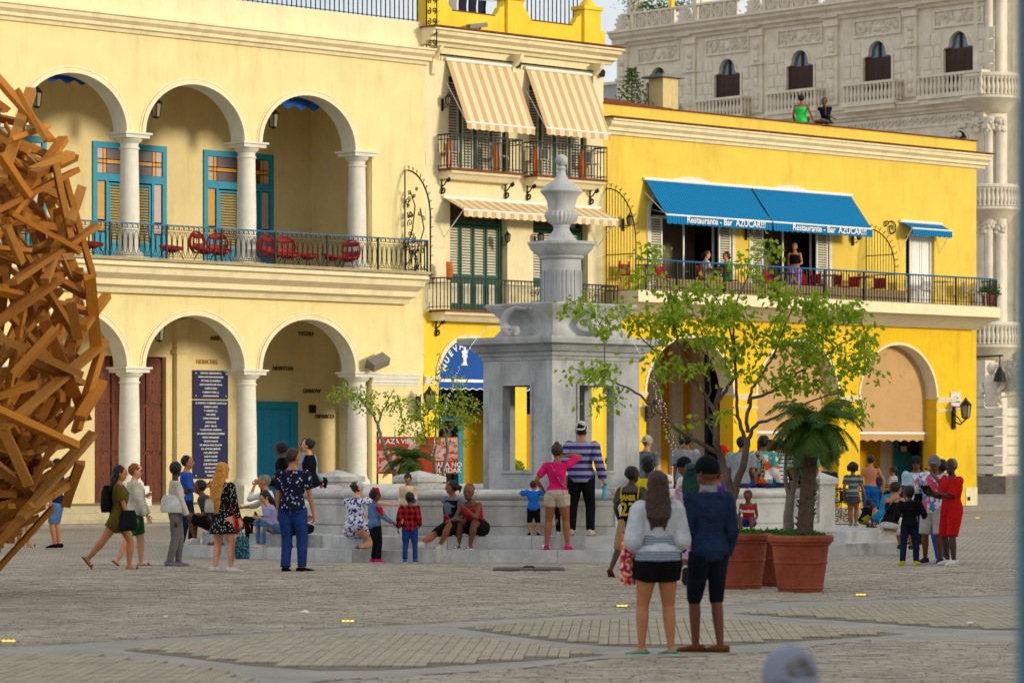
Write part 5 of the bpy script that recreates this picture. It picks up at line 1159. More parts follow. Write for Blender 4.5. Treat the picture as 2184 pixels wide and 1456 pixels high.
def person(label, px, d, z0, h, rot, skin='tan', hair=('short', 'black'), top=None, bottom=None, dress=None, shoes=None, pelvis=None, lean=0, side=0, twist=0,
           feet=None, hands=None, hy=0, hp=0, fem=False, w=1.0, vox=.017, group=None, kneep=None, elbp=None, hat=None, child=False, footyaw=None, footpitch=(0, 0), x=None, glasses=False, face=True, cat='person'):
    rot = radians(rot); X = (px-CX)/F*d if x is None else x
    R = thing('person', label, cat, (X, d, z0), rot, group)
    hs = h; hd = 1.22 if child else 1.0      # children: bigger head
    pel = V(*(pelvis or (0, 0, .515)))*hs; ln = radians(lean)
    U = V(sin(radians(side)), sin(ln), cos(ln)).normalized(); tw = radians(twist); R0 = V(cos(tw), sin(tw), 0); R0 = (R0-U*R0.dot(U)).normalized(); Fd = U.cross(R0)
    sc = lambda v: v*hs
    tors = [(-.045, .06, .055, 0), (-.02, .088, .064, 0), (.01, .096, .068, -.004), (.045, .09, .062, 0), (.1, .074, .05, .004), (.155, .082, .055, .004), (.21, .094, .06, .0), (.255, .096, .056, -.003), (.285, .085, .046, -.006), (.305, .052, .038, -.004), (.335, .031, .032, .0)]
    if fem: tors = [(a, b*(1.06 if a < .06 else .9)*(0.94 if .09 < a < .12 else 1), c*(1.05 if a < .06 else (1.12 if .15 < a < .24 else .95)), e+(.006 if .15 < a < .24 else 0)) for a, b, c, e in tors]
    if child: tors = [(a, b*.95, c*1.08, e) for a, b, c, e in tors]
    tors = [(a, b*w, c*w, e) for a, b, c, e in tors]
    tc = [pel+U*(a*hs)+Fd*(e*hs) for a, b, c, e in tors]; tr = [(b*hs, c*hs) for a, b, c, e in tors]
    shw = (.094 if fem else .107)*min(1.15, w**.6)*hs; hipw = .05*hs*w**.5
    sh = [pel+U*(.278*hs)-R0*shw, pel+U*(.278*hs)+R0*shw]; hip = [pel-R0*hipw-U*.005*hs, pel+R0*hipw-U*.005*hs]
    neck = pel+U*(.318*hs)
    # head
    yaw = radians(hy)+tw; pit = radians(hp); f = V(-sin(yaw)*cos(pit), cos(yaw)*cos(pit), -sin(pit)); r_ = V(cos(yaw), sin(yaw), 0); u = r_.cross(f)
    hc = neck+(U*.5+V(0, 0, .5))*(.088*hs*(1.08 if child else 1))+f*(.012*hs); hr = .065*hs*hd
    # limbs
    fe = feet or ((-.055, 0, 0), (.055, 0, 0)); ha = hands or ((-.135, .03, .465), (.135, .03, .465))
    ank = [V(*q)*hs+V(0, 0, .042*hs) for q in fe]; kp = kneep or (V(-.15, 1, .1), V(.15, 1, .1)); ep = elbp or (V(-.22, -1, -.3), V(.22, -1, -.3))
    kn = []; an = []; el = []; wr = []
    for i in (0, 1):
        k, a = ik(hip[i], ank[i], .243*hs, .232*hs, V(*kp[i])); kn.append(k); an.append(a)
        e, q = ik(sh[i], V(*ha[i])*hs, .172*hs, .148*hs, V(*ep[i])); el.append(e); wr.append(q)
    B = MB(); B.loft(tc, tr, R0, 14)
    ww = w**.7*(1.06 if fem else 1)*(1.1 if child else 1); lw_ = w**.8*(1.12 if fem else 1)*(1.05 if child else 1)
    legp = []; legr = []; armp = []; armr = []
    for i in (0, 1):
        h0, k, a = hip[i], kn[i], an[i]; sd = (k-h0).normalized(); sh0 = (a-k).normalized()
        P = [h0, h0.lerp(k, .5), k, k.lerp(a, .3)-V(0, 0, 0), a]; Rr = [(.056*lw_, .06*lw_), (.046*lw_, .048*lw_), (.031*lw_, .033*lw_), (.032*lw_, .036*lw_), (.0185, .02)]; Rr = [(p*hs, q*hs) for p, q in Rr]
        B.loft(P, Rr, R0, 10); legp.append([h0, k, a]); legr.append([Rr[0], Rr[2], Rr[4]])
        P = [sh[i]-R0*(0 if i else 0), sh[i].lerp(el[i], .45), el[i], el[i].lerp(wr[i], .3), wr[i]]; Rr = [(.026*ww, .029*ww), (.025*ww, .027*ww), (.021*ww, .022*ww), (.022*ww, .022*ww), (.0135, .016)]; Rr = [(p*hs, q*hs) for p, q in Rr]
        B.loft(P, Rr, (Fd), 8); B.ball(sh[i], .028*hs*ww, 8, 6); armp.append([sh[i], el[i], wr[i]]); armr.append([Rr[0], Rr[2], Rr[4]])
    B.loft([neck-U*.03*hs, neck+U*.02*hs, hc-u*.03*hs], [(.033*hs, .033*hs), (.028*hs, .03*hs), (.027*hs, .03*hs)], R0, 10)
    AX = (r_, f, u)
    B.ball(hc+u*.012*hs, (hr*.80, hr*.98, hr*.98), 14, 10, ax=AX); B.ball(hc+f*.012*hs-u*.028*hs, (hr*.62, hr*.72, hr*.72), 12, 8, ax=AX)
    if vox < .03:
        B.loft([hc+f*hr*.9+u*.01*hs, hc+f*hr*1.18-u*.016*hs], [(.006*hs, .006*hs), (.011*hs, .008*hs)], r_, 6)
        for s_ in (-1, 1): B.ball(hc+r_*(s_*hr*.8)-u*.004*hs-f*.004*hs, (.006*hs, .012*hs, .017*hs), 6, 5, ax=AX)
    # feet (bare shape inside the shoes)
    fd = []
    for i in (0, 1):
        fy = radians((footyaw or (8, -8))[i]); pt = radians(footpitch[i]); dr = V(-sin(fy)*cos(pt), cos(fy)*cos(pt), -sin(pt)); fd.append(dr); q = an[i]; up = V(0, 0, 1) if abs(pt) < .2 else (V(0, 0, 1)-dr*dr.z).normalized()
        B.loft([q-dr*.035*hs-up*.018*hs, q-up*.02*hs, q+dr*.05*hs-up*.026*hs, q+dr*.095*hs-up*.034*hs], [(.019*hs, .02*hs), (.022*hs, .021*hs), (.025*hs, .014*hs), (.02*hs, .007*hs)], (cos(fy), sin(fy), 0), 8)
    # hands: palm + five fingers
    ex = MB()
    for i in (0, 1):
        dd = (wr[i]-el[i]).normalized(); s_ = -1 if i == 0 else 1; a = dd.cross(V(s_, 0, 0));
        if a.length < .2: a = dd.cross(V(0, 0, 1))
        a.normalize(); b = dd.cross(a).normalized()      # a: across the palm
        c0 = wr[i]; B.loft([c0-dd*.01*hs, c0+dd*.025*hs, c0+dd*.052*hs], [(.014*hs, .01*hs), (.022*hs, .011*hs), (.021*hs, .009*hs)], a, 8)
        for k, (o_, ln_) in enumerate(((-.016, .036), (-.0055, .042), (.005, .04), (.015, .03))):
            p = c0+dd*.045*hs+a*(o_*hs); p1 = p+dd*ln_*.45*hs+b*.004*hs; p2 = p1+dd*ln_*.35*hs+b*.012*hs; p3 = p2+dd*ln_*.1*hs+b*.014*hs; ex.loft([p, p1, p2, p3], [.0052*hs, .005*hs, .0046*hs, .003*hs], a, 5)
        p = c0+dd*.012*hs-a*.016*hs; ex.loft([p, p+dd*.02*hs-a*.014*hs, p+dd*.04*hs-a*.016*hs+b*.004*hs], [.0065*hs, .006*hs, .004*hs], b, 5)
    remesh('body', B, SK[skin], R, vox, 0, 14, ex)
    if face:
        e = MB()
        for s_ in (-1, 1): e.ball(hc+r_*(s_*hr*.33)+f*hr*.86+u*.008*hs, (.0075*hs, .006*hs, .0045*hs), 8, 5, ax=AX); e.ball(hc+r_*(s_*hr*.33)+f*hr*.9+u*.022*hs, (.013*hs, .005*hs, .003*hs), 6, 4, ax=AX)
        e.build('eyes_and_brows', M_eye, R, True); l = MB(); l.ball(hc+f*hr*.8-u*.04*hs*hd*.9, (.013*hs, .007*hs, .005*hs), 8, 5, ax=AX); l.build('lips', M_lip, R, True)
    if glasses:
        g = MB()
        for s_ in (-1, 1): g.ball(hc+r_*(s_*hr*.4)+f*hr*.98+u*.006*hs, (.017*hs, .004*hs, .013*hs), 10, 6, ax=AX)
        g.beam(hc+f*hr*.98-r_*hr*.8+u*.01*hs, hc+f*hr*.98+r_*hr*.8+u*.01*hs, .004*hs, .004*hs); g.build('sunglasses', M_eye, R, True)
    # hair
    st, hc_ = hair[:2]; hm = HAIRC[hc_]; q = MB(); rnd = random.Random(int(px*7+d)); back = -f
    cap_ = lambda k=1.0, e=0: q.ball(hc+u*.018*hs*hd+back*.011*hs*k, (hr*(.84+e), hr*(.97+e), hr*(.95+e)), 14, 10, ax=AX)
    if st == 'short': cap_(1.0 if hat else 1.2, -.03 if hat else .03)
    elif st == 'buzz': cap_(1.1, .0)
    elif st == 'afro':
        q.ball(hc+u*.03*hs+back*.02*hs, (hr*1.25, hr*1.2, hr*1.2), 16, 12, ax=AX)
        for k in range(26): a = rnd.uniform(0, 6.28); b = rnd.uniform(-.3, 1.4); dv = (r_*cos(a)*cos(b)+back*abs(sin(a))*cos(b)+u*sin(b)).normalized(); q.ball(hc+u*.03*hs+back*.02*hs+dv*hr*1.12, hr*.3, 6, 5)
    elif st in ('long', 'longwave'):
        cap_(1.2, .08); L = hair[2] if len(hair) > 2 else (.26 if st == 'long' else .22); P = [hc+u*.02*hs+back*.03*hs, hc+back*.05*hs-u*.04*hs, neck+back*.062*hs-U*.03*hs, neck+back*.088*hs*w-U*(.03+L*.5)*hs, neck+back*.09*hs*w-U*(.02+L)*hs]
        q.loft(P, [(hr*.85, hr*.6), (hr*.98, hr*.6), (hr*1.0, hr*.5), (hr*.72, hr*.34), (hr*.22, hr*.12)], r_, 12)
        for k in range(9): o_ = (k-4)/4; q.tube([P[1]+r_*o_*hr*.8, P[2]+r_*o_*hr*.95+back*.01*hs, P[3]+r_*o_*hr*.8+back*.012*hs, P[4]+r_*o_*hr*(.6)-U*rnd.uniform(0, .03)*hs], [.013*hs, .014*hs, .012*hs, .004*hs], 5)
    elif st in ('bun', 'topknot'):
        cap_(1.2, .04); bp = hc+back*hr*(1.05 if st == 'bun' else .4)+u*hr*(.45 if st == 'bun' else 1.15); q.ball(bp, hr*(.42 if st == 'bun' else .38), 10, 8)
        for k in range(8): dv = V(rnd.uniform(-1, 1), rnd.uniform(-1, 1), rnd.uniform(-.5, 1)).normalized(); q.ball(bp+dv*hr*.3, hr*.16, 6, 5)
    elif st == 'puff':
        cap_(1.2, .03); bp = hc+back*hr*.7+u*hr*.85; q.ball(bp, hr*.75, 12, 8)
        for k in range(22): dv = V(rnd.uniform(-1, 1), rnd.uniform(-1, 1), rnd.uniform(-.6, 1)).normalized(); q.ball(bp+dv*hr*.62, hr*.24, 6, 5)
    elif st == 'curly':
        cap_(1.3, .14)
        for k in range(30): a = rnd.uniform(0, 6.28); b = rnd.uniform(-.7, 1.4); dv = (r_*cos(a)*cos(b)+back*abs(sin(a))*cos(b)+u*sin(b)).normalized(); q.ball(hc+u*.01*hs+back*.02*hs+dv*hr*1.05, hr*.26, 6, 5)
    elif st == 'braids':
        cap_(1.2, .08)
        for k in range(15): o_ = (k-7)/7; q.tube([hc+back*hr*.7+r_*o_*hr*.8, neck+back*.055*hs+r_*o_*hr*1.0-U*.02*hs, neck+back*(.05+.02*rnd.random())*hs+r_*o_*hr*.95-U*(.13+.03*rnd.random())*hs], [.011*hs, .011*hs, .006*hs], 5)
    elif st == 'pony':
        cap_(1.2, .04); q.loft([hc+back*hr*.95+u*hr*.4, hc+back*hr*1.35+u*hr*.1, hc+back*hr*1.25-u*hr*.9], [hr*.26, hr*.3, hr*.1], r_, 8)
    elif st == 'ponytails':
        cap_(1.2, .04)
        for s_ in (-1, 1): q.ball(hc+r_*s_*hr*.75+u*hr*.9, hr*.42, 8, 6)
    if st != 'bald': remesh('hair', q, hm, R, vox*.9, .012, 34)
    if hat:
        kind, hm_, bm_ = hat; k = MB(); c0 = hc+u*.016*hs
        k.ball(c0+u*.004*hs, (hr*.92, hr*1.07, hr*1.03), 18, 14, ax=AX); n0 = len(k.f)
        # keep only the upper part of the ball
        keep = [fc for fc in k.f if sum((Vector(k.v[i])-c0).dot(u) for i in fc)/len(fc) > -hr*.38]; k.f = keep; k.mi = [0]*len(keep); k.build('cap', hm_, R, True)
        if kind in ('cap', 'capback', 'capside'):
            bd = f if kind == 'cap' else (-f if kind == 'capback' else r_); br = MB(); sdv = u.cross(bd)
            br.loft([c0+bd*hr*.75+u*.002*hs, c0+bd*hr*1.25, c0+bd*hr*1.75-u*.008*hs], [(hr*.72, .004*hs), (hr*.68, .004*hs), (hr*.36, .003*hs)], sdv, 12); br.build('cap_brim', bm_, R, True); MB().ball(c0+u*hr*1.07, .006*hs, 6, 4).build('cap_button', hm_, R, True)
        elif kind == 'band': pass
    # clothing
    def torso_part(name, m, a0, a1, add, k=1.0, flare=0, extra_=None, sleeves=None, sadd=.012, folds=.011, flat=None):
        idx = [j for j, t_ in enumerate(tors) if a0 <= t_[0] <= a1]; cs = [tc[j] for j in idx]; rs = [tuple(v*k+add*hs for v in tr[j]) for j in idx]
        if flare and rs: rs[0] = (rs[0][0]+flare*hs, rs[0][1]+flare*hs)
        q = MB(); q.loft(cs, rs, R0, 14)
        if sleeves is not None:
            for i in (0, 1):
                fr_ = sleeves if not isinstance(sleeves, tuple) else sleeves[i]
                if fr_ > 0:
                    p, r2 = cut(armp[i], armr[i], fr_); r2 = fatten(r2, 1.0, sadd*hs); q.loft(p, r2, Fd, 9); q.ball(p[0]-U*.006*hs, (.024*ww+sadd)*hs, 8, 6)
                    if fr_ > 1: q.ball(el[i], armr[i][1][0]+sadd*hs, 8, 6)
        if extra_: extra_(q)
        return remesh(name, q, m, R, vox*.85, folds, 11/h)
    if bottom:
        kind, m = bottom[0], bottom[1]; fr_ = bottom[2] if len(bottom) > 2 else (.8 if kind == 'shorts' else 2.0); add = bottom[3] if len(bottom) > 3 else (.012 if kind == 'shorts' else .009)
        if kind in ('shorts', 'trousers'):
            def ex_(q):
                for i in (0, 1):
                    p, r2 = cut(legp[i], legr[i], fr_); r2 = fatten(r2, 1.0, add*hs); 
                    if fr_ > 1.7: r2[-1] = (r2[-1][0]+(.008)*hs, r2[-1][1]+(.008)*hs)
                    q.loft(p, r2, R0, 10)
                    if fr_ > 1: q.ball(kn[i], legr[i][1][0]+add*hs, 8, 6)
            torso_part(kind, m, -.05, .075, .007, 1.0, extra_=ex_, folds=.013)
        else:   # skirt
            L = fr_
            def ex_(q):
                mid0 = pel; mk = (kn[0]+kn[1])/2; sp = (kn[1]-kn[0]).length/2
                if pelvis and pel.z < .42*hs: q.loft([pel, pel.lerp(mk, .6*L), pel.lerp(mk, L)], [(.1*hs, .075*hs), (.06*hs+sp, .07*hs), (.045*hs+sp, .065*hs)], R0, 14)
                else: q.loft([pel+U*.03*hs, pel-V(0, 0, .09*hs*L*2), pel-V(0, 0, .17*hs*L*2)], [(.096*hs*w, .07*hs*w), (.108*hs*w+sp*.2, .085*hs*w), (.115*hs*w+sp*.35, .1*hs*w)], R0, 16)
            torso_part('skirt', m, -.05, .075, .008, extra_=ex_, folds=.01)
    if dress:
        m, L, slv = dress
        def ex_(q):
            mk = (kn[0]+kn[1])/2; sp = (kn[1]-kn[0]).length/2
            if pelvis and pel.z < .42*hs: q.loft([pel, pel.lerp(mk, .5), pel.lerp(mk, 1.0), mk-V(0, 0, .12*hs)], [(.11*hs, .09*hs), (.09*hs+sp, .09*hs), (.07*hs+sp, .085*hs), (.07*hs+sp, .07*hs)], R0, 14)
            else: q.loft([pel+U*.04*hs, pel-V(0, 0, .08*hs), pel-V(0, 0, L*hs)], [(.094*hs*w, .068*hs*w), (.112*hs*w, .09*hs*w), (.125*hs*w, .105*hs*w)], R0, 16)
        torso_part('dress', m, -.05, .31, .008, sleeves=slv, extra_=ex_, folds=.009)
    if top:
        kind, m = top[0], top[1]; slv = {'tee': .75, 'long': 1.96, 'tank': 0, 'loose': .95, 'roll': 1.5, 'three': 1.35}[kind]; lo = top[2] if len(top) > 2 else -.03; add = top[3] if len(top) > 3 else .013
        hi = .31 if kind != 'tank' else .275
        torso_part('shirt', m, lo, hi, add, sleeves=slv, sadd=add+.001 if kind in ('long', 'loose', 'tee') else .01, folds=.014, flare=.004)
    if shoes:
        kind, m = shoes[0], shoes[1]; sm = shoes[2] if len(shoes) > 2 else M_solew
        for i in (0, 1):
            q0 = an[i]; dr = fd[i]; up = V(0, 0, 1) if abs(footpitch[i]) < 12 else (V(0, 0, 1)-dr*dr.z).normalized(); sd = dr.cross(up).normalized(); q = MB()
            low = q0-up*.036*hs
            if kind in ('sneaker', 'loafer', 'flat', 'croc'):
                hh = {'sneaker': .03, 'loafer': .02, 'flat': .012, 'croc': .022}[kind]*hs
                q.loft([low-dr*.046*hs+up*hh*.8, low-dr*.03*hs+up*hh*.9, low+dr*.01*hs+up*hh*.9, low+dr*.05*hs+up*hh*.62, low+dr*.09*hs+up*hh*.4, low+dr*.108*hs+up*hh*.25], [(.016*hs, hh*.75), (.026*hs, hh*.95), (.028*hs, hh*.95), (.031*hs, hh*.7), (.027*hs, hh*.5), (.012*hs, hh*.3)], sd, 12)
            else:
                for a in (.03, .075): q.loft([low+dr*a*hs-sd*.03*hs, low+dr*a*hs+up*.028*hs, low+dr*a*hs+sd*.03*hs], [(.009*hs, .003*hs)]*3, dr, 6)
                q.loft([low-dr*.0*hs-sd*.026*hs, low+dr*.005*hs+up*.03*hs, low+sd*.026*hs], [(.005*hs, .003*hs)]*3, dr, 6)
            o = q.build('shoe', m, R, True); so_ = MB(); t_ = .008*hs
            so_.loft([low-dr*.05*hs, low-dr*.03*hs, low+dr*.03*hs, low+dr*.07*hs, low+dr*.11*hs], [(.015*hs, t_*.7), (.028*hs, t_), (.029*hs, t_), (.032*hs, t_), (.013*hs, t_*.7)], sd, 10); so_.build('sole', sm, o, True)
    info = dict(R=R, U=U, R0=R0, F=Fd, pel=pel, sh=sh, el=el, wr=wr, hc=hc, hr=hr, neck=neck, kn=kn, an=an, hs=hs, f=f, u=u, r=r_, tors=tors)
    return info
def wpos(I, v): M = Matrix.Translation(I['R'].location) @ Matrix.Rotation(I['R'].rotation_euler.z, 4, 'Z'); return M @ v
def bag(I, label, local, size, m, rz=0, strap=None, name='handbag', cat='handbag', mstrap=None):
    w, dp, hh = size; t = thing(name, label, cat, wpos(I, local), I['R'].rotation_euler.z+rz); q = MB()
    q.loft([(0, 0, -hh/2), (0, 0, -hh*.3), (0, 0, hh*.25), (0, 0, hh/2)], [(w*.46, dp*.42), (w*.5, dp*.5), (w*.46, dp*.42), (w*.36, dp*.2)], (1, 0, 0), 14); q.build('bag_body', m, t, 50)
    if strap: 
        pts = [Vector(p)-local for p in strap]; c, s_ = cos(-rz), sin(-rz); pts = [Vector((p.x*c-p.y*s_, p.x*s_+p.y*c, p.z)) for p in pts]
        MB().loft(pts, [(.012, .004)]*len(pts), (0, 1, 0), 6).build('strap', mstrap or m, t, True)
    return t
def strap(I, m, side=1, width=.014):
    """band worn diagonally across the body"""
    hs = I['hs']; n = 20; q = MB(); a = I['sh'][1 if side > 0 else 0]*.62+I['neck']*.38; b = I['pel']-I['R0']*(side*.075*hs)+I['U']*.06*hs; c = (a+b)/2; ax = (a-b)/2; pts = []
    for k in range(n):
        t = 2*pi*k/n; pts.append(c+ax*cos(t)*1.05+I['F']*(sin(t)*.082*hs)+(-ax.cross(I['F'])).normalized()*0)
    q.loft(pts, [(width*hs*.9, .003*hs)]*n, ax, 6, closed=True); return q.build('strap', m, I['R'], True)
def backtext(I, s_, size, m, up, off=-.085, fx=1.0, front=False, name='lettering'):
    hs = I['hs']; F_ = I['F']*(1 if front else -1); p = I['pel']+I['U']*up*hs+F_*abs(off)*hs; x = -I['R0'] if front else I['R0']
    M = Matrix((x, I['U'], x.cross(I['U']))).transposed(); return text(name, s_, size*hs, m, I['R'], p, M.to_euler(), .002, font_scale_x=fx, bold=.004*hs)
C = cloth
# --- clothes
c_olive = C('olive', lin(92,78,26)); c_white = C('white', lin(214,212,208)); c_offw = C('off_white', lin(200,192,176)); c_greyleg = C('grey_marl', lin(116,110,110)); c_green = C('green', lin(32,92,46)); c_blue = C('royal', lin(36,86,172)); c_navy = C('navy', lin(22,30,58)); c_black = C('black', lin(16,16,20)); c_red = C('red', lin(184,22,26)); c_jean = C('denim', lin(34,62,128), .3); c_jeanl = C('light_denim', lin(92,124,170), .35); c_lav = C('lavender', lin(160,160,206)); c_ltblue = C('pale_blue', lin(150,172,208)); c_pink = C('hot_pink', lin(216,28,104)); c_beige = C('beige', lin(182,166,148)); c_khaki = C('khaki', lin(164,132,96)); c_yell = C('yellow', lin(214,190,30)); c_grey = C('grey', lin(128,132,134)); c_dkgrey = C('charcoal', lin(62,66,70)); c_dden = C('dark_denim', lin(34,50,82), .4); c_cyan = C('cyan', lin(24,124,178)); c_cream = C('cream', lin(222,196,158)); c_bluetee = C('bright_blue', lin(28,106,206)); c_green2 = C('sea_green', lin(28,150,116)); c_lilac = C('lilac', lin(176,130,206)); c_sky = C('sky', lin(178,204,222)); c_tan = C('tan_leather', lin(110,62,32)); c_neon = C('neon_green', lin(60,220,90)); c_purple = C('purple', lin(88,44,140)); c_brownj = C('brown_bag', lin(70,44,30))
p_floral = pattern('navy_floral_print', 'spots', lin(20,24,50), lin(176,182,206), 17, None, .26); p_dots = pattern('black_white_dots', 'spots', lin(16,16,18), lin(214,210,204), 30, None, .24); p_bw = pattern('blue_white_floral', 'floral', lin(206,206,222), lin(40,52,110), 13, None, .53); p_haw = pattern('tropical_print', 'floral', lin(206,204,216), lin(70,130,176), 8, lin(206,76,104), .53)
p_plaid = pattern('red_black_plaid', 'plaid', lin(168,20,24), lin(16,12,14), 10); p_str = pattern('purple_grey_stripes', 'hstripe', lin(140,144,164), lin(52,38,112), 8.2, None, .5); p_gstr = pattern('grey_stripes', 'hstripe', lin(66,72,80), lin(128,134,136), 9, None, .45); p_bag = pattern('teal_scale_print', 'spots', lin(26,70,84), lin(110,160,160), 42, None, .34); p_tow = pattern('pink_orange_print', 'floral', lin(176,20,74), lin(222,190,160), 14, lin(220,90,30), .52); p_white_str = pattern('white_black_chevron', 'hstripe', lin(210,210,216), lin(30,32,40), 14, None, .25); p_strapp = pattern('patterned_strap', 'spots', lin(30,26,30), lin(190,180,170), 60, None, .4); p_orange = pattern('orange_white_jacket', 'floral', lin(214,208,204), lin(214,72,20), 4, lin(60,150,140), .52); p_tribal = pattern('multicolour_print', 'floral', lin(176,150,120), lin(150,50,40), 18, lin(90,120,70), .5); p_pinkdress = pattern('lilac_print', 'floral', lin(190,170,196), lin(190,60,90), 14, None, .56); p_blst = pattern('blouse_bands', 'hstripe', lin(150,164,180), lin(96,108,124), 42, None, .5); p_bwstr = pattern('fine_stripes', 'hstripe', lin(200,196,190), lin(50,44,44), 16, None, .5)
def rim(px, left=False):     # point on the front rim rail seen at column px
    a, b = (Vector((-1.7, 56.2)), Vector((-4.0, 58.7))) if left else (Vector((1.75, 56.15)), Vector((5.6, 59.75))); k = (px-CX)/F; t = (k*a.y-a.x)/((b.x-a.x)-k*(b.y-a.y)); return a+(b-a)*t
FT_ = gd   # distance from foot row
def G_(px, py, z=0): return dict(px=px, d=gd(py, z), z0=z)
W_R = -90; W_L = 90                      # facing right / left in the picture
# 1 man behind the beams
person('man in a navy top and blue denim shorts standing behind the wooden beams', 122, gd(1170), 0, 1.72, 75, 'tan', ('short', 'black'), ('tee', c_navy), ('shorts', c_jeanl, .95), shoes=('sneaker', c_black))
person('person in brown sandals almost hidden behind the wooden beams', 48, gd(1166), 0, 1.62, -80, 'tan', ('short', 'brown'), ('tee', c_black), ('shorts', c_khaki, .8), shoes=('sandal', c_tan), feet=((-.05, -.06, 0), (.06, .07, 0)))
# 3,4 walking women
I = person('woman in an olive playsuit striding right with a black backpack', 254, gd(1216), 0, 1.66, W_R, 'tan', ('longwave', 'black'), ('tee', c_olive, -.03, .018), ('shorts', c_olive, .55, .022), shoes=('sandal', c_tan, c_tan), feet=((-.03, .09, 0), (.03, -.3, .05)), pelvis=(0, 0, .50), footpitch=(0, 50), hands=((-.13, .11, .5), (.12, .12, .48)), fem=True, vox=.014, footyaw=(0, 0))
bag(I, 'black backpack worn by the woman in olive', I['pel']+I['U']*.17*1.66-I['F']*.115*1.66, (.32, .2, .42), C('bag_black', lin(18,20,26)), 0, [I['pel']+I['U']*.27*1.66-I['F']*.1*1.66, I['sh'][0]+V(0, 0, .04), I['sh'][0]+I['F']*.09*1.66-I['U']*.1, I['pel']+I['U']*.1*1.66-I['F']*.1*1.66], 'backpack', 'backpack')
bag(I, 'dark leather handbag at the hip of the woman in olive', V(.2, .1*1.66, .47*1.66), (.28, .13, .32), C('bag_black2', lin(24,26,32)), radians(90), [V(.19, .1*1.66, .56*1.66), V(.14, .02*1.66, .79*1.66)])
I = person('woman in sunglasses, a beige jacket and green shorts walking right', 287, gd(1208), 0, 1.66, W_R+8, 'light', ('short', 'ginger'), ('long', c_offw, -.08, .024), ('shorts', c_green, .85, .016), shoes=('sandal', c_tan, c_tan), feet=((-.05, .06, 0), (.05, -.16, .02)), hands=((-.09, .1, .68), (.15, .13, .46)), fem=True, w=1.08, glasses=True, footpitch=(0, 35))
# 5 white cardigan woman
I = person('slim woman in a white cropped cardigan and grey leggings carrying a white tote', 374, gd(1209), 0, 1.69, W_R+12, 'dark', ('short', 'black'), ('long', c_offw, .11, .012), ('trousers', c_greyleg, 1.95, .006), shoes=('sneaker', C('shoe_pattern', lin(120,110,140))), feet=((-.02, .03, 0), (.03, -.06, .0)), hands=((-.06, .09, .7), (.13, .1, .47)), fem=True, w=.9, hy=55, vox=.014)
bag(I, 'white tote bag on the shoulder of the woman in grey leggings', V(.16, -.06, .6*1.69), (.4, .14, .28), C('bag_white', lin(206,206,204)), radians(75), [V(.16, -.2, .67*1.69), V(.14, -.03, .82*1.69), V(.16, .08, .67*1.69)], 'tote_bag', 'tote bag')
I = person('man in a royal blue sweater and dark trousers looking at his phone', 398, gd(1168), 0, 1.78, W_R, 'tan', ('short', 'black'), ('long', c_blue), ('trousers', c_navy), shoes=('sneaker', c_black), hands=((-.08, .2, .68), (.1, .2, .66)), feet=((-.05, .05, 0), (.05, -.06, 0)))
MB().box(-.035, .035, -.006, .006, -.07, .07).build('phone', M_eye, I['R'], loc=V(0, .24*1.78, .7*1.78), rot=(radians(-30), 0, 0))
# 7 seated dark legs, 8 blonde
def onstep(px, ins):
    a, b = Vector(poly0[0])+Vector((.731, .682))*ins, Vector(poly0[1])+Vector((.731, .682))*ins; k = (px-CX)/F; t = (k*a.y-a.x)/((b.x-a.x)-k*(b.y-a.y)); return (a+(b-a)*t).y
SD = 0
person('man with bare brown legs seated on the fountain step behind the blonde woman', 455, onstep(455, .5), .22, 1.72, 80, 'brown', ('short', 'black'), ('tee', c_dkgrey), ('shorts', c_black, .9, .02), shoes=('sneaker', c_offw), pelvis=(0, -.0, .2), lean=22, feet=((-.07, .17, 0), (.06, .21, 0)), hands=((-.08, .2, .3), (.07, .22, .3)))
I = person('blonde woman in a short black dress with white dots, seen from behind', 474, gd(1222), 0, 1.68, -35, 'light', ('long', 'blonde'), None, None, (p_dots, .16, 1.9), ('sneaker', c_white), hands=((-.06, .13, .66), (.17, .05, .45)), feet=((-.075, -.02, 0), (.075, .03, 0)), fem=True, vox=.013, w=1.05, footyaw=(-35, -40))
bag(I, 'beige shoulder bag on the back of the blonde woman', I['pel']+V(-.12, -.15, .16), (.26, .12, .2), C('bag_beige', lin(186,176,156)), radians(-20), [I['pel']+V(-.2, -.16, .24), I['sh'][1]+V(-.02, -.06, .04), I['pel']+V(0, -.17, .2)], 'shoulder_bag', 'shoulder bag')
q = I['wr'][1]; bag(I, 'teal scale-print shopping bag hanging from the hand of the blonde woman', q+V(.04, .02, -.42), (.24, .1, .34), p_bag, radians(20), [q+V(0, .0, -.25), q+V(0, 0, -.05), q+V(.07, 0, -.25)], 'shopping_bag', 'shopping bag')
# 9-11 sitting on the steps
ZS = .42
person('woman in a red sleeveless top and headband with a black bun, seated on the steps', 510, onstep(510, .5), .2, 1.66, 95, 'brown', ('bun', 'black'), ('tank', c_red), ('shorts', c_red, .7, .02), pelvis=(0, 0, .2), lean=28, feet=((-.06, .2, 0), (.06, .24, 0)), hands=((-.06, .24, .3), (.06, .26, .28)), shoes=('sandal', c_tan, c_tan), fem=True, hat=('band', C('headband', lin(190,24,28)), None))
person('man in a white shirt seated on the steps with a hand to his brow', 578, onstep(578, .75), .3, 1.72, 80, 'tan', ('buzz', 'grey'), ('roll', c_white), ('trousers', c_black), pelvis=(0, 0, .19), lean=10, feet=((-.06, .2, -.06), (.06, .24, -.1)), hands=((-.02, .17, .55), (.0, .3, .33)), elbp=(V(-.3, .3, -.9), V(.5, -.5, -.5)), shoes=('sneaker', c_white))
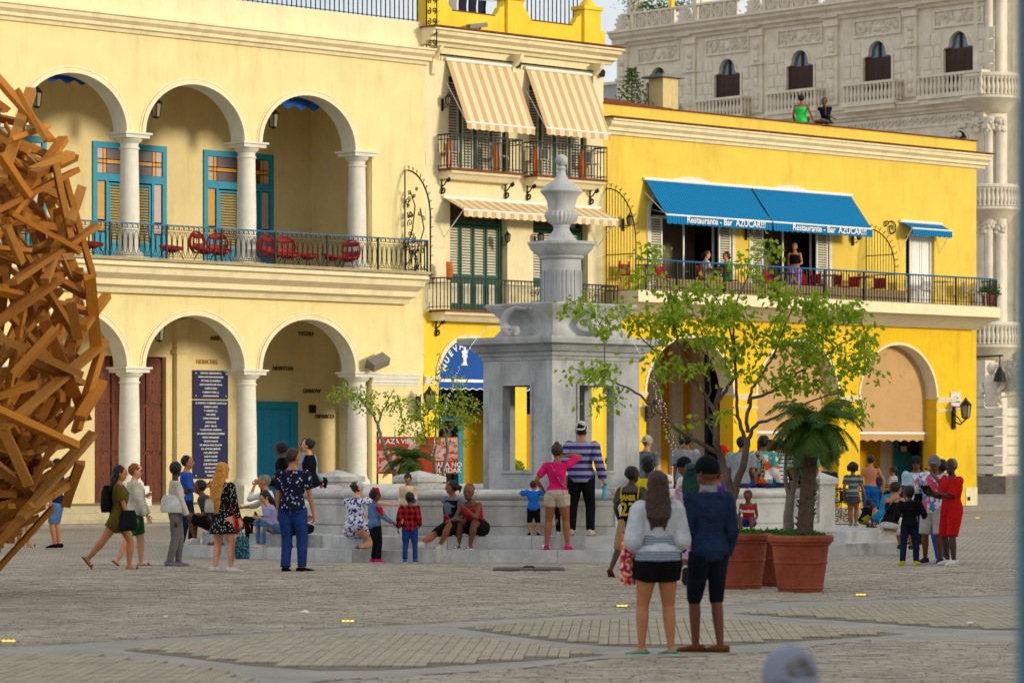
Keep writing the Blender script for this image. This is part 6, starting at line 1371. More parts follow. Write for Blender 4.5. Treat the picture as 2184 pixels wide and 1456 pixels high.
I = person('girl in a lavender top and ripped jeans seated looking down at a phone', 592, onstep(592, .5), .2, 1.5, 120, 'light', ('long', 'black'), ('long', c_lav), ('trousers', c_jeanl), pelvis=(0, 0, .2), lean=25, feet=((-.06, .22, 0), (.07, .2, 0)), hands=((-.04, .24, .33), (.03, .24, .34)), hp=30, fem=True, shoes=('flat', c_white))
MB().box(-.035, .035, -.006, .006, -.07, .07).build('phone', M_eye, I['R'], loc=V(0, .4, .55), rot=(radians(-30), 0, 0))
# 12 floral shirt man
I = person('tall man in a navy floral shirt and blue jeans standing with his back turned', 624, gd(1220), 0, 1.9, -12, 'tan', ('buzz', 'brown'), ('tee', p_floral, -.04, .014), ('trousers', c_jean, 2, .014), shoes=('loafer', c_black, c_black), feet=((-.06, 0, 0), (.07, .03, 0)), hands=((-.13, .03, .44), (.17, .02, .46)), vox=.013, w=1.05, hy=-30, footyaw=(0, -50))
person('person in a white top and black trousers seated behind the man in the floral shirt', 652, onstep(652, .5), .2, 1.55, 150, 'mid', ('short', 'black'), ('tee', c_white), ('trousers', c_black), pelvis=(0, 0, .22), lean=20, feet=((-.06, .22, -.08), (.06, .2, -.12)), hands=((-.08, .2, .3), (.08, .2, .3)), shoes=('sneaker', c_white))
def rimleft(label, px, h, rot, skin_, hair, top, **kw):
    p = rim(px, True); base = dict(pelvis=(0, 0, .06), feet=((-.06, .24, -.2), (.06, .24, -.2)), hands=((-.12, .16, .08), (.12, .16, .08)), lean=6, fem=True); base.update(kw)
    return person(label, px, p.y+.05, 1.2, h, rot, skin_, hair, top, ('trousers', c_black), shoes=('sneaker', c_black), **base)
rimleft('woman with curly black hair in profile beside the head of the floral-shirted man', 606, 1.5, W_L-5, 'brown', ('curly', 'black'), ('tee', c_black))
rimleft('person with long dark hair in a pale blue long-sleeved top, seated with back turned', 648, 1.62, -35, 'light', ('pony', 'brown'), ('long', c_ltblue), w=1.1)
rimleft('woman with a high bun and dark top leaning to kiss the person in pale blue', 665, 1.62, W_L-8, 'light', ('bun', 'black'), ('long', c_black))
# 17 kneeling woman, 18 toddler, 19 plaid, 20 cream
person('woman in a blue and white floral dress crouching and reaching out her arm', 768, 55.0, .2, 1.6, -20, 'light', ('bun', 'brown'), None, None, (p_bw, .3, .6), ('flat', c_tan), pelvis=(-.06, .0, .24), lean=8, feet=((-.08, .12, 0), (.06, -.06, 0)), hands=((-.02, .16, .36), (.24, .3, .47)), fem=True, hy=-35, w=1.12, hat=('band', C('headband_white', lin(190,186,180)), None), face=True)
I = person('small girl with a red hair bow, blue tunic and pink shoes, seen from the side', 799, gd(1200), 0, 1.2, W_R+25, 'brown', ('ponytails', 'black'), ('long', c_jeanl, -.06, .02), ('trousers', c_black, 1.95, .01), shoes=('sneaker', c_pink), child=True, hands=((-.15, .1, .52), (.14, .2, .56)), feet=((-.05, 0, 0), (.05, .03, 0)))
m = MB(); p = I['hc']+I['u']*I['hr']*.9; m.ball(p+V(-.07, 0, 0), (.08, .03, .06), 8, 6); m.ball(p+V(.07, 0, 0), (.08, .03, .06), 8, 6); m.ball(p, .03, 6, 5); m.build('red_bow', c_red, I['R'], True)
for i in (0, 1): MB().loft([I['sh'][i], I['el'][i], I['wr'][i]], [.056, .046, .034], (0, 1, 0), 10).build('red_sleeve', c_red, I['R'], True)
person('small boy in a red and black plaid shirt and jeans, back turned', 874, gd(1200), 0, 1.15, -8, 'brown', ('short', 'black'), ('long', p_plaid, -.05, .022), ('trousers', c_jean, 1.95, .012), shoes=('sneaker', c_blue), child=True, hands=((-.17, .0, .5), (.13, .08, .55)), feet=((-.07, -.02, 0), (.07, .03, 0)), vox=.013)
I = person('small girl in a cream sweater and headband facing the boy in plaid', 870, 55.6, .42, 1.03, 180, 'tan', ('topknot', 'black'), ('long', c_cream, -.02, .018), ('trousers', C('pink_trousers', lin(206,120,130)), 1.9, .01), shoes=('sneaker', c_white), child=True, hands=((-.1, .12, .58), (.12, .04, .5)), hp=25)
MB().ball(I['wr'][0]+V(0, .05, .0), .045, 8, 6).build('blue_ball', c_blue, I['R'], True)
# 21, 22 seated pair
I = person('woman in a black vest with grey sleeves seated with one foot stretched out', 962, 55.35, .2, 1.66, 150, 'mid', ('pony', 'black'), ('long', C('grey_sleeve', lin(104,112,126)), -.0, .012), ('shorts', c_black, 1.0, .02), pelvis=(0, -.05, .22), lean=2, feet=((.02, .18, .0), (.12, .42, .02)), hands=((-.1, .14, .3), (-.2, .02, .46)), hy=-55, fem=True, shoes=('sneaker', c_offw), w=1.05)
I['R0'] = I['R0']; MB().loft([I['pel']+I['U']*a*1.66 for a in (.02, .1, .2, .28)], [(.19, .145), (.178, .13), (.188, .138), (.16, .112)], I['R0'], 14).build('black_vest', c_black, I['R'], True)
MB().box(-.04, .04, -.01, .01, -.07, .07).build('phone', C('phone_pink', lin(190,40,70)), I['R'], loc=V(-.1, .3, .54), rot=(radians(-50), 0, 0))
person('woman with orange curls in a red basketball vest seated with her hand at her mouth', 1015, 55.3, .2, 1.66, 150, 'brown', ('puff', 'ginger'), ('tank', C('jersey_red', lin(176,22,40)), -.05, .02), ('shorts', c_black, .8, .02), pelvis=(0, -.04, .215), lean=30, feet=((-.05, .2, 0), (.09, .17, 0)), hands=((-.02, .24, .42), (.02, .27, .3)), hy=15, fem=True, shoes=('sandal', c_white, c_white), w=1.1, elbp=(V(-.3, .4, -.9), V(.5, .2, -.8)))
# 23-25 at the rim
person('toddler in a bright blue T-shirt and black shorts holding the basin rim', 1138, 55.6, .42, .92, -5, 'tan', ('short', 'brown'), ('tee', c_bluetee, -.06, .03), ('shorts', c_black, 1.1, .02), shoes=('sneaker', c_black), child=True, hands=((-.19, .12, .82), (.19, .12, .82)), hy=-35, feet=((-.08, 0, 0), (.08, 0, 0)), vox=.012)
I = person('woman in a hot pink T-shirt and beige shorts holding a phone to her ear', 1188, 54.95, .205, 1.78, -6, 'mid', ('topknot', 'brown'), ('tee', c_pink, .02, .008), ('shorts', c_beige, .42, .012), shoes=('croc', c_pink, c_pink), hands=((-.13, .06, .55), (.07, .06, .88)), feet=((-.1, 0, 0), (.1, 0, 0)), fem=True, vox=.013, elbp=(V(-.8, -.5, -.3), V(1, -.2, -.4)), w=1.02)
strap(I, p_strapp, -1, .016)
I = person('tall man in a purple and grey striped sweater and backwards white cap', 1240, 55.5, .42, 1.93, -8, 'tan', ('buzz', 'black'), ('long', p_str, -.06, .02), ('trousers', c_black, 1.95, .012), shoes=('sneaker', c_offw, C('gum_sole', lin(170,120,80))), hands=((-.14, .1, .6), (.19, .0, .5)), feet=((-.09, 0, 0), (.08, .0, 0)), hat=('capback', C('cap_white', lin(204,198,186)), C('cap_white', lin(204,198,186))), vox=.013, w=1.08)
text('cap_monogram', 'N', .11, c_navy, I['R'], I['hc']-I['f']*I['hr']*1.15+V(-.008, 0, .055), (radians(90), 0, 0), .002, bold=.006); text('cap_monogram', 'Y', .11, c_navy, I['R'], I['hc']-I['f']*I['hr']*1.15+V(.014, 0, .04), (radians(90), 0, 0), .002, bold=.006)
q = wpos(I, I['wr'][1]+V(.03, 0, -.2)); t = thing('water_bottle', 'pale blue water bottle in the hand of the man in stripes', 'bottle', q, 0); MB().lathe([(.036, -.14), (.038, -.13), (.038, .06), (.02, .09), (.02, .1)], 0, 0, 12).build('bottle_body', C('bottle_blue', lin(90,176,200)), t, 40, rot=(0, radians(8), 0)); MB().lathe([(.024, .09), (.024, .13)], 0, 0, 10).build('bottle_cap', C('bottle_cap', lin(60,150,150)), t, rot=(0, radians(8), 0))
person('child in black leggings and white shoes hidden behind the woman in pink', 1199, 55.6, .42, 1.25, 0, 'tan', ('short', 'brown'), ('tee', c_white), ('trousers', c_black, 1.95), shoes=('sneaker', c_white), child=True)
# 26 jersey boy + companions
I = person('boy in a black and yellow jersey numbered 23 stepping away to the right', 1347, 47.9, 0, 1.66, -22, 'dark', ('short', 'black'), ('tee', C('grey_tee', lin(84,80,70)), -.02, .01), ('shorts', c_khaki, 1.05, .02), shoes=('sandal', c_tan, c_tan), feet=((-.12, -.2, .04), (.06, .12, 0)), pelvis=(0, 0, .5), hands=((-.13, .04, .5), (.15, .06, .52)), hy=-35, vox=.013, footpitch=(35, 0), w=.92)
jm = C('jersey_black', lin(20,18,26)); jy = C('jersey_yellow', lin(206,176,40)); q = MB(); tt = [t_ for t_ in I['tors'] if -.09 <= t_[0] <= .27]; q.loft([I['pel']-I['U']*.11]+[I['pel']+I['U']*t_[0]*1.66 for t_ in tt[1:]], [(.175, .135)]+[(t_[1]*1.66+.032, t_[2]*1.66+.032) for t_ in tt[1:]], I['R0'], 16); remesh('jersey', q, jm, I['R'], .012, .006, 9)
backtext(I, '23', .16, jy, .1, -.105, .85, name='jersey_number'); backtext(I, 'JAMES', .062, jy, .205, -.092, .8, name='jersey_lettering')
for s_ in (-1, 1):
    MB().loft([I['sh'][(s_+1)//2]*.8+I['neck']*.2+V(0, -.06, .02), I['sh'][(s_+1)//2]*.8+I['neck']*.2+V(0, -.1, -.12), I['sh'][(s_+1)//2]*.75+I['pel']*.25+V(0, -.1, -.02)], [(.012, .006)]*3, (1, 0, 0), 6).build('jersey_trim', jy, I['R'], True)
person('woman in a yellow top with two black hair puffs, behind the jersey boy', 1382, 50.0, 0, 1.74, -10, 'dark', ('puff', 'black'), ('tee', c_yell, -.03, .016), ('trousers', c_jean), fem=True, shoes=('sneaker', c_white))
person('person in a beige cap and grey patterned shirt far behind the two hair puffs', 1379, 64.8, .42, 1.75, -30, 'light', ('short', 'grey'), ('tee', C('grey_pattern', lin(120,124,130), .4)), ('trousers', c_khaki), shoes=('sneaker', c_black), hat=('capback', C('cap_beige', lin(190,176,146)), C('cap_beige', lin(190,176,146))))
# 29, 30 couple in front
I = person('woman with long brown hair, white and grey blouse and black shorts, back turned, in front', 1403, gd(1398), 0, 1.66, 12, 'tan', ('long', 'brown', .11), ('long', C('white_blouse', lin(196,204,212)), .04, .03), ('shorts', c_black, .42, .024), shoes=('flat', C('green_flat', lin(40,150,118)), M_solew), feet=((-.085, .02, 0), (.075, .0, 0)), hands=((-.1, .1, .57), (.1, .1, .57)), fem=True, vox=.0105, w=1.03, hy=-12, elbp=(V(-.45, -.8, -.4), V(.3, -.9, -.4)), footyaw=(38, 20))
q = MB(); q.loft([I['pel']+I['U']*a*1.66 for a in (.0, .04, .09, .14)], [(.212, .168), (.206, .164), (.182, .145), (.172, .136)], I['R0'], 18); remesh('blouse_bottom', q, p_blst, I['R'], .011, .006, 8)
bag(I, 'pink and orange printed cloth bag under the arm of the woman in front', V(-.25, .1, .53*1.66), (.17, .12, .48), p_tow, radians(25), [V(-.26, .08, .63*1.66), V(-.17, .05, .8*1.66)], 'cloth_bag', 'cloth bag')
I = person('man in a dark denim shirt, black cap and navy shorts standing in front beside her', 1512, gd(1392), 0, 1.79, 24, 'brown', ('bald', 'black'), ('long', c_dden, -.06, .014), ('shorts', C('navy_shorts', lin(18,24,40)), 1.02, .01), shoes=('loafer', c_tan, c_tan), feet=((-.05, .05, 0), (.055, -.02, 0)), hands=((-.1, .12, .52), (.115, .03, .49)), vox=.0105, w=.94, hat=('cap', C('cap_black', lin(14,16,20)), C('cap_black', lin(14,16,20))), hy=20, footyaw=(45, 40))
MB().loft([I['neck']+I['U']*a for a in (-.05, .0, .035)], [(.088, .08), (.074, .072), (.068, .066)], I['R0'], 14).build('grey_collar', C('collar_grey', lin(140,146,150)), I['R'], 50)
# 31-35 people between and behind them
I = person('person with long green braids in a lilac printed dress walking away, one shoe raised', 1474, 44.5, 0, 1.68, -8, 'brown', ('braids', 'green'), None, None, (p_pinkdress, .3, .7), ('sneaker', c_offw, C('dark_sole', lin(60,56,54))), feet=((-.03, -.18, .1), (.05, .1, 0)), footpitch=(60, 0), fem=True, hands=((-.15, .05, .46), (.15, .02, .46)))
person('man in a white T-shirt and black cap in profile facing left, behind the couple', 1462, 50.5, 0, 1.76, W_L-22, 'brown', ('short', 'black'), ('tee', c_white, -.04, .018), ('shorts', c_dkgrey, 1.0, .02), shoes=('sneaker', c_white), hat=('cap', C('cap_black2', lin(18,20,26)), C('cap_black2', lin(18,20,26))))
person('person with dark shaggy hair in a pale grey T-shirt standing highest behind the couple', 1463, 59.5, .42, 1.78, -25, 'mid', ('curly', 'black'), ('tee', C('pale_grey', lin(150,154,162)), -.04, .02), ('trousers', c_jean), shoes=('sneaker', c_white))
person('woman with dark red hair and purple top turned right beside the tree trunk', 1531, 50.0, 0, 1.62, W_R+20, 'mid', ('pony', 'red'), ('tee', c_purple), ('trousers', c_black), fem=True, shoes=('sneaker', c_black))
person('person in a red cap with a blue and red shirt behind the left tree trunk', 1540, 61.5, .42, 1.55, -40, 'mid', ('short', 'black'), ('tee', c_blue), ('trousers', c_jean), shoes=('sneaker', c_white), hat=('cap', C('cap_red', lin(200,24,24)), C('cap_red', lin(200,24,24))))
# 36-41 sitting on the rim, backs turned
def rimsit(label, px, h, rot, skin_, hair, top, **kw):
    p = rim(px); z = 1.2; base = dict(pelvis=(0, 0, .06), feet=((-.06, .22, -.22), (.06, .22, -.22)), hands=((-.12, .16, .08), (.12, .16, .08)), lean=12); base.update(kw)
    return person(label, px, p.y+.05, z, h, rot, skin_, hair, top, ('trousers', c_jean), shoes=('sneaker', c_white), **base)
rimsit('person in a grey sleeveless top seated on the rim, leftmost in the row of backs', 1578, 1.72, -20, 'mid', ('short', 'black'), ('tee', C('heather', lin(140,146,150)), -.03, .02))
I = rimsit('person in an orange and white jacket seated on the rim', 1622, 1.76, -30, 'brown', ('short', 'black'), ('long', p_orange, -.04, .025), w=1.1)
bag(I, 'brown and green patterned backpack on the orange and white jacket', I['pel']+I['U']*.26-I['F']*.2, (.3, .2, .42), pattern('backpack_print', 'floral', lin(150,130,110), lin(60,40,34), 12, lin(110,150,140), .5), radians(15), None, 'backpack', 'backpack')
rimsit('person in a white T-shirt with black stripes across the shoulders, seated on the rim', 1660, 1.66, -15, 'mid', ('short', 'black'), ('tee', p_white_str, -.03, .02))
rimsit('person in a plain black T-shirt seated on the rim behind the palm', 1688, 1.6, -10, 'mid', ('short', 'black'), ('tee', c_black, -.03, .02))
person('man in a sea green T-shirt and striped cap seated on the rim facing the plaza', 1712, rim(1712).y-.1, 1.2, 1.72, 160, 'brown', ('short', 'black'), ('tee', c_green2, -.04, .02), ('shorts', p_tribal, .95, .02), shoes=('sandal', c_tan, c_tan), pelvis=(0, -.05, .06), lean=8, feet=((-.1, .22, -.24), (.1, .22, -.26)), hands=((-.16, .12, .1), (.16, .08, .1)), hat=('cap', p_bwstr, p_bwstr), hy=30)
person('man in a dark blue T-shirt sitting low beyond the basin, right of the palm', 1759, 66.0, .42, 1.7, -10, 'light', ('short', 'black'), ('tee', c_navy), ('trousers', c_jean), pelvis=(0, 0, .3), shoes=('sneaker', c_white), feet=((-.06, .2, 0), (.06, .2, 0)))
I = person('small child in a red sleeveless Freedom T-shirt seated on the step behind the pots', 1597, 57.2, .42, 1.15, 165, 'brown', ('short', 'brown'), ('tank', c_red, -.03, .02), ('shorts', c_jean, 1.0), pelvis=(0, 0, .16), lean=8, feet=((-.08, .22, -.05), (.08, .22, -.05)), hands=((-.12, .16, .2), (.14, .14, .2)), child=True, hp=25, shoes=('sneaker', c_white))
backtext(I, 'Freedom', .07, c_white, .2, -.1, .9, True)
# 43-51 right hand group
DR = 62.5
person('curly-haired girl in a grey striped top and grey skirt standing on the step', 1819, DR, .42, 1.2, -15, 'mid', ('curly', 'black'), ('tee', p_gstr, -.02, .016), ('skirt', c_dkgrey, .4), shoes=('sneaker', c_grey), child=True, fem=True, hands=((-.15, .03, .5), (.19, .06, .48)), feet=((-.04, 0, 0), (.04, .02, 0)))
person('shirtless boy in blue shorts standing with his back turned', 1857, DR+1.5, .42, 1.36, -8, 'tan', ('short', 'black'), None, ('shorts', C('swim_blue', lin(16,90,160)), 1.0, .03), shoes=('sandal', c_black, c_black), hands=((-.17, -.03, .48), (.18, -.03, .5)), elbp=(V(-1, -.5, 0), V(1, -.5, 0)), vox=.014)
person('small dark-clothed child with olive shorts crouched between the girl and the shirtless boy', 1838, DR-.6, .42, .95, -60, 'dark', ('short', 'black'), ('tee', c_black), ('shorts', C('olive_short', lin(120,120,30)), .95, .02), pelvis=(0, 0, .12), lean=30, feet=((-.08, .2, 0), (.08, .2, 0)), hands=((-.1, .22, .1), (.1, .25, .12)), child=True, shoes=('sandal', c_black, c_black))
person('person in a bright cyan hooded jacket crouched beside the seated woman in white shorts', 1882, 60.8, .42, 1.6, -60, 'mid', ('short', 'ginger'), ('long', c_cyan, -.05, .03), ('trousers', c_red, 1.2), pelvis=(0, 0, .1), lean=28, feet=((-.08, .25, -.06), (.08, .25, -.06)), hands=((-.1, .24, .2), (.12, .24, .2)), shoes=('sneaker', c_white), w=1.1)
I = person('woman in a black sleeveless top and white shorts seated on the step edge, back turned', 1899, 58.2, .42, 1.66, -45, 'tan', ('bun', 'black'), ('tank', c_black, .0, .012), ('shorts', c_white, .7, .03), pelvis=(0, 0, .07), lean=15, feet=((-.06, .25, -.2), (.06, .3, -.2)), hands=((-.08, .26, .12), (.1, .28, .14)), fem=True, w=1.15, shoes=('sneaker', C('shoe_green', lin(20,70,50)))); strap(I, p_strapp, 1, .014)
person('boy dressed all in black with yellow trainers, standing with his back turned', 1940, gd(1205), 0, 1.27, -5, 'dark', ('short', 'black'), ('long', c_black, -.03, .02), ('trousers', c_navy, 1.95, .012), shoes=('sneaker', C('shoe_yellow', lin(200,196,20)), C('sole_yellow', lin(190,190,60))), child=True, hands=((-.17, .06, .58), (.19, .1, .62)), feet=((-.09, 0, 0), (.09, 0, 0)), vox=.013, footyaw=(25, -25))
I = person('man in a grey cap and tropical print shirt with his hand at his mouth', 1993, gd(1202), 0, 1.78, 152, 'brown', ('short', 'black'), ('loose', p_haw, -.07, .03), ('shorts', C('light_shorts', lin(186,180,172)), .98, .024), shoes=('sneaker', c_navy), hands=((-.03, .14, .84), (.14, .06, .56)), feet=((-.06, 0, 0), (.09, 0, 0)), hat=('cap', C('cap_grey', lin(110,112,120)), C('cap_grey', lin(110,112,120))), elbp=(V(-.8, .1, -.8), V(.6, -.6, -.2)), vox=.013, w=1.1, hy=15); strap(I, c_navy, -1, .014)
bag(I, 'black shoulder bag at the hip of the man in the tropical shirt', V(.24, .05, .55*1.78), (.26, .12, .36), C('bag_black3', lin(20,22,26)), radians(60), None, 'shoulder_bag', 'shoulder bag')
I = person('man in a red shirt and red shorts holding a black tablet, white trainers', 2030, gd(1206), 0, 1.74, 118, 'dark', ('buzz', 'grey'), ('loose', c_red, -.07, .026), ('shorts', C('red_shorts', lin(190,20,24)), .98, .022), shoes=('sneaker', c_white), hands=((-.06, .22, .68), (.06, .2, .66)), feet=((-.09, .04, 0), (.09, -.02, 0)), vox=.013, hy=25, w=1.05)
MB().box(-.12, .12, -.012, .012, -.09, .09).build('tablet', M_eye, I['R'], loc=V(0, .28*1.74, .71*1.74), rot=(radians(-35), 0, 0))
I = person('man in a pale blue T-shirt and dark flat cap with a cross strap, facing us', 1955, 65.0, 0, 1.76, 165, 'brown', ('short', 'black'), ('tee', c_sky, -.03, .02), ('trousers', c_dden), shoes=('sneaker', c_black), hat=('capside', C('cap_dark', lin(30,32,40)), C('cap_dark', lin(30,32,40))), w=1.15); strap(I, c_black, 1, .012)
person('person with a dark ponytail mostly hidden between the two talking men', 2008, 54.5, 0, 1.72, 60, 'brown', ('pony', 'black'), ('tee', c_blue), ('trousers', c_blue), shoes=('sneaker', c_white))
# cafe guests under the arch and people beyond
for px, d, lb, tp, hr_, rt in ((1868, 96, 'cafe guest in a dark shirt seated under the yellow arch', c_navy, 'short', 30), (1905, 97, 'cafe guest in a striped top seated by the blue door', p_bwstr, 'pony', 60), (1300, 72, 'person with a dark backpack seen through the right opening of the fountain tower', c_offw, 'short', -10)):
    if px == 1300: 
        I = person(lb, px, d, 0, 1.76, rt, 'tan', (hr_, 'black'), ('tee', tp), ('trousers', c_navy), vox=.02, shoes=('sneaker', c_black)); bag(I, 'dark backpack seen through the fountain tower opening', I['pel']+I['U']*.3-I['F']*.22, (.34, .22, .5), C('bag_black', lin(18,20,26)), 0, None, 'backpack', 'backpack')
    else: person(lb, px, d, .14, 1.7, rt, 'mid', (hr_, 'black'), ('tee', tp), ('trousers', c_navy), vox=.02, shoes=('sneaker', c_black), pelvis=(0, 0, .28), feet=((-.06, .22, 0), (.06, .22, 0)), hands=((-.1, .2, .42), (.1, .2, .42)))
# restaurant balcony
def fpt(px, y, z): s_ = FA.s(px, y); return FA.w(s_, y, z)
def balperson(label, px, y, h, rot, *a, **k): p = fpt(px, y, 6.5); return person(label, px, p.y, 6.5, h, rot, *a, x=p.x, **k)
balperson('woman in a black off-shoulder top and lilac trousers standing on the restaurant balcony', 1695, -.55, 1.68, 165, 'tan', ('bun', 'brown'), ('tank', c_black, .1, .012), ('trousers', c_lilac, 2, .03), fem=True, hands=((-.1, .1, .6), (.1, .1, .6)), shoes=('flat', c_black))
balperson('woman in green seated at a restaurant balcony table', 1549, -.3, 1.65, 150, 'light', ('curly', 'brown'), ('long', C('leaf_green', lin(20,130,50))), ('trousers', C('leaf_green', lin(20,130,50))), fem=True, pelvis=(0, 0, .29), feet=((-.06, .2, 0), (.06, .2, 0)), hands=((-.06, .22, .42), (.06, .22, .42)), shoes=('flat', c_black))
balperson('person in a white top seated at a restaurant balcony table', 1506, -.3, 1.68, -80, 'light', ('pony', 'brown'), ('long', c_white), ('trousers', c_yell), fem=True, pelvis=(0, 0, .29), feet=((-.06, .2, 0), (.06, .2, 0)), hands=((-.06, .22, .42), (.06, .22, .42)), shoes=('flat', c_black))
# roof
p = fpt(1709, .25, 11.9); person('person in a fluorescent green vest sitting on the yellow parapet', 1709, p.y, 11.9, 1.7, -12, 'mid', ('short', 'black'), ('tank', c_neon, -.03, .02), ('trousers', c_dkgrey), x=p.x, pelvis=(0, 0, .05), feet=((-.06, .25, -.15), (.06, .25, -.15)), hands=((-.14, .1, .08), (.22, -.02, .06)), shoes=('sneaker', c_black))
p = fpt(1762, .25, 11.9); person('person in a navy T-shirt sitting on the yellow parapet with a hand at the chin', 1762, p.y, 11.9, 1.7, 150, 'brown', ('buzz', 'black'), ('tee', c_navy), ('shorts', c_green2, .9), x=p.x, pelvis=(0, 0, .05), feet=((-.2, .2, .0), (-.1, .22, .0)), hands=((-.06, .16, .3), (-.2, .1, .12)), lean=12, shoes=('sneaker', c_black))
# blurred cap close to the viewer
I = person('blurred head in a pale grey cap at the bottom edge, nearest the viewer', 1688, 10.2, 0, 1.19, 15, 'light', ('short', 'grey'), ('tee', c_dkgrey), ('trousers', c_navy), shoes=('sneaker', c_white), child=True, hat=('capback', C('cap_pale', lin(138,144,160)), C('cap_pale', lin(138,144,160))), vox=.012, w=1.3)
# ================================================================== PLANTS
M_leaf = rmat('leaf_green', [lin(66,112,20)]*2, .55, 0); 
def leafmat(name, c1, c2, c3):
    m = bpy.data.materials.new(name); m.use_nodes = True; t = m.node_tree; b = t.nodes['Principled BSDF']; b.inputs['Roughness'].default_value = .5; b.inputs['Specular IOR Level'].default_value = .35
    g = t.nodes.new('ShaderNodeNewGeometry'); n = t.nodes.new('ShaderNodeTexNoise'); n.inputs['Scale'].default_value = 3.5; n.inputs['Detail'].default_value = 2; c = t.nodes.new('ShaderNodeTexCoord')
    r = t.nodes.new('ShaderNodeValToRGB'); r.color_ramp.elements[0].color = c1; r.color_ramp.elements[1].color = c3; r.color_ramp.elements.new(.5).color = c2; a = t.nodes.new('ShaderNodeMath'); a.operation = 'ADD'; mm = t.nodes.new('ShaderNodeMath'); mm.operation = 'MULTIPLY'; mm.inputs[1].default_value = .5
    L = t.links.new; L(c.outputs['Object'], n.inputs['Vector']); L(n.outputs[0], mm.inputs[0]); m2 = t.nodes.new('ShaderNodeMath'); m2.operation = 'MULTIPLY'; m2.inputs[1].default_value = .5; L(g.outputs['Random Per Island'], m2.inputs[0]); L(mm.outputs[0], a.inputs[0]); L(m2.outputs[0], a.inputs[1]); L(a.outputs[0], r.inputs[0]); L(r.outputs[0], b.inputs['Base Color'])
    tr = t.nodes.new('ShaderNodeBsdfTranslucent'); L(r.outputs[0], tr.inputs[0]); ms = t.nodes.new('ShaderNodeMixShader'); ms.inputs[0].default_value = .48; L(b.outputs[0], ms.inputs[1]); L(tr.outputs[0], ms.inputs[2]); L(ms.outputs[0], t.nodes['Material Output'].inputs[0]); return m
M_lf = leafmat('tree_leaf', lin(84,116,14), lin(142,172,26), lin(196,206,60)); M_lf2 = leafmat('young_leaf', lin(78,106,16), lin(136,160,30), lin(188,196,64)); M_palm = leafmat('palm_leaf', lin(36,72,20), lin(68,108,32), lin(128,136,52)); M_gc = leafmat('ground_cover', lin(34,78,16), lin(64,122,26), lin(104,150,44))
M_bark = mat('bark', lin(104,88,78), .9, .35, 9, .6, 25, stretch=(1, 1, .3)); M_bark2 = mat('pale_bark', lin(128,116,104), .9, .3, 9, .5, 25)
M_pot = mat('terracotta_pot', lin(160,86,60), .8, .26, 2.5, .3, 20, col2=lin(124,50,30), stain=.3)
def leaf(b, p, s, rnd, droop=.4):
    d = Vector((rnd.uniform(-1, 1), rnd.uniform(-1, 1), rnd.uniform(-1, .5)-droop)).normalized(); w = d.cross(Vector((rnd.uniform(-1, 1), rnd.uniform(-1, 1), rnd.uniform(-1, 1)))).normalized()*s*.3; n = d.cross(w).normalized()*s*.08
    b.add([p, p+d*s*.45+w+n, p+d*s, p+d*s*.45-w+n], [(0, 1, 2), (0, 2, 3)])
def tree(label, cat, base, limbs, clusters, dd, rad, seed, m_leaf=M_lf, m_bark=M_bark, nleaf=16, lsize=.085, spread=.17, name='potted_tree', twig=.012):
    rnd = random.Random(seed); t = thing(name, label, cat, base); o = Vector(base); w = MB(); nodes = []
    for li, (pts, r0, r1) in enumerate(limbs):
        dz = rnd.uniform(-.35, .35) if li else 0; P = []
        for i, (px, py, off) in enumerate(pts): P.append(at(px, py, dd+off)-o)
        # smooth subdivision
        Q = []
        for i in range(len(P)-1):
            for k in range(4):
                f = k/4; a = P[i].lerp(P[i+1], f); a += Vector((rnd.uniform(-1, 1), rnd.uniform(-1, 1), rnd.uniform(-1, 1)))*.012; Q.append(a)
        Q.append(P[-1]); n = len(Q); R_ = [r0+(r1-r0)*i/(n-1) for i in range(n)]; w.tube(Q, R_, 7); nodes += Q[2:]
    w.build('trunk', m_bark, t, 60)
    cs = []
    for (px, py, rx, ry, n, off) in clusters:
        for k in range(n):
            a = rnd.uniform(0, 2*pi); r = sqrt(rnd.random()); cs.append(at(px+rx*r*cos(a), py+ry*r*sin(a), dd+off+rnd.uniform(-rad, rad))-o)
    cs.sort(key=lambda c: min((c-q).length for q in nodes)); tw = MB(); lv = MB()
    for c in cs:
        q = min(nodes, key=lambda q: (c-q).length+.35*max(0, q.z-c.z)); L = (c-q).length; mid = q.lerp(c, .5)+Vector((rnd.uniform(-.1, .1), rnd.uniform(-.1, .1), .08))*L
        pts = [q, q.lerp(mid, .6), mid, mid.lerp(c, .5)+Vector((0, 0, .02)), c]; r0 = min(.016, .006+.008*L)*twig/.012; tw.tube(pts, [r0, r0*.85, r0*.7, r0*.55, r0*.35], 4); nodes += pts[1:]
        for k in range(nleaf+rnd.randint(-6, 8)):
            p = mid.lerp(c, rnd.uniform(.3, 1.1))+Vector((rnd.gauss(0, 1), rnd.gauss(0, 1), rnd.gauss(0, .8)))*spread*.55; leaf(lv, p, lsize*rnd.uniform(.6, 1.25), rnd)
    tw.build('branches', m_bark, t, kind='stuff'); lv.build('crown', m_leaf, t, kind='stuff'); return t
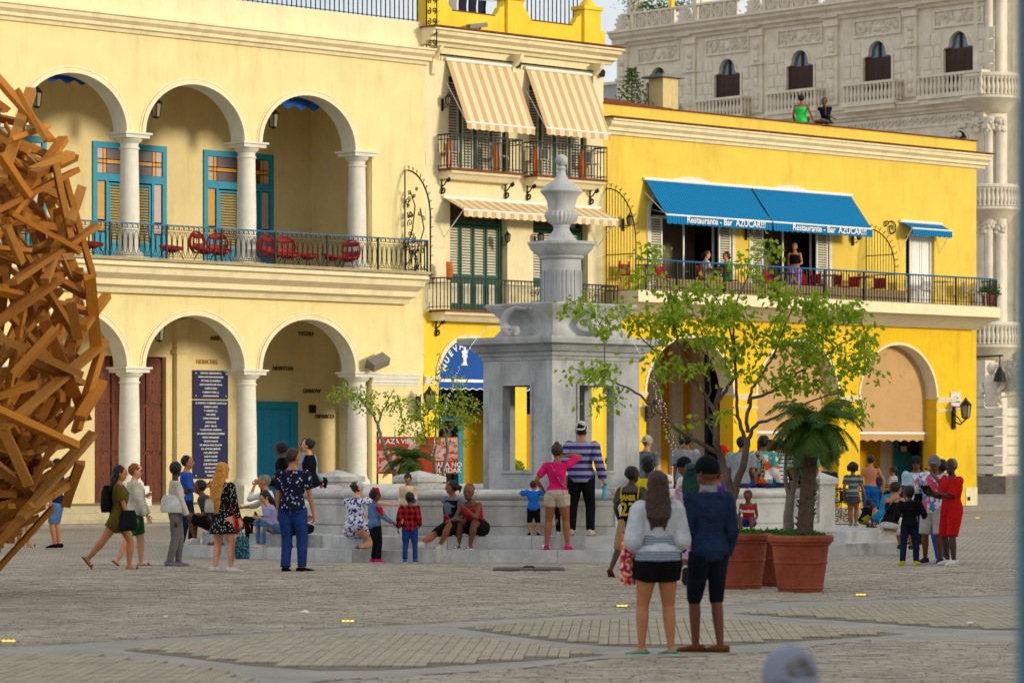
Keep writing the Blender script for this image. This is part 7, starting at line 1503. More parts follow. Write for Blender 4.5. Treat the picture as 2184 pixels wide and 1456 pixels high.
def pot(px, py, rt, rb, h, label):
    d = gd(py)+rb; x = (px-CX)/F*d; t = thing('clay_pot', label, 'plant pot', (x, d, .01), 0, 'large clay pots'); m = MB()
    m.lathe([(rb, 0), (rb+.01, .05), (rb+.02, .055), (rb+.022, .07), (rb+.012, .075), (rb+(rt-rb)*.5, h*.5), (rb+(rt-rb)*.52+.012, h*.515), (rb+(rt-rb)*.53+.01, h*.54), (rb+(rt-rb)*.53, h*.55), (rt-.03, h*.82), (rt-.0, h*.84), (rt-.005, h*.86), (rt+.03, h*.9), (rt+.035, h*.97), (rt+.01, h), (rt-.06, h), (rt-.07, h*.9), (.02, h*.9)], 0, 0, 48); m.build('pot', M_pot, t, 35)
    g = MB(); r = random.Random(px)
    for k in range(2600):
        a = r.uniform(0, 6.28); q = (rt-.02)*sqrt(r.random()); zz = h*.92+.10*(1-(q/rt)**2)*r.random()+.02*sin(q*9+a*2)
        leaf(g, Vector((q*cos(a), q*sin(a), zz)), .055, r, -.5)
    g.build('ground_cover', M_gc, t, kind='stuff'); return Vector((x, d, h*.9))
a = pot(1707, 1266, .40, .285, .745, 'right front terracotta pot, wide rim, with ground cover spilling over')
b = pot(1578, 1259, .39, .28, .745, 'left terracotta pot under the leafy tree, partly behind the man in denim')
c = pot(1650, 1253, .36, .25, .72, 'third terracotta pot, set back between the other two')
D = b.y
tree('leafy multi-stemmed tree growing from the terracotta pots across the yellow building', 'tree', (b.x, D, .68), [
 ([(1564, 1150, 0), (1562, 1100, 0), (1561, 1068, 0)], .075, .065),
 ([(1561, 1070, 0), (1553, 1019, 0), (1539, 982, .1), (1528, 946, .1), (1526, 900, .1), (1528, 862, .15), (1538, 826, .2)], .06, .028),
 ([(1561, 1070, 0), (1568, 1045, 0), (1583, 1000, -.1), (1594, 944, -.1)], .055, .045),
 ([(1527, 964, .1), (1504, 950, 0), (1482, 938, -.1), (1462, 926, -.2), (1443, 916, -.25), (1419, 890, -.3), (1386, 862, -.35), (1366, 843, -.4), (1330, 822, -.4), (1290, 806, -.45), (1245, 792, -.5)], .032, .008),
 ([(1526, 880, .1), (1505, 845, .1), (1482, 812, 0), (1464, 780, -.1), (1452, 745, -.2), (1440, 708, -.2), (1432, 650, -.3), (1428, 600, -.3)], .03, .007),
 ([(1482, 815, 0), (1440, 780, .1), (1400, 752, .2), (1368, 720, .2), (1352, 680, .3)], .017, .006),
 ([(1528, 862, .15), (1548, 832, .2), (1567, 800, .3), (1568, 740, .3), (1562, 690, .3), (1572, 640, .3), (1600, 580, .3), (1640, 530, .35)], .026, .006),
 ([(1594, 946, -.1), (1581, 914, -.1), (1572, 880, 0), (1570, 820, 0), (1566, 760, .1), (1556, 700, .1), (1530, 640, .1), (1500, 600, .1)], .03, .006),
 ([(1594, 946, -.1), (1605, 914, -.15), (1618, 902, -.2), (1652, 890, -.2), (1690, 872, -.2), (1740, 850, -.3), (1790, 838, -.3)], .03, .007),
 ([(1594, 920, -.1), (1593, 880, -.1), (1604, 850, -.1), (1647, 835, -.2), (1680, 810, -.2), (1707, 791, -.3), (1748, 766, -.3), (1790, 735, -.3), (1830, 715, -.4)], .028, .007),
 ([(1597, 859, -.1), (1603, 829, 0), (1625, 800, 0), (1650, 760, .1), (1668, 710, .1), (1690, 660, .1), (1700, 620, .1)], .022, .006),
 ([(1526, 935, .1), (1512, 905, .2), (1508, 870, .3), (1516, 820, .3), (1510, 760, .3), (1495, 700, .3), (1470, 650, .3)], .02, .005),
 ([(1290, 806, -.45), (1290, 760, -.4), (1285, 700, -.4), (1262, 668, -.4)], .009, .004)],
 [(1400, 660, 75, 60, 17, 0), (1490, 680, 90, 90, 26, 0), (1600, 690, 90, 90, 27, 0), (1700, 690, 80, 75, 22, 0), (1790, 700, 70, 55, 15, -.2), (1850, 790, 48, 24, 7, -.3), (1840, 730, 28, 42, 5, -.3), (1360, 580, 40, 35, 5, 0), (1385, 540, 25, 18, 3, 0), (1640, 520, 28, 22, 3, .3), (1610, 560, 40, 38, 5, .2), (1235, 660, 42, 22, 6, -.4), (1262, 785, 48, 24, 8, -.5), (1300, 690, 28, 26, 4, -.4), (1340, 660, 40, 30, 4, -.2), (1300, 840, 14, 45, 3, -.4), (1240, 855, 20, 12, 1, -.4), (1430, 780, 70, 50, 9, 0), (1560, 800, 110, 50, 10, 0), (1680, 790, 80, 45, 11, 0), (1770, 800, 60, 60, 13, -.2), (1800, 880, 50, 35, 8, -.2), (1440, 905, 12, 12, 1, 0), (1520, 890, 26, 26, 2, 0), (1500, 620, 80, 24, 6, 0), (1680, 620, 50, 30, 6, 0), (1770, 650, 46, 26, 6, 0)],
 D, .55, 3, nleaf=20, lsize=.098, spread=.17)
# palm
def palm(label, base, h, n, L, seed, lean=(0, 0), name='potted_palm', lw=.012, trunk=.075, m=M_palm, droop=1.0):
    rnd = random.Random(seed); t = thing(name, label, 'palm', base); w = MB(); P = [Vector((lean[0]*(k/8)**1.3, lean[1]*k/8, h*k/8)) for k in range(9)]
    w.loft(P, [(trunk*(1.25-.35*k/8), trunk*(1.25-.35*k/8)) for k in range(9)], (1, 0, 0), 12)
    for k in range(60): 
        f = rnd.random(); p = Vector((lean[0]*f**1.3, lean[1]*f, h*f)); a = rnd.uniform(0, 6.28); r = trunk*(1.25-.35*f); w.beam(p+Vector((r*cos(a)*.8, r*sin(a)*.8, 0)), p+Vector((r*cos(a)*1.25, r*sin(a)*1.25, .05)), .05, .02)
    w.build('trunk', mat('palm_trunk', lin(92,76,62), .95, .35, 14, .7, 30), t, 60); top = P[-1]; fr = MB(); me = []
    for k in range(n):
        a = 2*pi*k/n*1.618*3+rnd.uniform(-.2, .2); el = rnd.uniform(-.5, 1.25); q = MB(); ln = L*rnd.uniform(.8, 1.1); p = top.copy(); d = Vector((cos(a)*cos(el), sin(a)*cos(el), sin(el))); sd = Vector((-sin(a), cos(a), 0)); pts = [p]; S = 11
        for i in range(S): d = (d+Vector((0, 0, -.13*droop*(1+i*.1)))).normalized(); p = p+d*ln/S; pts.append(p)
        q.tube(pts, [.012-.009*i/S for i in range(S+1)], 4)
        for i in range(2, S+1):
            for j in range(4):
                f = j/4; c0 = pts[i-1].lerp(pts[i], f); dd_ = (pts[i]-pts[i-1]).normalized(); u = i+f
                for sg in (-1, 1):
                    l = ln*.34*sin(pi*min(1, (u+1)/(S+2)))**.6*rnd.uniform(.8, 1.1); v = (dd_*.75+sd*sg*.8+Vector((0, 0, -.25+rnd.uniform(-.15, .15)))).normalized(); e = c0+v*l*.6; e2 = e+(v+Vector((0, 0, -.45*droop))).normalized()*l*.45; wv = dd_*lw
                    q.add([c0-wv*.6, c0+wv*.6, e+wv, e2, e-wv], [(0, 1, 2, 4), (4, 2, 3)])
        q.build('frond', m, t)
    return t
palm('short palm with drooping feathery fronds rising from the right terracotta pot', (a.x+.05, a.y-.05, .68), 1.5, 64, .72, 4, (.12, 0), trunk=.09, lw=.007)
# grey dead stems beside the palm
t = thing('dead_trunk', 'forked grey leafless trunk left of the palm', 'tree', (a.x-.12, a.y+.3, .66)); m = MB(); m.tube([(0, 0, 0), (-.01, 0, .35), (.03, 0, .6), (.1, .02, .85), (.2, .03, 1.15)], [.085, .07, .05, .03, .02], 8); m.tube([(-.01, 0, .35), (.0, 0, .62), (-.05, 0, .8), (-.04, 0, 1.3)], [.06, .04, .03, .015], 7); m.tube([(0, 0, .45), (.07, -.03, .8), (.09, -.03, 1.3)], [.04, .03, .015], 7); m.build('trunk', M_bark2, t, 60)
# three thin trees beyond the basin, left
D2 = 71.0
tree('slender pale tree beyond the basin whose crown leans left over the portico', 'tree', tuple(at(842, 1035, D2)), [
 ([(848, 1050, 0), (838, 1000, 0), (822, 965, 0), (812, 930, 0), (806, 905, 0)], .05, .035), ([(806, 905, 0), (795, 885, 0), (778, 862, 0), (755, 840, 0), (730, 825, 0)], .03, .008), ([(806, 905, 0), (815, 880, 0), (830, 850, .1), (840, 830, .1)], .026, .008), ([(848, 1030, 0), (855, 990, 0), (845, 960, .1), (842, 920, .1)], .028, .01)],
 [(745, 845, 34, 26, 12, 0), (775, 835, 24, 26, 7, 0), (790, 870, 18, 16, 2, 0), (815, 858, 38, 22, 9, 0)], D2, .35, 5, M_lf2, M_bark2, 15, .09, .17, 'slender_tree')
tree('slender tree beyond the basin in front of the yellow wall and blue awning', 'tree', tuple(at(932, 1035, D2+.5)), [
 ([(930, 1050, 0), (927, 1000, 0), (925, 970, 0)], .04, .03), ([(925, 970, 0), (912, 945, 0), (902, 920, 0), (896, 880, 0)], .026, .008), ([(925, 970, 0), (930, 945, 0), (928, 890, 0), (940, 840, 0)], .026, .008)],
 [(872, 890, 32, 42, 13, 0), (905, 880, 40, 42, 17, 0), (905, 930, 46, 18, 8, 0), (935, 850, 25, 28, 6, 0), (935, 790, 14, 34, 3, 0)], D2+.5, .4, 6, M_lf, M_bark2, 14, .09, .17, 'slender_tree')
tree('twisted slender tree beyond the basin in front of the drinks fridge', 'tree', tuple(at(950, 1035, D2+.2)), [
 ([(948, 1050, 0), (945, 1000, 0), (955, 965, 0), (952, 935, 0)], .04, .03), ([(952, 935, 0), (962, 915, 0), (972, 880, 0), (990, 850, 0)], .024, .007), ([(952, 935, 0), (942, 900, 0), (950, 860, 0)], .022, .007)],
 [(975, 875, 42, 42, 18, 0), (1000, 870, 24, 30, 8, 0), (960, 910, 34, 22, 6, 0), (960, 820, 34, 28, 6, 0), (985, 950, 30, 14, 2, 0)], D2+.2, .4, 8, M_lf2, M_bark2, 14, .085, .17, 'slender_tree')
palm('small bushy palm beyond the basin in front of the orange banner', tuple(at(872, 1035, D2-.6)), .5, 30, .72, 12, lw=.007, trunk=.08, name='small_palm')
palm('sparse small palm beyond the basin seen left of the seated row', tuple(at(1552, 1040, 70)), .35, 14, .8, 13, trunk=.06, name='small_palm', m=M_lf2)
palm('small yellowing palm seen through the left opening of the fountain tower', tuple(at(1118, 1040, 74)), .3, 12, .8, 15, trunk=.06, name='small_palm', m=M_lf2)
# roof plants
t = thing('norfolk_pine', 'thin conifer on the roof left of the grey ornate building', 'tree', FA.w(FA.s(1348, 3), 3, 11.4)); z0 = 11.4; zt = FA.z(1348, 148, 3)-11.4; w = MB(); w.tube([(0, 0, 0), (0, 0, zt)], [.05, .01], 6); w.build('trunk', M_bark, t, 60); lv = MB(); r = random.Random(2)
for k in range(15):
    z = zt*(.22+.76*k/15); L = (1-k/16)*.72+.06
    for j in range(6):
        a = j*pi/3+k*.5; P = [Vector((0, 0, z)), Vector((L*.5*cos(a), L*.5*sin(a), z+.03)), Vector((L*cos(a), L*sin(a), z+.16))]; lv.tube(P, [.012, .01, .006], 4)
        for q in range(6): f = r.uniform(.4, 1); p = P[0].lerp(P[2], f); leaf(lv, p, .1, r, -.6)
lv.build('crown', M_palm, t, kind='stuff')
t = thing('roof_shrub', 'tuft of green shrub behind the shell balustrade of the grey building', 'shrub', GB.w(GB.s(1380), 1.2, 22.9)); lv = MB()
for k in range(700): leaf(lv, Vector((r.gauss(0, 1), r.gauss(0, .4), 1.1+abs(r.gauss(0, .35)))), .16, r, 0)
lv.build('leaves', M_palm, t, kind='stuff')
for i, px in enumerate((1337, 1405, 1478)):
    MB().box(-.3, .3, -.3, .3, 0, 3.2 if i != 1 else 2.2).build('roof_pier', M_stone if i != 1 else M_yel2, G, loc=(GB.s(px), .6, 22.95)) if i != 1 else MB().box(-.12, .12, -.12, .12, 0, 2.6).build('roof_pole', M_yel2, G, loc=(GB.s(px)+.3, .6, 22.95))
# ================================================================== SIGN BANNER
x0, x1 = at(803, 1015, 73.5), at(978, 1015, 73.5); wd = x1.x-x0.x; t = thing('banner_sign', 'orange photo banner reading Plaza Vieja and Para No Olvidar', 'banner', (x0.x, 73.5, at(803, 1010, 73.5).z), radians(2)); hh = (at(803, 931, 73.5)-at(803, 1010, 73.5)).z
M_bn = mat('banner_orange', lin(186,66,30), .7, .1, 2); M_bp = pattern('banner_photo', 'floral', lin(216,160,150), lin(176,80,56), 5, lin(226,184,178), .55)
MB().box(0, wd, 0, .03, 0, hh).build('sheet', M_bn, t); MB().box(.03, wd*.36, -.006, 0, .05, hh*.62).box(wd*.38, wd*.52, -.006, 0, hh*.6, hh*.96).box(wd*.7, wd*.99, -.006, 0, hh*.36, hh*.97).box(wd*.37, wd*.5, -.006, 0, .05, hh*.55).build('photo_print', M_bp, t)
text('lettering', 'PLAZA VIEJA', .15, M_wht, t, (.06, -.008, hh*.87), (radians(90), 0, 0), .002, 'LEFT', bold=.003); text('lettering', 'PARA NO', .15, M_wht, t, (wd*.69, -.012, hh*.24), (radians(90), 0, 0), .002, 'LEFT', bold=.003); text('lettering', 'OLVIDAR', .15, M_wht, t, (wd*.69, -.012, hh*.09), (radians(90), 0, 0), .002, 'LEFT', bold=.003)
me = MB().box(-.02, .02, .03, .07, -1.1, .95).mesh('post', M_iron)
for x in (.02, wd*.5, wd-.03): put('post', me, t, (x, 0, 0))
# lantern post behind the trees (street lamp on the yellow wall)
wall_lamp(FA.w(FA.s(868, 0)+.35, -.05, FA.z(890, 868)), FA.a, 'large black street lantern on the wall between cream arcade and blue awning', False, 1.5)
# ================================================================== WOODEN BEAM SCULPTURE
SCp = at(-200, 680, 41.2); sa, sb = 2.36, 3.52
S = thing('beam_sculpture', 'huge egg-shaped sculpture of crossed rough wooden beams at the left edge', 'sculpture', (SCp.x, SCp.y, 0)); czS = SCp.z
M_beam = rmat('rough_beam', [lin(204,132,36), lin(178,104,24), lin(212,150,56), lin(134,70,18), lin(186,132,62), lin(112,54,18), lin(156,118,66), lin(192,114,28)], .8, .6, 18)
tb = M_beam.node_tree; nn = [n for n in tb.nodes if n.type == 'TEX_NOISE'][0]; mp = tb.nodes.new('ShaderNodeMapping'); mp.inputs['Scale'].default_value = (14, 14, .9); tcn = [n for n in tb.nodes if n.type == 'TEX_COORD'][0]
tb.links.new(tcn.outputs['Object'], mp.inputs[0]); tb.links.new(mp.outputs[0], nn.inputs['Vector']); nn.inputs['Scale'].default_value = 1.6
def beam_part(p0, p1, w=.14, h=.08, roll=0):
    p0 = Vector(p0); p1 = Vector(p1); L = (p1-p0).length; j = random.uniform(-.004, .004)
    b = MB(); v = []
    for z, k in ((0, 1), (L*.33, 1.02), (L*.7, .98), (L, 1)):
        for x, y in ((-1, -1), (1, -1), (1, 1), (-1, 1)): v.append((x*w/2*k+random.uniform(-.004, .004), y*h/2*k+random.uniform(-.004, .004), z+(random.uniform(-.02, .02) if z in (0, L) else 0)))
    f = [(3, 2, 1, 0), (12, 13, 14, 15)]
    for i in range(3):
        for k in range(4): l = (k+1) % 4; f.append((i*4+k, i*4+l, i*4+4+l, i*4+4+k))
    b.add(v, f); o = b.build('beam', M_beam, S); q = (p1-p0).to_track_quat('Z', 'Y'); q = q @ Matrix.Rotation(roll, 4, 'Z').to_quaternion(); o.rotation_mode = 'QUATERNION'; o.rotation_quaternion = q; o.location = p0; return o
def surf(px, py, k=1.0, back=False):
    """point of the egg surface (scaled k) along the line of sight through a pixel, in the sculpture's own frame"""
    o = Vector((0, 0, H)); d = at(px, py, 1.0)-o; c = Vector((SCp.x, SCp.y, czS)); A = Vector((1/(sa*k), 1/(sa*k), 1/(sb*k))); oo = Vector([(o[i]-c[i])*A[i] for i in range(3)]); dd_ = Vector([d[i]*A[i] for i in range(3)])
    a_, b_, c_ = dd_.dot(dd_), 2*oo.dot(dd_), oo.dot(oo)-1; D_ = b_*b_-4*a_*c_
    if D_ < 0: t_ = -b_/(2*a_)
    else: t_ = (-b_-sqrt(D_))/(2*a_) if not back else (-b_+sqrt(D_))/(2*a_)
    return o+d*t_-Vector((SCp.x, SCp.y, 0))
main = [((-20, 150), (108, 299)), ((38, 192), (98, 302)), ((66, 193), (4, 385)), ((134, 298), (14, 472)), ((158, 335), (70, 372)), ((160, 364), (-10, 452)), ((118, 350), (150, 505)), ((137, 375), (199, 592)), ((174, 402), (150, 475)), ((205, 482), (28, 602)), ((20, 452), (168, 532)), ((-10, 618), (203, 668)), ((122, 598), (-12, 692)), ((191, 590), (206, 755)), ((228, 630), (176, 700)), ((92, 680), (184, 893)), ((-10, 716), (170, 796)), ((224, 728), (8, 912)), ((213, 752), (163, 918)), ((218, 815), (170, 892)), ((-10, 872), (162, 950)), ((199, 924), (44, 1104)), ((8, 918), (62, 1034)), ((152, 868), (68, 1038)), ((-10, 990), (82, 1062)), ((112, 1052), (-10, 1160)), ((110, 1085), (-16, 1225)), ((70, 1075), (-30, 1190)), ((80, 575), (190, 632)), ((150, 460), (95, 600)), ((12, 480), (46, 560)), ((0, 330), (62, 420)), ((70, 365), (150, 330)), ((150, 640), (165, 720)), ((30, 800), (120, 700)), ((160, 1020), (60, 1085)), ((172, 985), (140, 1075)), ((100, 270), (20, 300))]
nb = 0
for i, (p, q) in enumerate(main):
    k0, k1 = random.uniform(.97, 1.08), random.uniform(.97, 1.08); o = beam_part(surf(*p, k0), surf(*q, k1), random.uniform(.11, .14), random.uniform(.06, .09), random.uniform(-.5, .5)); nb += 1
rs = random.Random(21)
def rbeam(th, ph, k):
    n = Vector((cos(ph)*cos(th), cos(ph)*sin(th), sin(ph))); c = Vector((n.x*sa*k, n.y*sa*k, czS+n.z*sb*k)); t1 = Vector((-sin(th), cos(th), 0)); t2 = n.cross(t1); a = rs.uniform(0, pi); d = (t1*cos(a)+t2*sin(a)).normalized(); L = rs.uniform(1.5, 2.8)*(.6+.4*cos(ph)); return c-d*L/2+n*rs.uniform(-.1, .04)-n*L*L*.05, c+d*L/2+n*rs.uniform(-.1, .04)-n*L*L*.05
for i in range(170):
    th = rs.uniform(-1.9, 1.0); ph = math.asin(rs.uniform(-.98, .97)); p, q = rbeam(th, ph, rs.choice((.93, .88, .82))); 
    if min(p.z, q.z) < .02: continue
    beam_part(p, q, rs.uniform(.07, .11), rs.uniform(.045, .07), rs.uniform(0, 3)); nb += 1
B = MB()
for i in range(170):
    th = rs.uniform(0, 2*pi) if i > 50 else rs.uniform(-1.6, 1.1); ph = math.asin(rs.uniform(-.98, .98)) if i > 110 else -rs.uniform(.5, 1.45); p, q = rbeam(th, ph, rs.choice((.95, .86, .75)))
    if min(p.z, q.z) > .02: B.beam(p, q, .1, .07)
B.build('inner_beams', M_beam, S, kind='stuff')
# ================================================================== FURNITURE ON BALCONIES
def wicker_chair(w, rz, label, back=True):
    t = thing('wicker_chair', label, 'chair', w, rz, 'red wicker chairs on the cream balcony'); m = MB(); R_ = [2*pi*j/18 for j in range(18)]
    m.loft([(.3*cos(a), .26*sin(a), .33+.05*sin(a)) for a in R_], [(.035, .03)]*18, (0, 0, 1), 6, closed=True); m.loft([(0, 0, .2), (0, 0, .27), (0, 0, .3)], [(.12, .1), (.22, .19), (.27, .23)], (1, 0, 0), 14); m.build('seat', M_red, t, 60)
    if back:
        b = MB(); b.loft([(.27*cos(a), .2+.1*abs(sin(a/2)), .52+.27*sin(a)) for a in R_], [(.05, .025)]*18, (0, 1, 0), 6, closed=True)
        for z, h_ in ((.69, .06), (.42, .09)): b.loft([(-.24, .22, z), (0, .28, z-.02), (.24, .22, z)], [(.02, h_)]*3, (0, 1, 0), 8)
        for x in (-.12, .0, .12): b.tube([(x, .27, .42), (x*.8, .27, .7)], .012, 5)
        b.build('backrest', M_red, t, 60)
    for sx in (-1, 1):
        for sy in (-1, 1): MB().tube([(sx*.14, sy*.13, .26), (sx*.24, sy*.22, 0)], .012, 5).build('leg', M_iron, t)
    return t
for px, y, rz, bk, lb in ((365, -.5, 0, False, 'red wicker seat on the cream balcony just right of the first column'), (438, -.5, 20, True, 'left red wicker chair of the pair at the middle of the balcony'), (470, -.4, -20, True, 'right red wicker chair of the pair at the middle of the balcony'), (585, -.5, 15, True, 'left red wicker chair of the pair right of the middle column'), (616, -.45, -15, True, 'right red wicker chair of the pair right of the middle column'), (657, -.5, 0, False, 'low red wicker seat beside the pair of chairs'), (708, -.5, 30, False, 'low red wicker seat left of the last chair on the balcony'), (742, -.45, -60, True, 'last red wicker chair, turned sideways near the end column'), (130, -.5, 10, True, 'red wicker chair behind the wooden beams'), (195, -.5, 0, False, 'red wicker seat showing at the edge of the wooden beams'), (158, -.3, 10, True, 'second red wicker chair behind the wooden beams')):
    wicker_chair(fpt(px, y, 6.7), FA.a+radians(rz), lb, bk)
M_redp = mat('red_chair', lin(170,18,20), .5, .1, 5); M_steel = mat('table_steel', lin(120,116,108), .35, .1, 5, metal=.5)
def red_chair(w, rz, label, m=M_redp, grp='red chairs on the restaurant balcony'):
    t = thing('cafe_chair', label, 'chair', w, rz, grp); MB().loft([(0, 0, .42), (0, 0, .45)], [(.21, .2), (.22, .21)], (1, 0, 0), 12).build('seat', m, t, 40)
    b = MB(); b.loft([(-.2, .18, .6), (0, .23, .62), (.2, .18, .6)], [(.02, .15)]*3, (0, 1, 0), 8); b.box(-.2, -.17, .16, .2, .42, .85); b.box(.17, .2, .16, .2, .42, .85); b.build('backrest', m, t, 40)
    for sx in (-1, 1):
        for sy in (-1, 1): MB().tube([(sx*.17, sy*.15, .43), (sx*.2, sy*.19, 0)], .012, 5).build('leg', m, t)
    return t
names = ['first red cafe chair, beside the left spiked guard', 'red cafe chair left of the seated guests', 'red cafe chair of the guest in white', 'red cafe chair left of the standing woman', 'red cafe chair right behind the standing woman', 'red cafe chair beneath the right shutter', 'left one of two red cafe chairs back to back', 'right one of two red cafe chairs back to back', 'last red cafe chair near the right guard', 'red cafe chair of the guest in green']
for px, lb, rz in zip((1341, 1417, 1503, 1647, 1712, 1748, 1797, 1815, 1872, 1560), names, (0, 10, 60, 0, -30, 90, 80, -80, -70, 0)): red_chair(fpt(px, -.5, 6.5), FA.a+radians(rz), lb)
def cafe_table(w, label, m=M_steel, grp='small round tables on the restaurant balcony'):
    t = thing('cafe_table', label, 'table', w, FA.a, grp); MB().lathe([(.32, .72), (.33, .73), (.33, .745), (.32, .75)], 0, 0, 20).build('table_top', m, t, 40); MB().lathe([(.2, 0), (.19, .02), (.03, .04), (.025, .72)], 0, 0, 12).build('pedestal', m, t, 40); return t
for px, lb in ((1378, 'small table between the first two red chairs'), (1530, 'small table in front of the guest in green'), (1680, 'small table beside the standing woman'), (1775, 'small table beneath the lit lamp on the right'), (1845, 'small table left of the last red chair')): cafe_table(fpt(px, -.7, 6.5), lb)
M_wi = mat('white_iron', lin(206,206,200), .5, .1, 6)
for px, lb in ((1945, 'white iron chair in front of the white balcony door'), (1985, 'white iron chair right of the white balcony door'), (2068, 'white iron chair near the curved end of the balcony'), (2090, 'white iron chair beside the red flower pots')): red_chair(fpt(px, -.55, 6.5), FA.a+radians(random.uniform(-60, 60)), lb, M_wi, 'white chairs on the yellow balcony')
for px, lb in ((2010, 'low white iron table on the yellow balcony'),): cafe_table(fpt(px, -.6, 6.5), lb, M_wi, None)
for px, lb in ((2106, 'left one of two terracotta plant pots at the curved balcony end'), (2116, 'right one of two terracotta plant pots at the curved balcony end')):
    t = thing('plant_pot', lb, 'plant pot', fpt(px, -.45, 6.5)); MB().lathe([(.13, 0), (.19, .34), (.21, .36), (.21, .4), (.17, .4)], 0, 0, 16).build('pot', M_leafpot, t, 40); g = MB(); r = random.Random(px)
    for k in range(160): leaf(g, Vector((r.gauss(0, .12), r.gauss(0, .12), .4+abs(r.gauss(0, .16)))), .12, r, -.8)
    g.build('leaves', M_gc, t, kind='stuff')
for i, (px, py, lb) in enumerate(((958, .3, 'white chair at the left end of the upper left balcony'), (1066, .3, 'white chair at the right end of the upper left balcony'), (1150, .3, 'white chair at the left end of the upper right balcony'), (1262, .3, 'white chair at the right end of the upper right balcony'))): red_chair(fpt(px, -.26, 9.63), FA.a+radians(90 if i % 2 else -90), lb, M_wi, 'white chairs on the small upper balconies')
M_or = mat('orange_cloth', lin(190,96,26), .8, .2, 5)
for px, z, lb in ((957, 9.63, 'orange folded seat cover at the left of the upper left balcony'), (1058, 9.63, 'orange folded seat cover at the right of the upper left balcony'), (1142, 9.63, 'orange folded seat cover at the left of the upper right balcony'), (1240, 9.63, 'orange folded seat cover at the right of the upper right balcony'), (958, 6.55, 'orange statuette on the corner of the long green-door balcony')):
    y = -.35 if z > 9 else -.5; t = thing('seat_cover' if z > 9 else 'statuette', lb, 'cover' if z > 9 else 'statuette', fpt(px, y, z), FA.a); m = MB(); m.loft([(0, 0, 0), (.02, 0, .25), (-.01, 0, .5), (0, 0, .78 if z > 9 else .42)], [(.1, .05), (.12, .06), (.1, .05), (.06, .03)], (1, 0, 0), 10); m.build('cover' if z > 9 else 'figure', M_or, t, 60)
t = thing('planter', 'big-leaved plant inside the left restaurant opening', 'plant', FA.w(19.9, .9, 6.5)); g = MB(); r = random.Random(4)
for k in range(9): a = r.uniform(0, 6.28); g.loft([(0, 0, .5), (.15*cos(a), .15*sin(a), 1.0), (.35*cos(a), .35*sin(a), 1.5+r.random()*.4)], [(.02, .01), (.16, .01), (.02, .01)], (-sin(a), cos(a), 0), 6)
g.build('leaves', M_gc, t, 60); MB().lathe([(.16, 0), (.22, .5), (.24, .52)], 0, 0, 14).build('pot', M_dark, t)
for px, py, lb in ((1488, 492, 'small amber pendant lamp inside the left restaurant opening'), (1508, 503, 'second amber pendant lamp inside the left restaurant opening'), (1700, 545, 'amber glass lamp inside the right restaurant opening')):
    t = thing('pendant_lamp', lb, 'lamp', FA.w(FA.s(px, 1.5), 1.5, FA.z(px, py, 1.5))); MB().lathe([(.14, -.02), (.1, .1), (.03, .14)], 0, 0, 12).build('lamp_shade', M_iron, t, 40); MB().ball((0, 0, -.03), .07, 8, 6).build('bulb', M_bulb, t, True); MB().tube([(0, 0, .14), (0, 0, .9)], .006, 4).build('cord', M_iron, t)
# cafe furniture under the right arch
for px, d, lb in ((1793, 92, 'black iron cafe chair left of the girl in stripes'), (1835, 95, 'black iron cafe chair behind the shirtless boy'), (1888, 95, 'black iron cafe chair between the two cafe guests'), (1925, 96, 'black iron cafe chair in front of the blue door')): p = at(px, 1000, d); red_chair(Vector((p.x, p.y, .01)), radians(px*7 % 360), lb, M_iron, 'black cafe chairs under the yellow arcade')
for px, d, lb in ((1852, 93, 'black cafe table left of the blue door'), (1908, 94, 'black cafe table in front of the blue door')): p = at(px, 1000, d); cafe_table(Vector((p.x, p.y, .01)), lb, M_iron, None)
# iron panel left of the arch (railing behind the girl)
t = thing('iron_rail', 'ornate black iron rail just right of the marble pier', 'railing', (at(1795, 1050, 78).x, 78, 0)); m = MB(); m.box(-.25, .25, -.01, .01, .1, .14); m.box(-.25, .25, -.01, .01, .95, .99); [m.tube([(-.12+.24*(k % 2)+a, 0, .25+.2*(k//2)+b) for a, b in scroll((0, 0), .1, 1.3, k, 1, 14, .01)], .012, 4) for k in range(8)]; m.box(-.26, -.23, -.015, .015, 0, 1.0); m.box(.23, .26, -.015, .015, 0, 1.0); m.build('panel', M_iron, t)
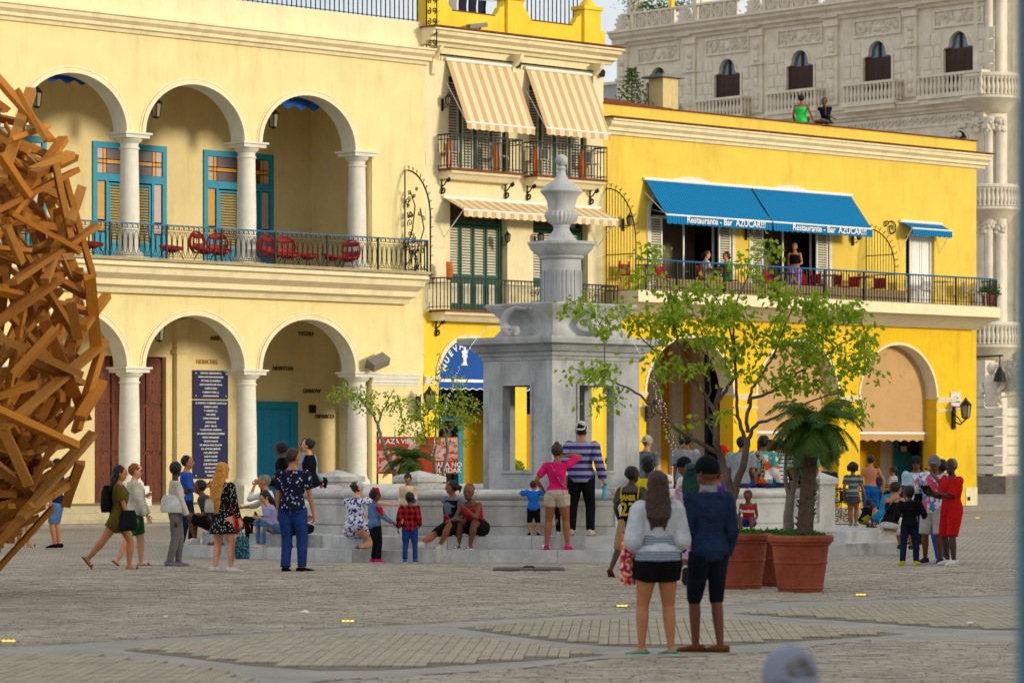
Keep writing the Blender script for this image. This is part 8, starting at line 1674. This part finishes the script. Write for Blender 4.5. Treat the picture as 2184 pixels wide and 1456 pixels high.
# blurred blue post at the right edge
t = thing('blue_post', 'blurred blue-grey metal post close to the viewer along the right edge', 'post', (at(2168, 700, 6.5).x+.06, 6.5, 0)); MB().lathe([(.09, 0), (.09, .04), (.06, .06), (.06, 3.6), (.075, 3.62), (.02, 3.7)], 0, 0, 24).build('shaft', mat('blue_post_paint', lin(78,128,146), .4, .1, 3), t, 40)
MB().lathe([(.11, 0), (.11, .03), (.07, .05)], 0, 0, 24).build('base_plate', mat('blue_post_paint', lin(78,128,146)), t, 40)

# ================================================================== turn the pending remeshes and lettering into plain meshes
bpy.context.view_layer.update(); dg = bpy.context.evaluated_depsgraph_get(); done = []
for kind, o, a1, a2 in PENDING: done.append(bpy.data.meshes.new_from_object(o.evaluated_get(dg)))
for (kind, o, a1, a2), me in zip(PENDING, done):
    if kind == 'text':
        n = put(a1, me, o.parent, o.location.copy(), o.rotation_euler.copy(), **a2); n.scale = o.scale; me.name = a1; cu = o.data; bpy.data.objects.remove(o); bpy.data.curves.remove(cu)
    else:
        o.modifiers.clear(); old = o.data; folds, fs, extra = a2; me.name = o.name
        if folds:
            off = Vector(o.parent.location)*.37
            n_ = len(me.vertices); nm = [0.0]*(n_*3); cc = [0.0]*(n_*3); me.vertices.foreach_get('normal', nm); me.vertices.foreach_get('co', cc)
            for i in range(0, n_*3, 3):
                q_ = folds*mnoise.noise((cc[i]*fs+off.x, cc[i+1]*fs+off.y, cc[i+2]*fs*.55)); cc[i] += nm[i]*q_; cc[i+1] += nm[i+1]*q_; cc[i+2] += nm[i+2]*q_
            me.vertices.foreach_set('co', cc)
        if extra and extra.v:
            n0 = len(me.vertices); vs = [tuple(v.co) for v in me.vertices]+extra.v; fcs = [tuple(p.vertices) for p in me.polygons]+[tuple(i+n0 for i in f) for f in extra.f]
            m2 = bpy.data.meshes.new(me.name); m2.from_pydata(vs, [], fcs); bpy.data.meshes.remove(me); me = m2
        me.materials.clear(); me.materials.append(a1); me.polygons.foreach_set('use_smooth', [True]*len(me.polygons)); me.update(); o.data = me; bpy.data.meshes.remove(old)
tri = sum(len(o.data.polygons) for o in SC.objects if o.type == 'MESH'); print('objects', len(SC.objects), 'faces', tri)
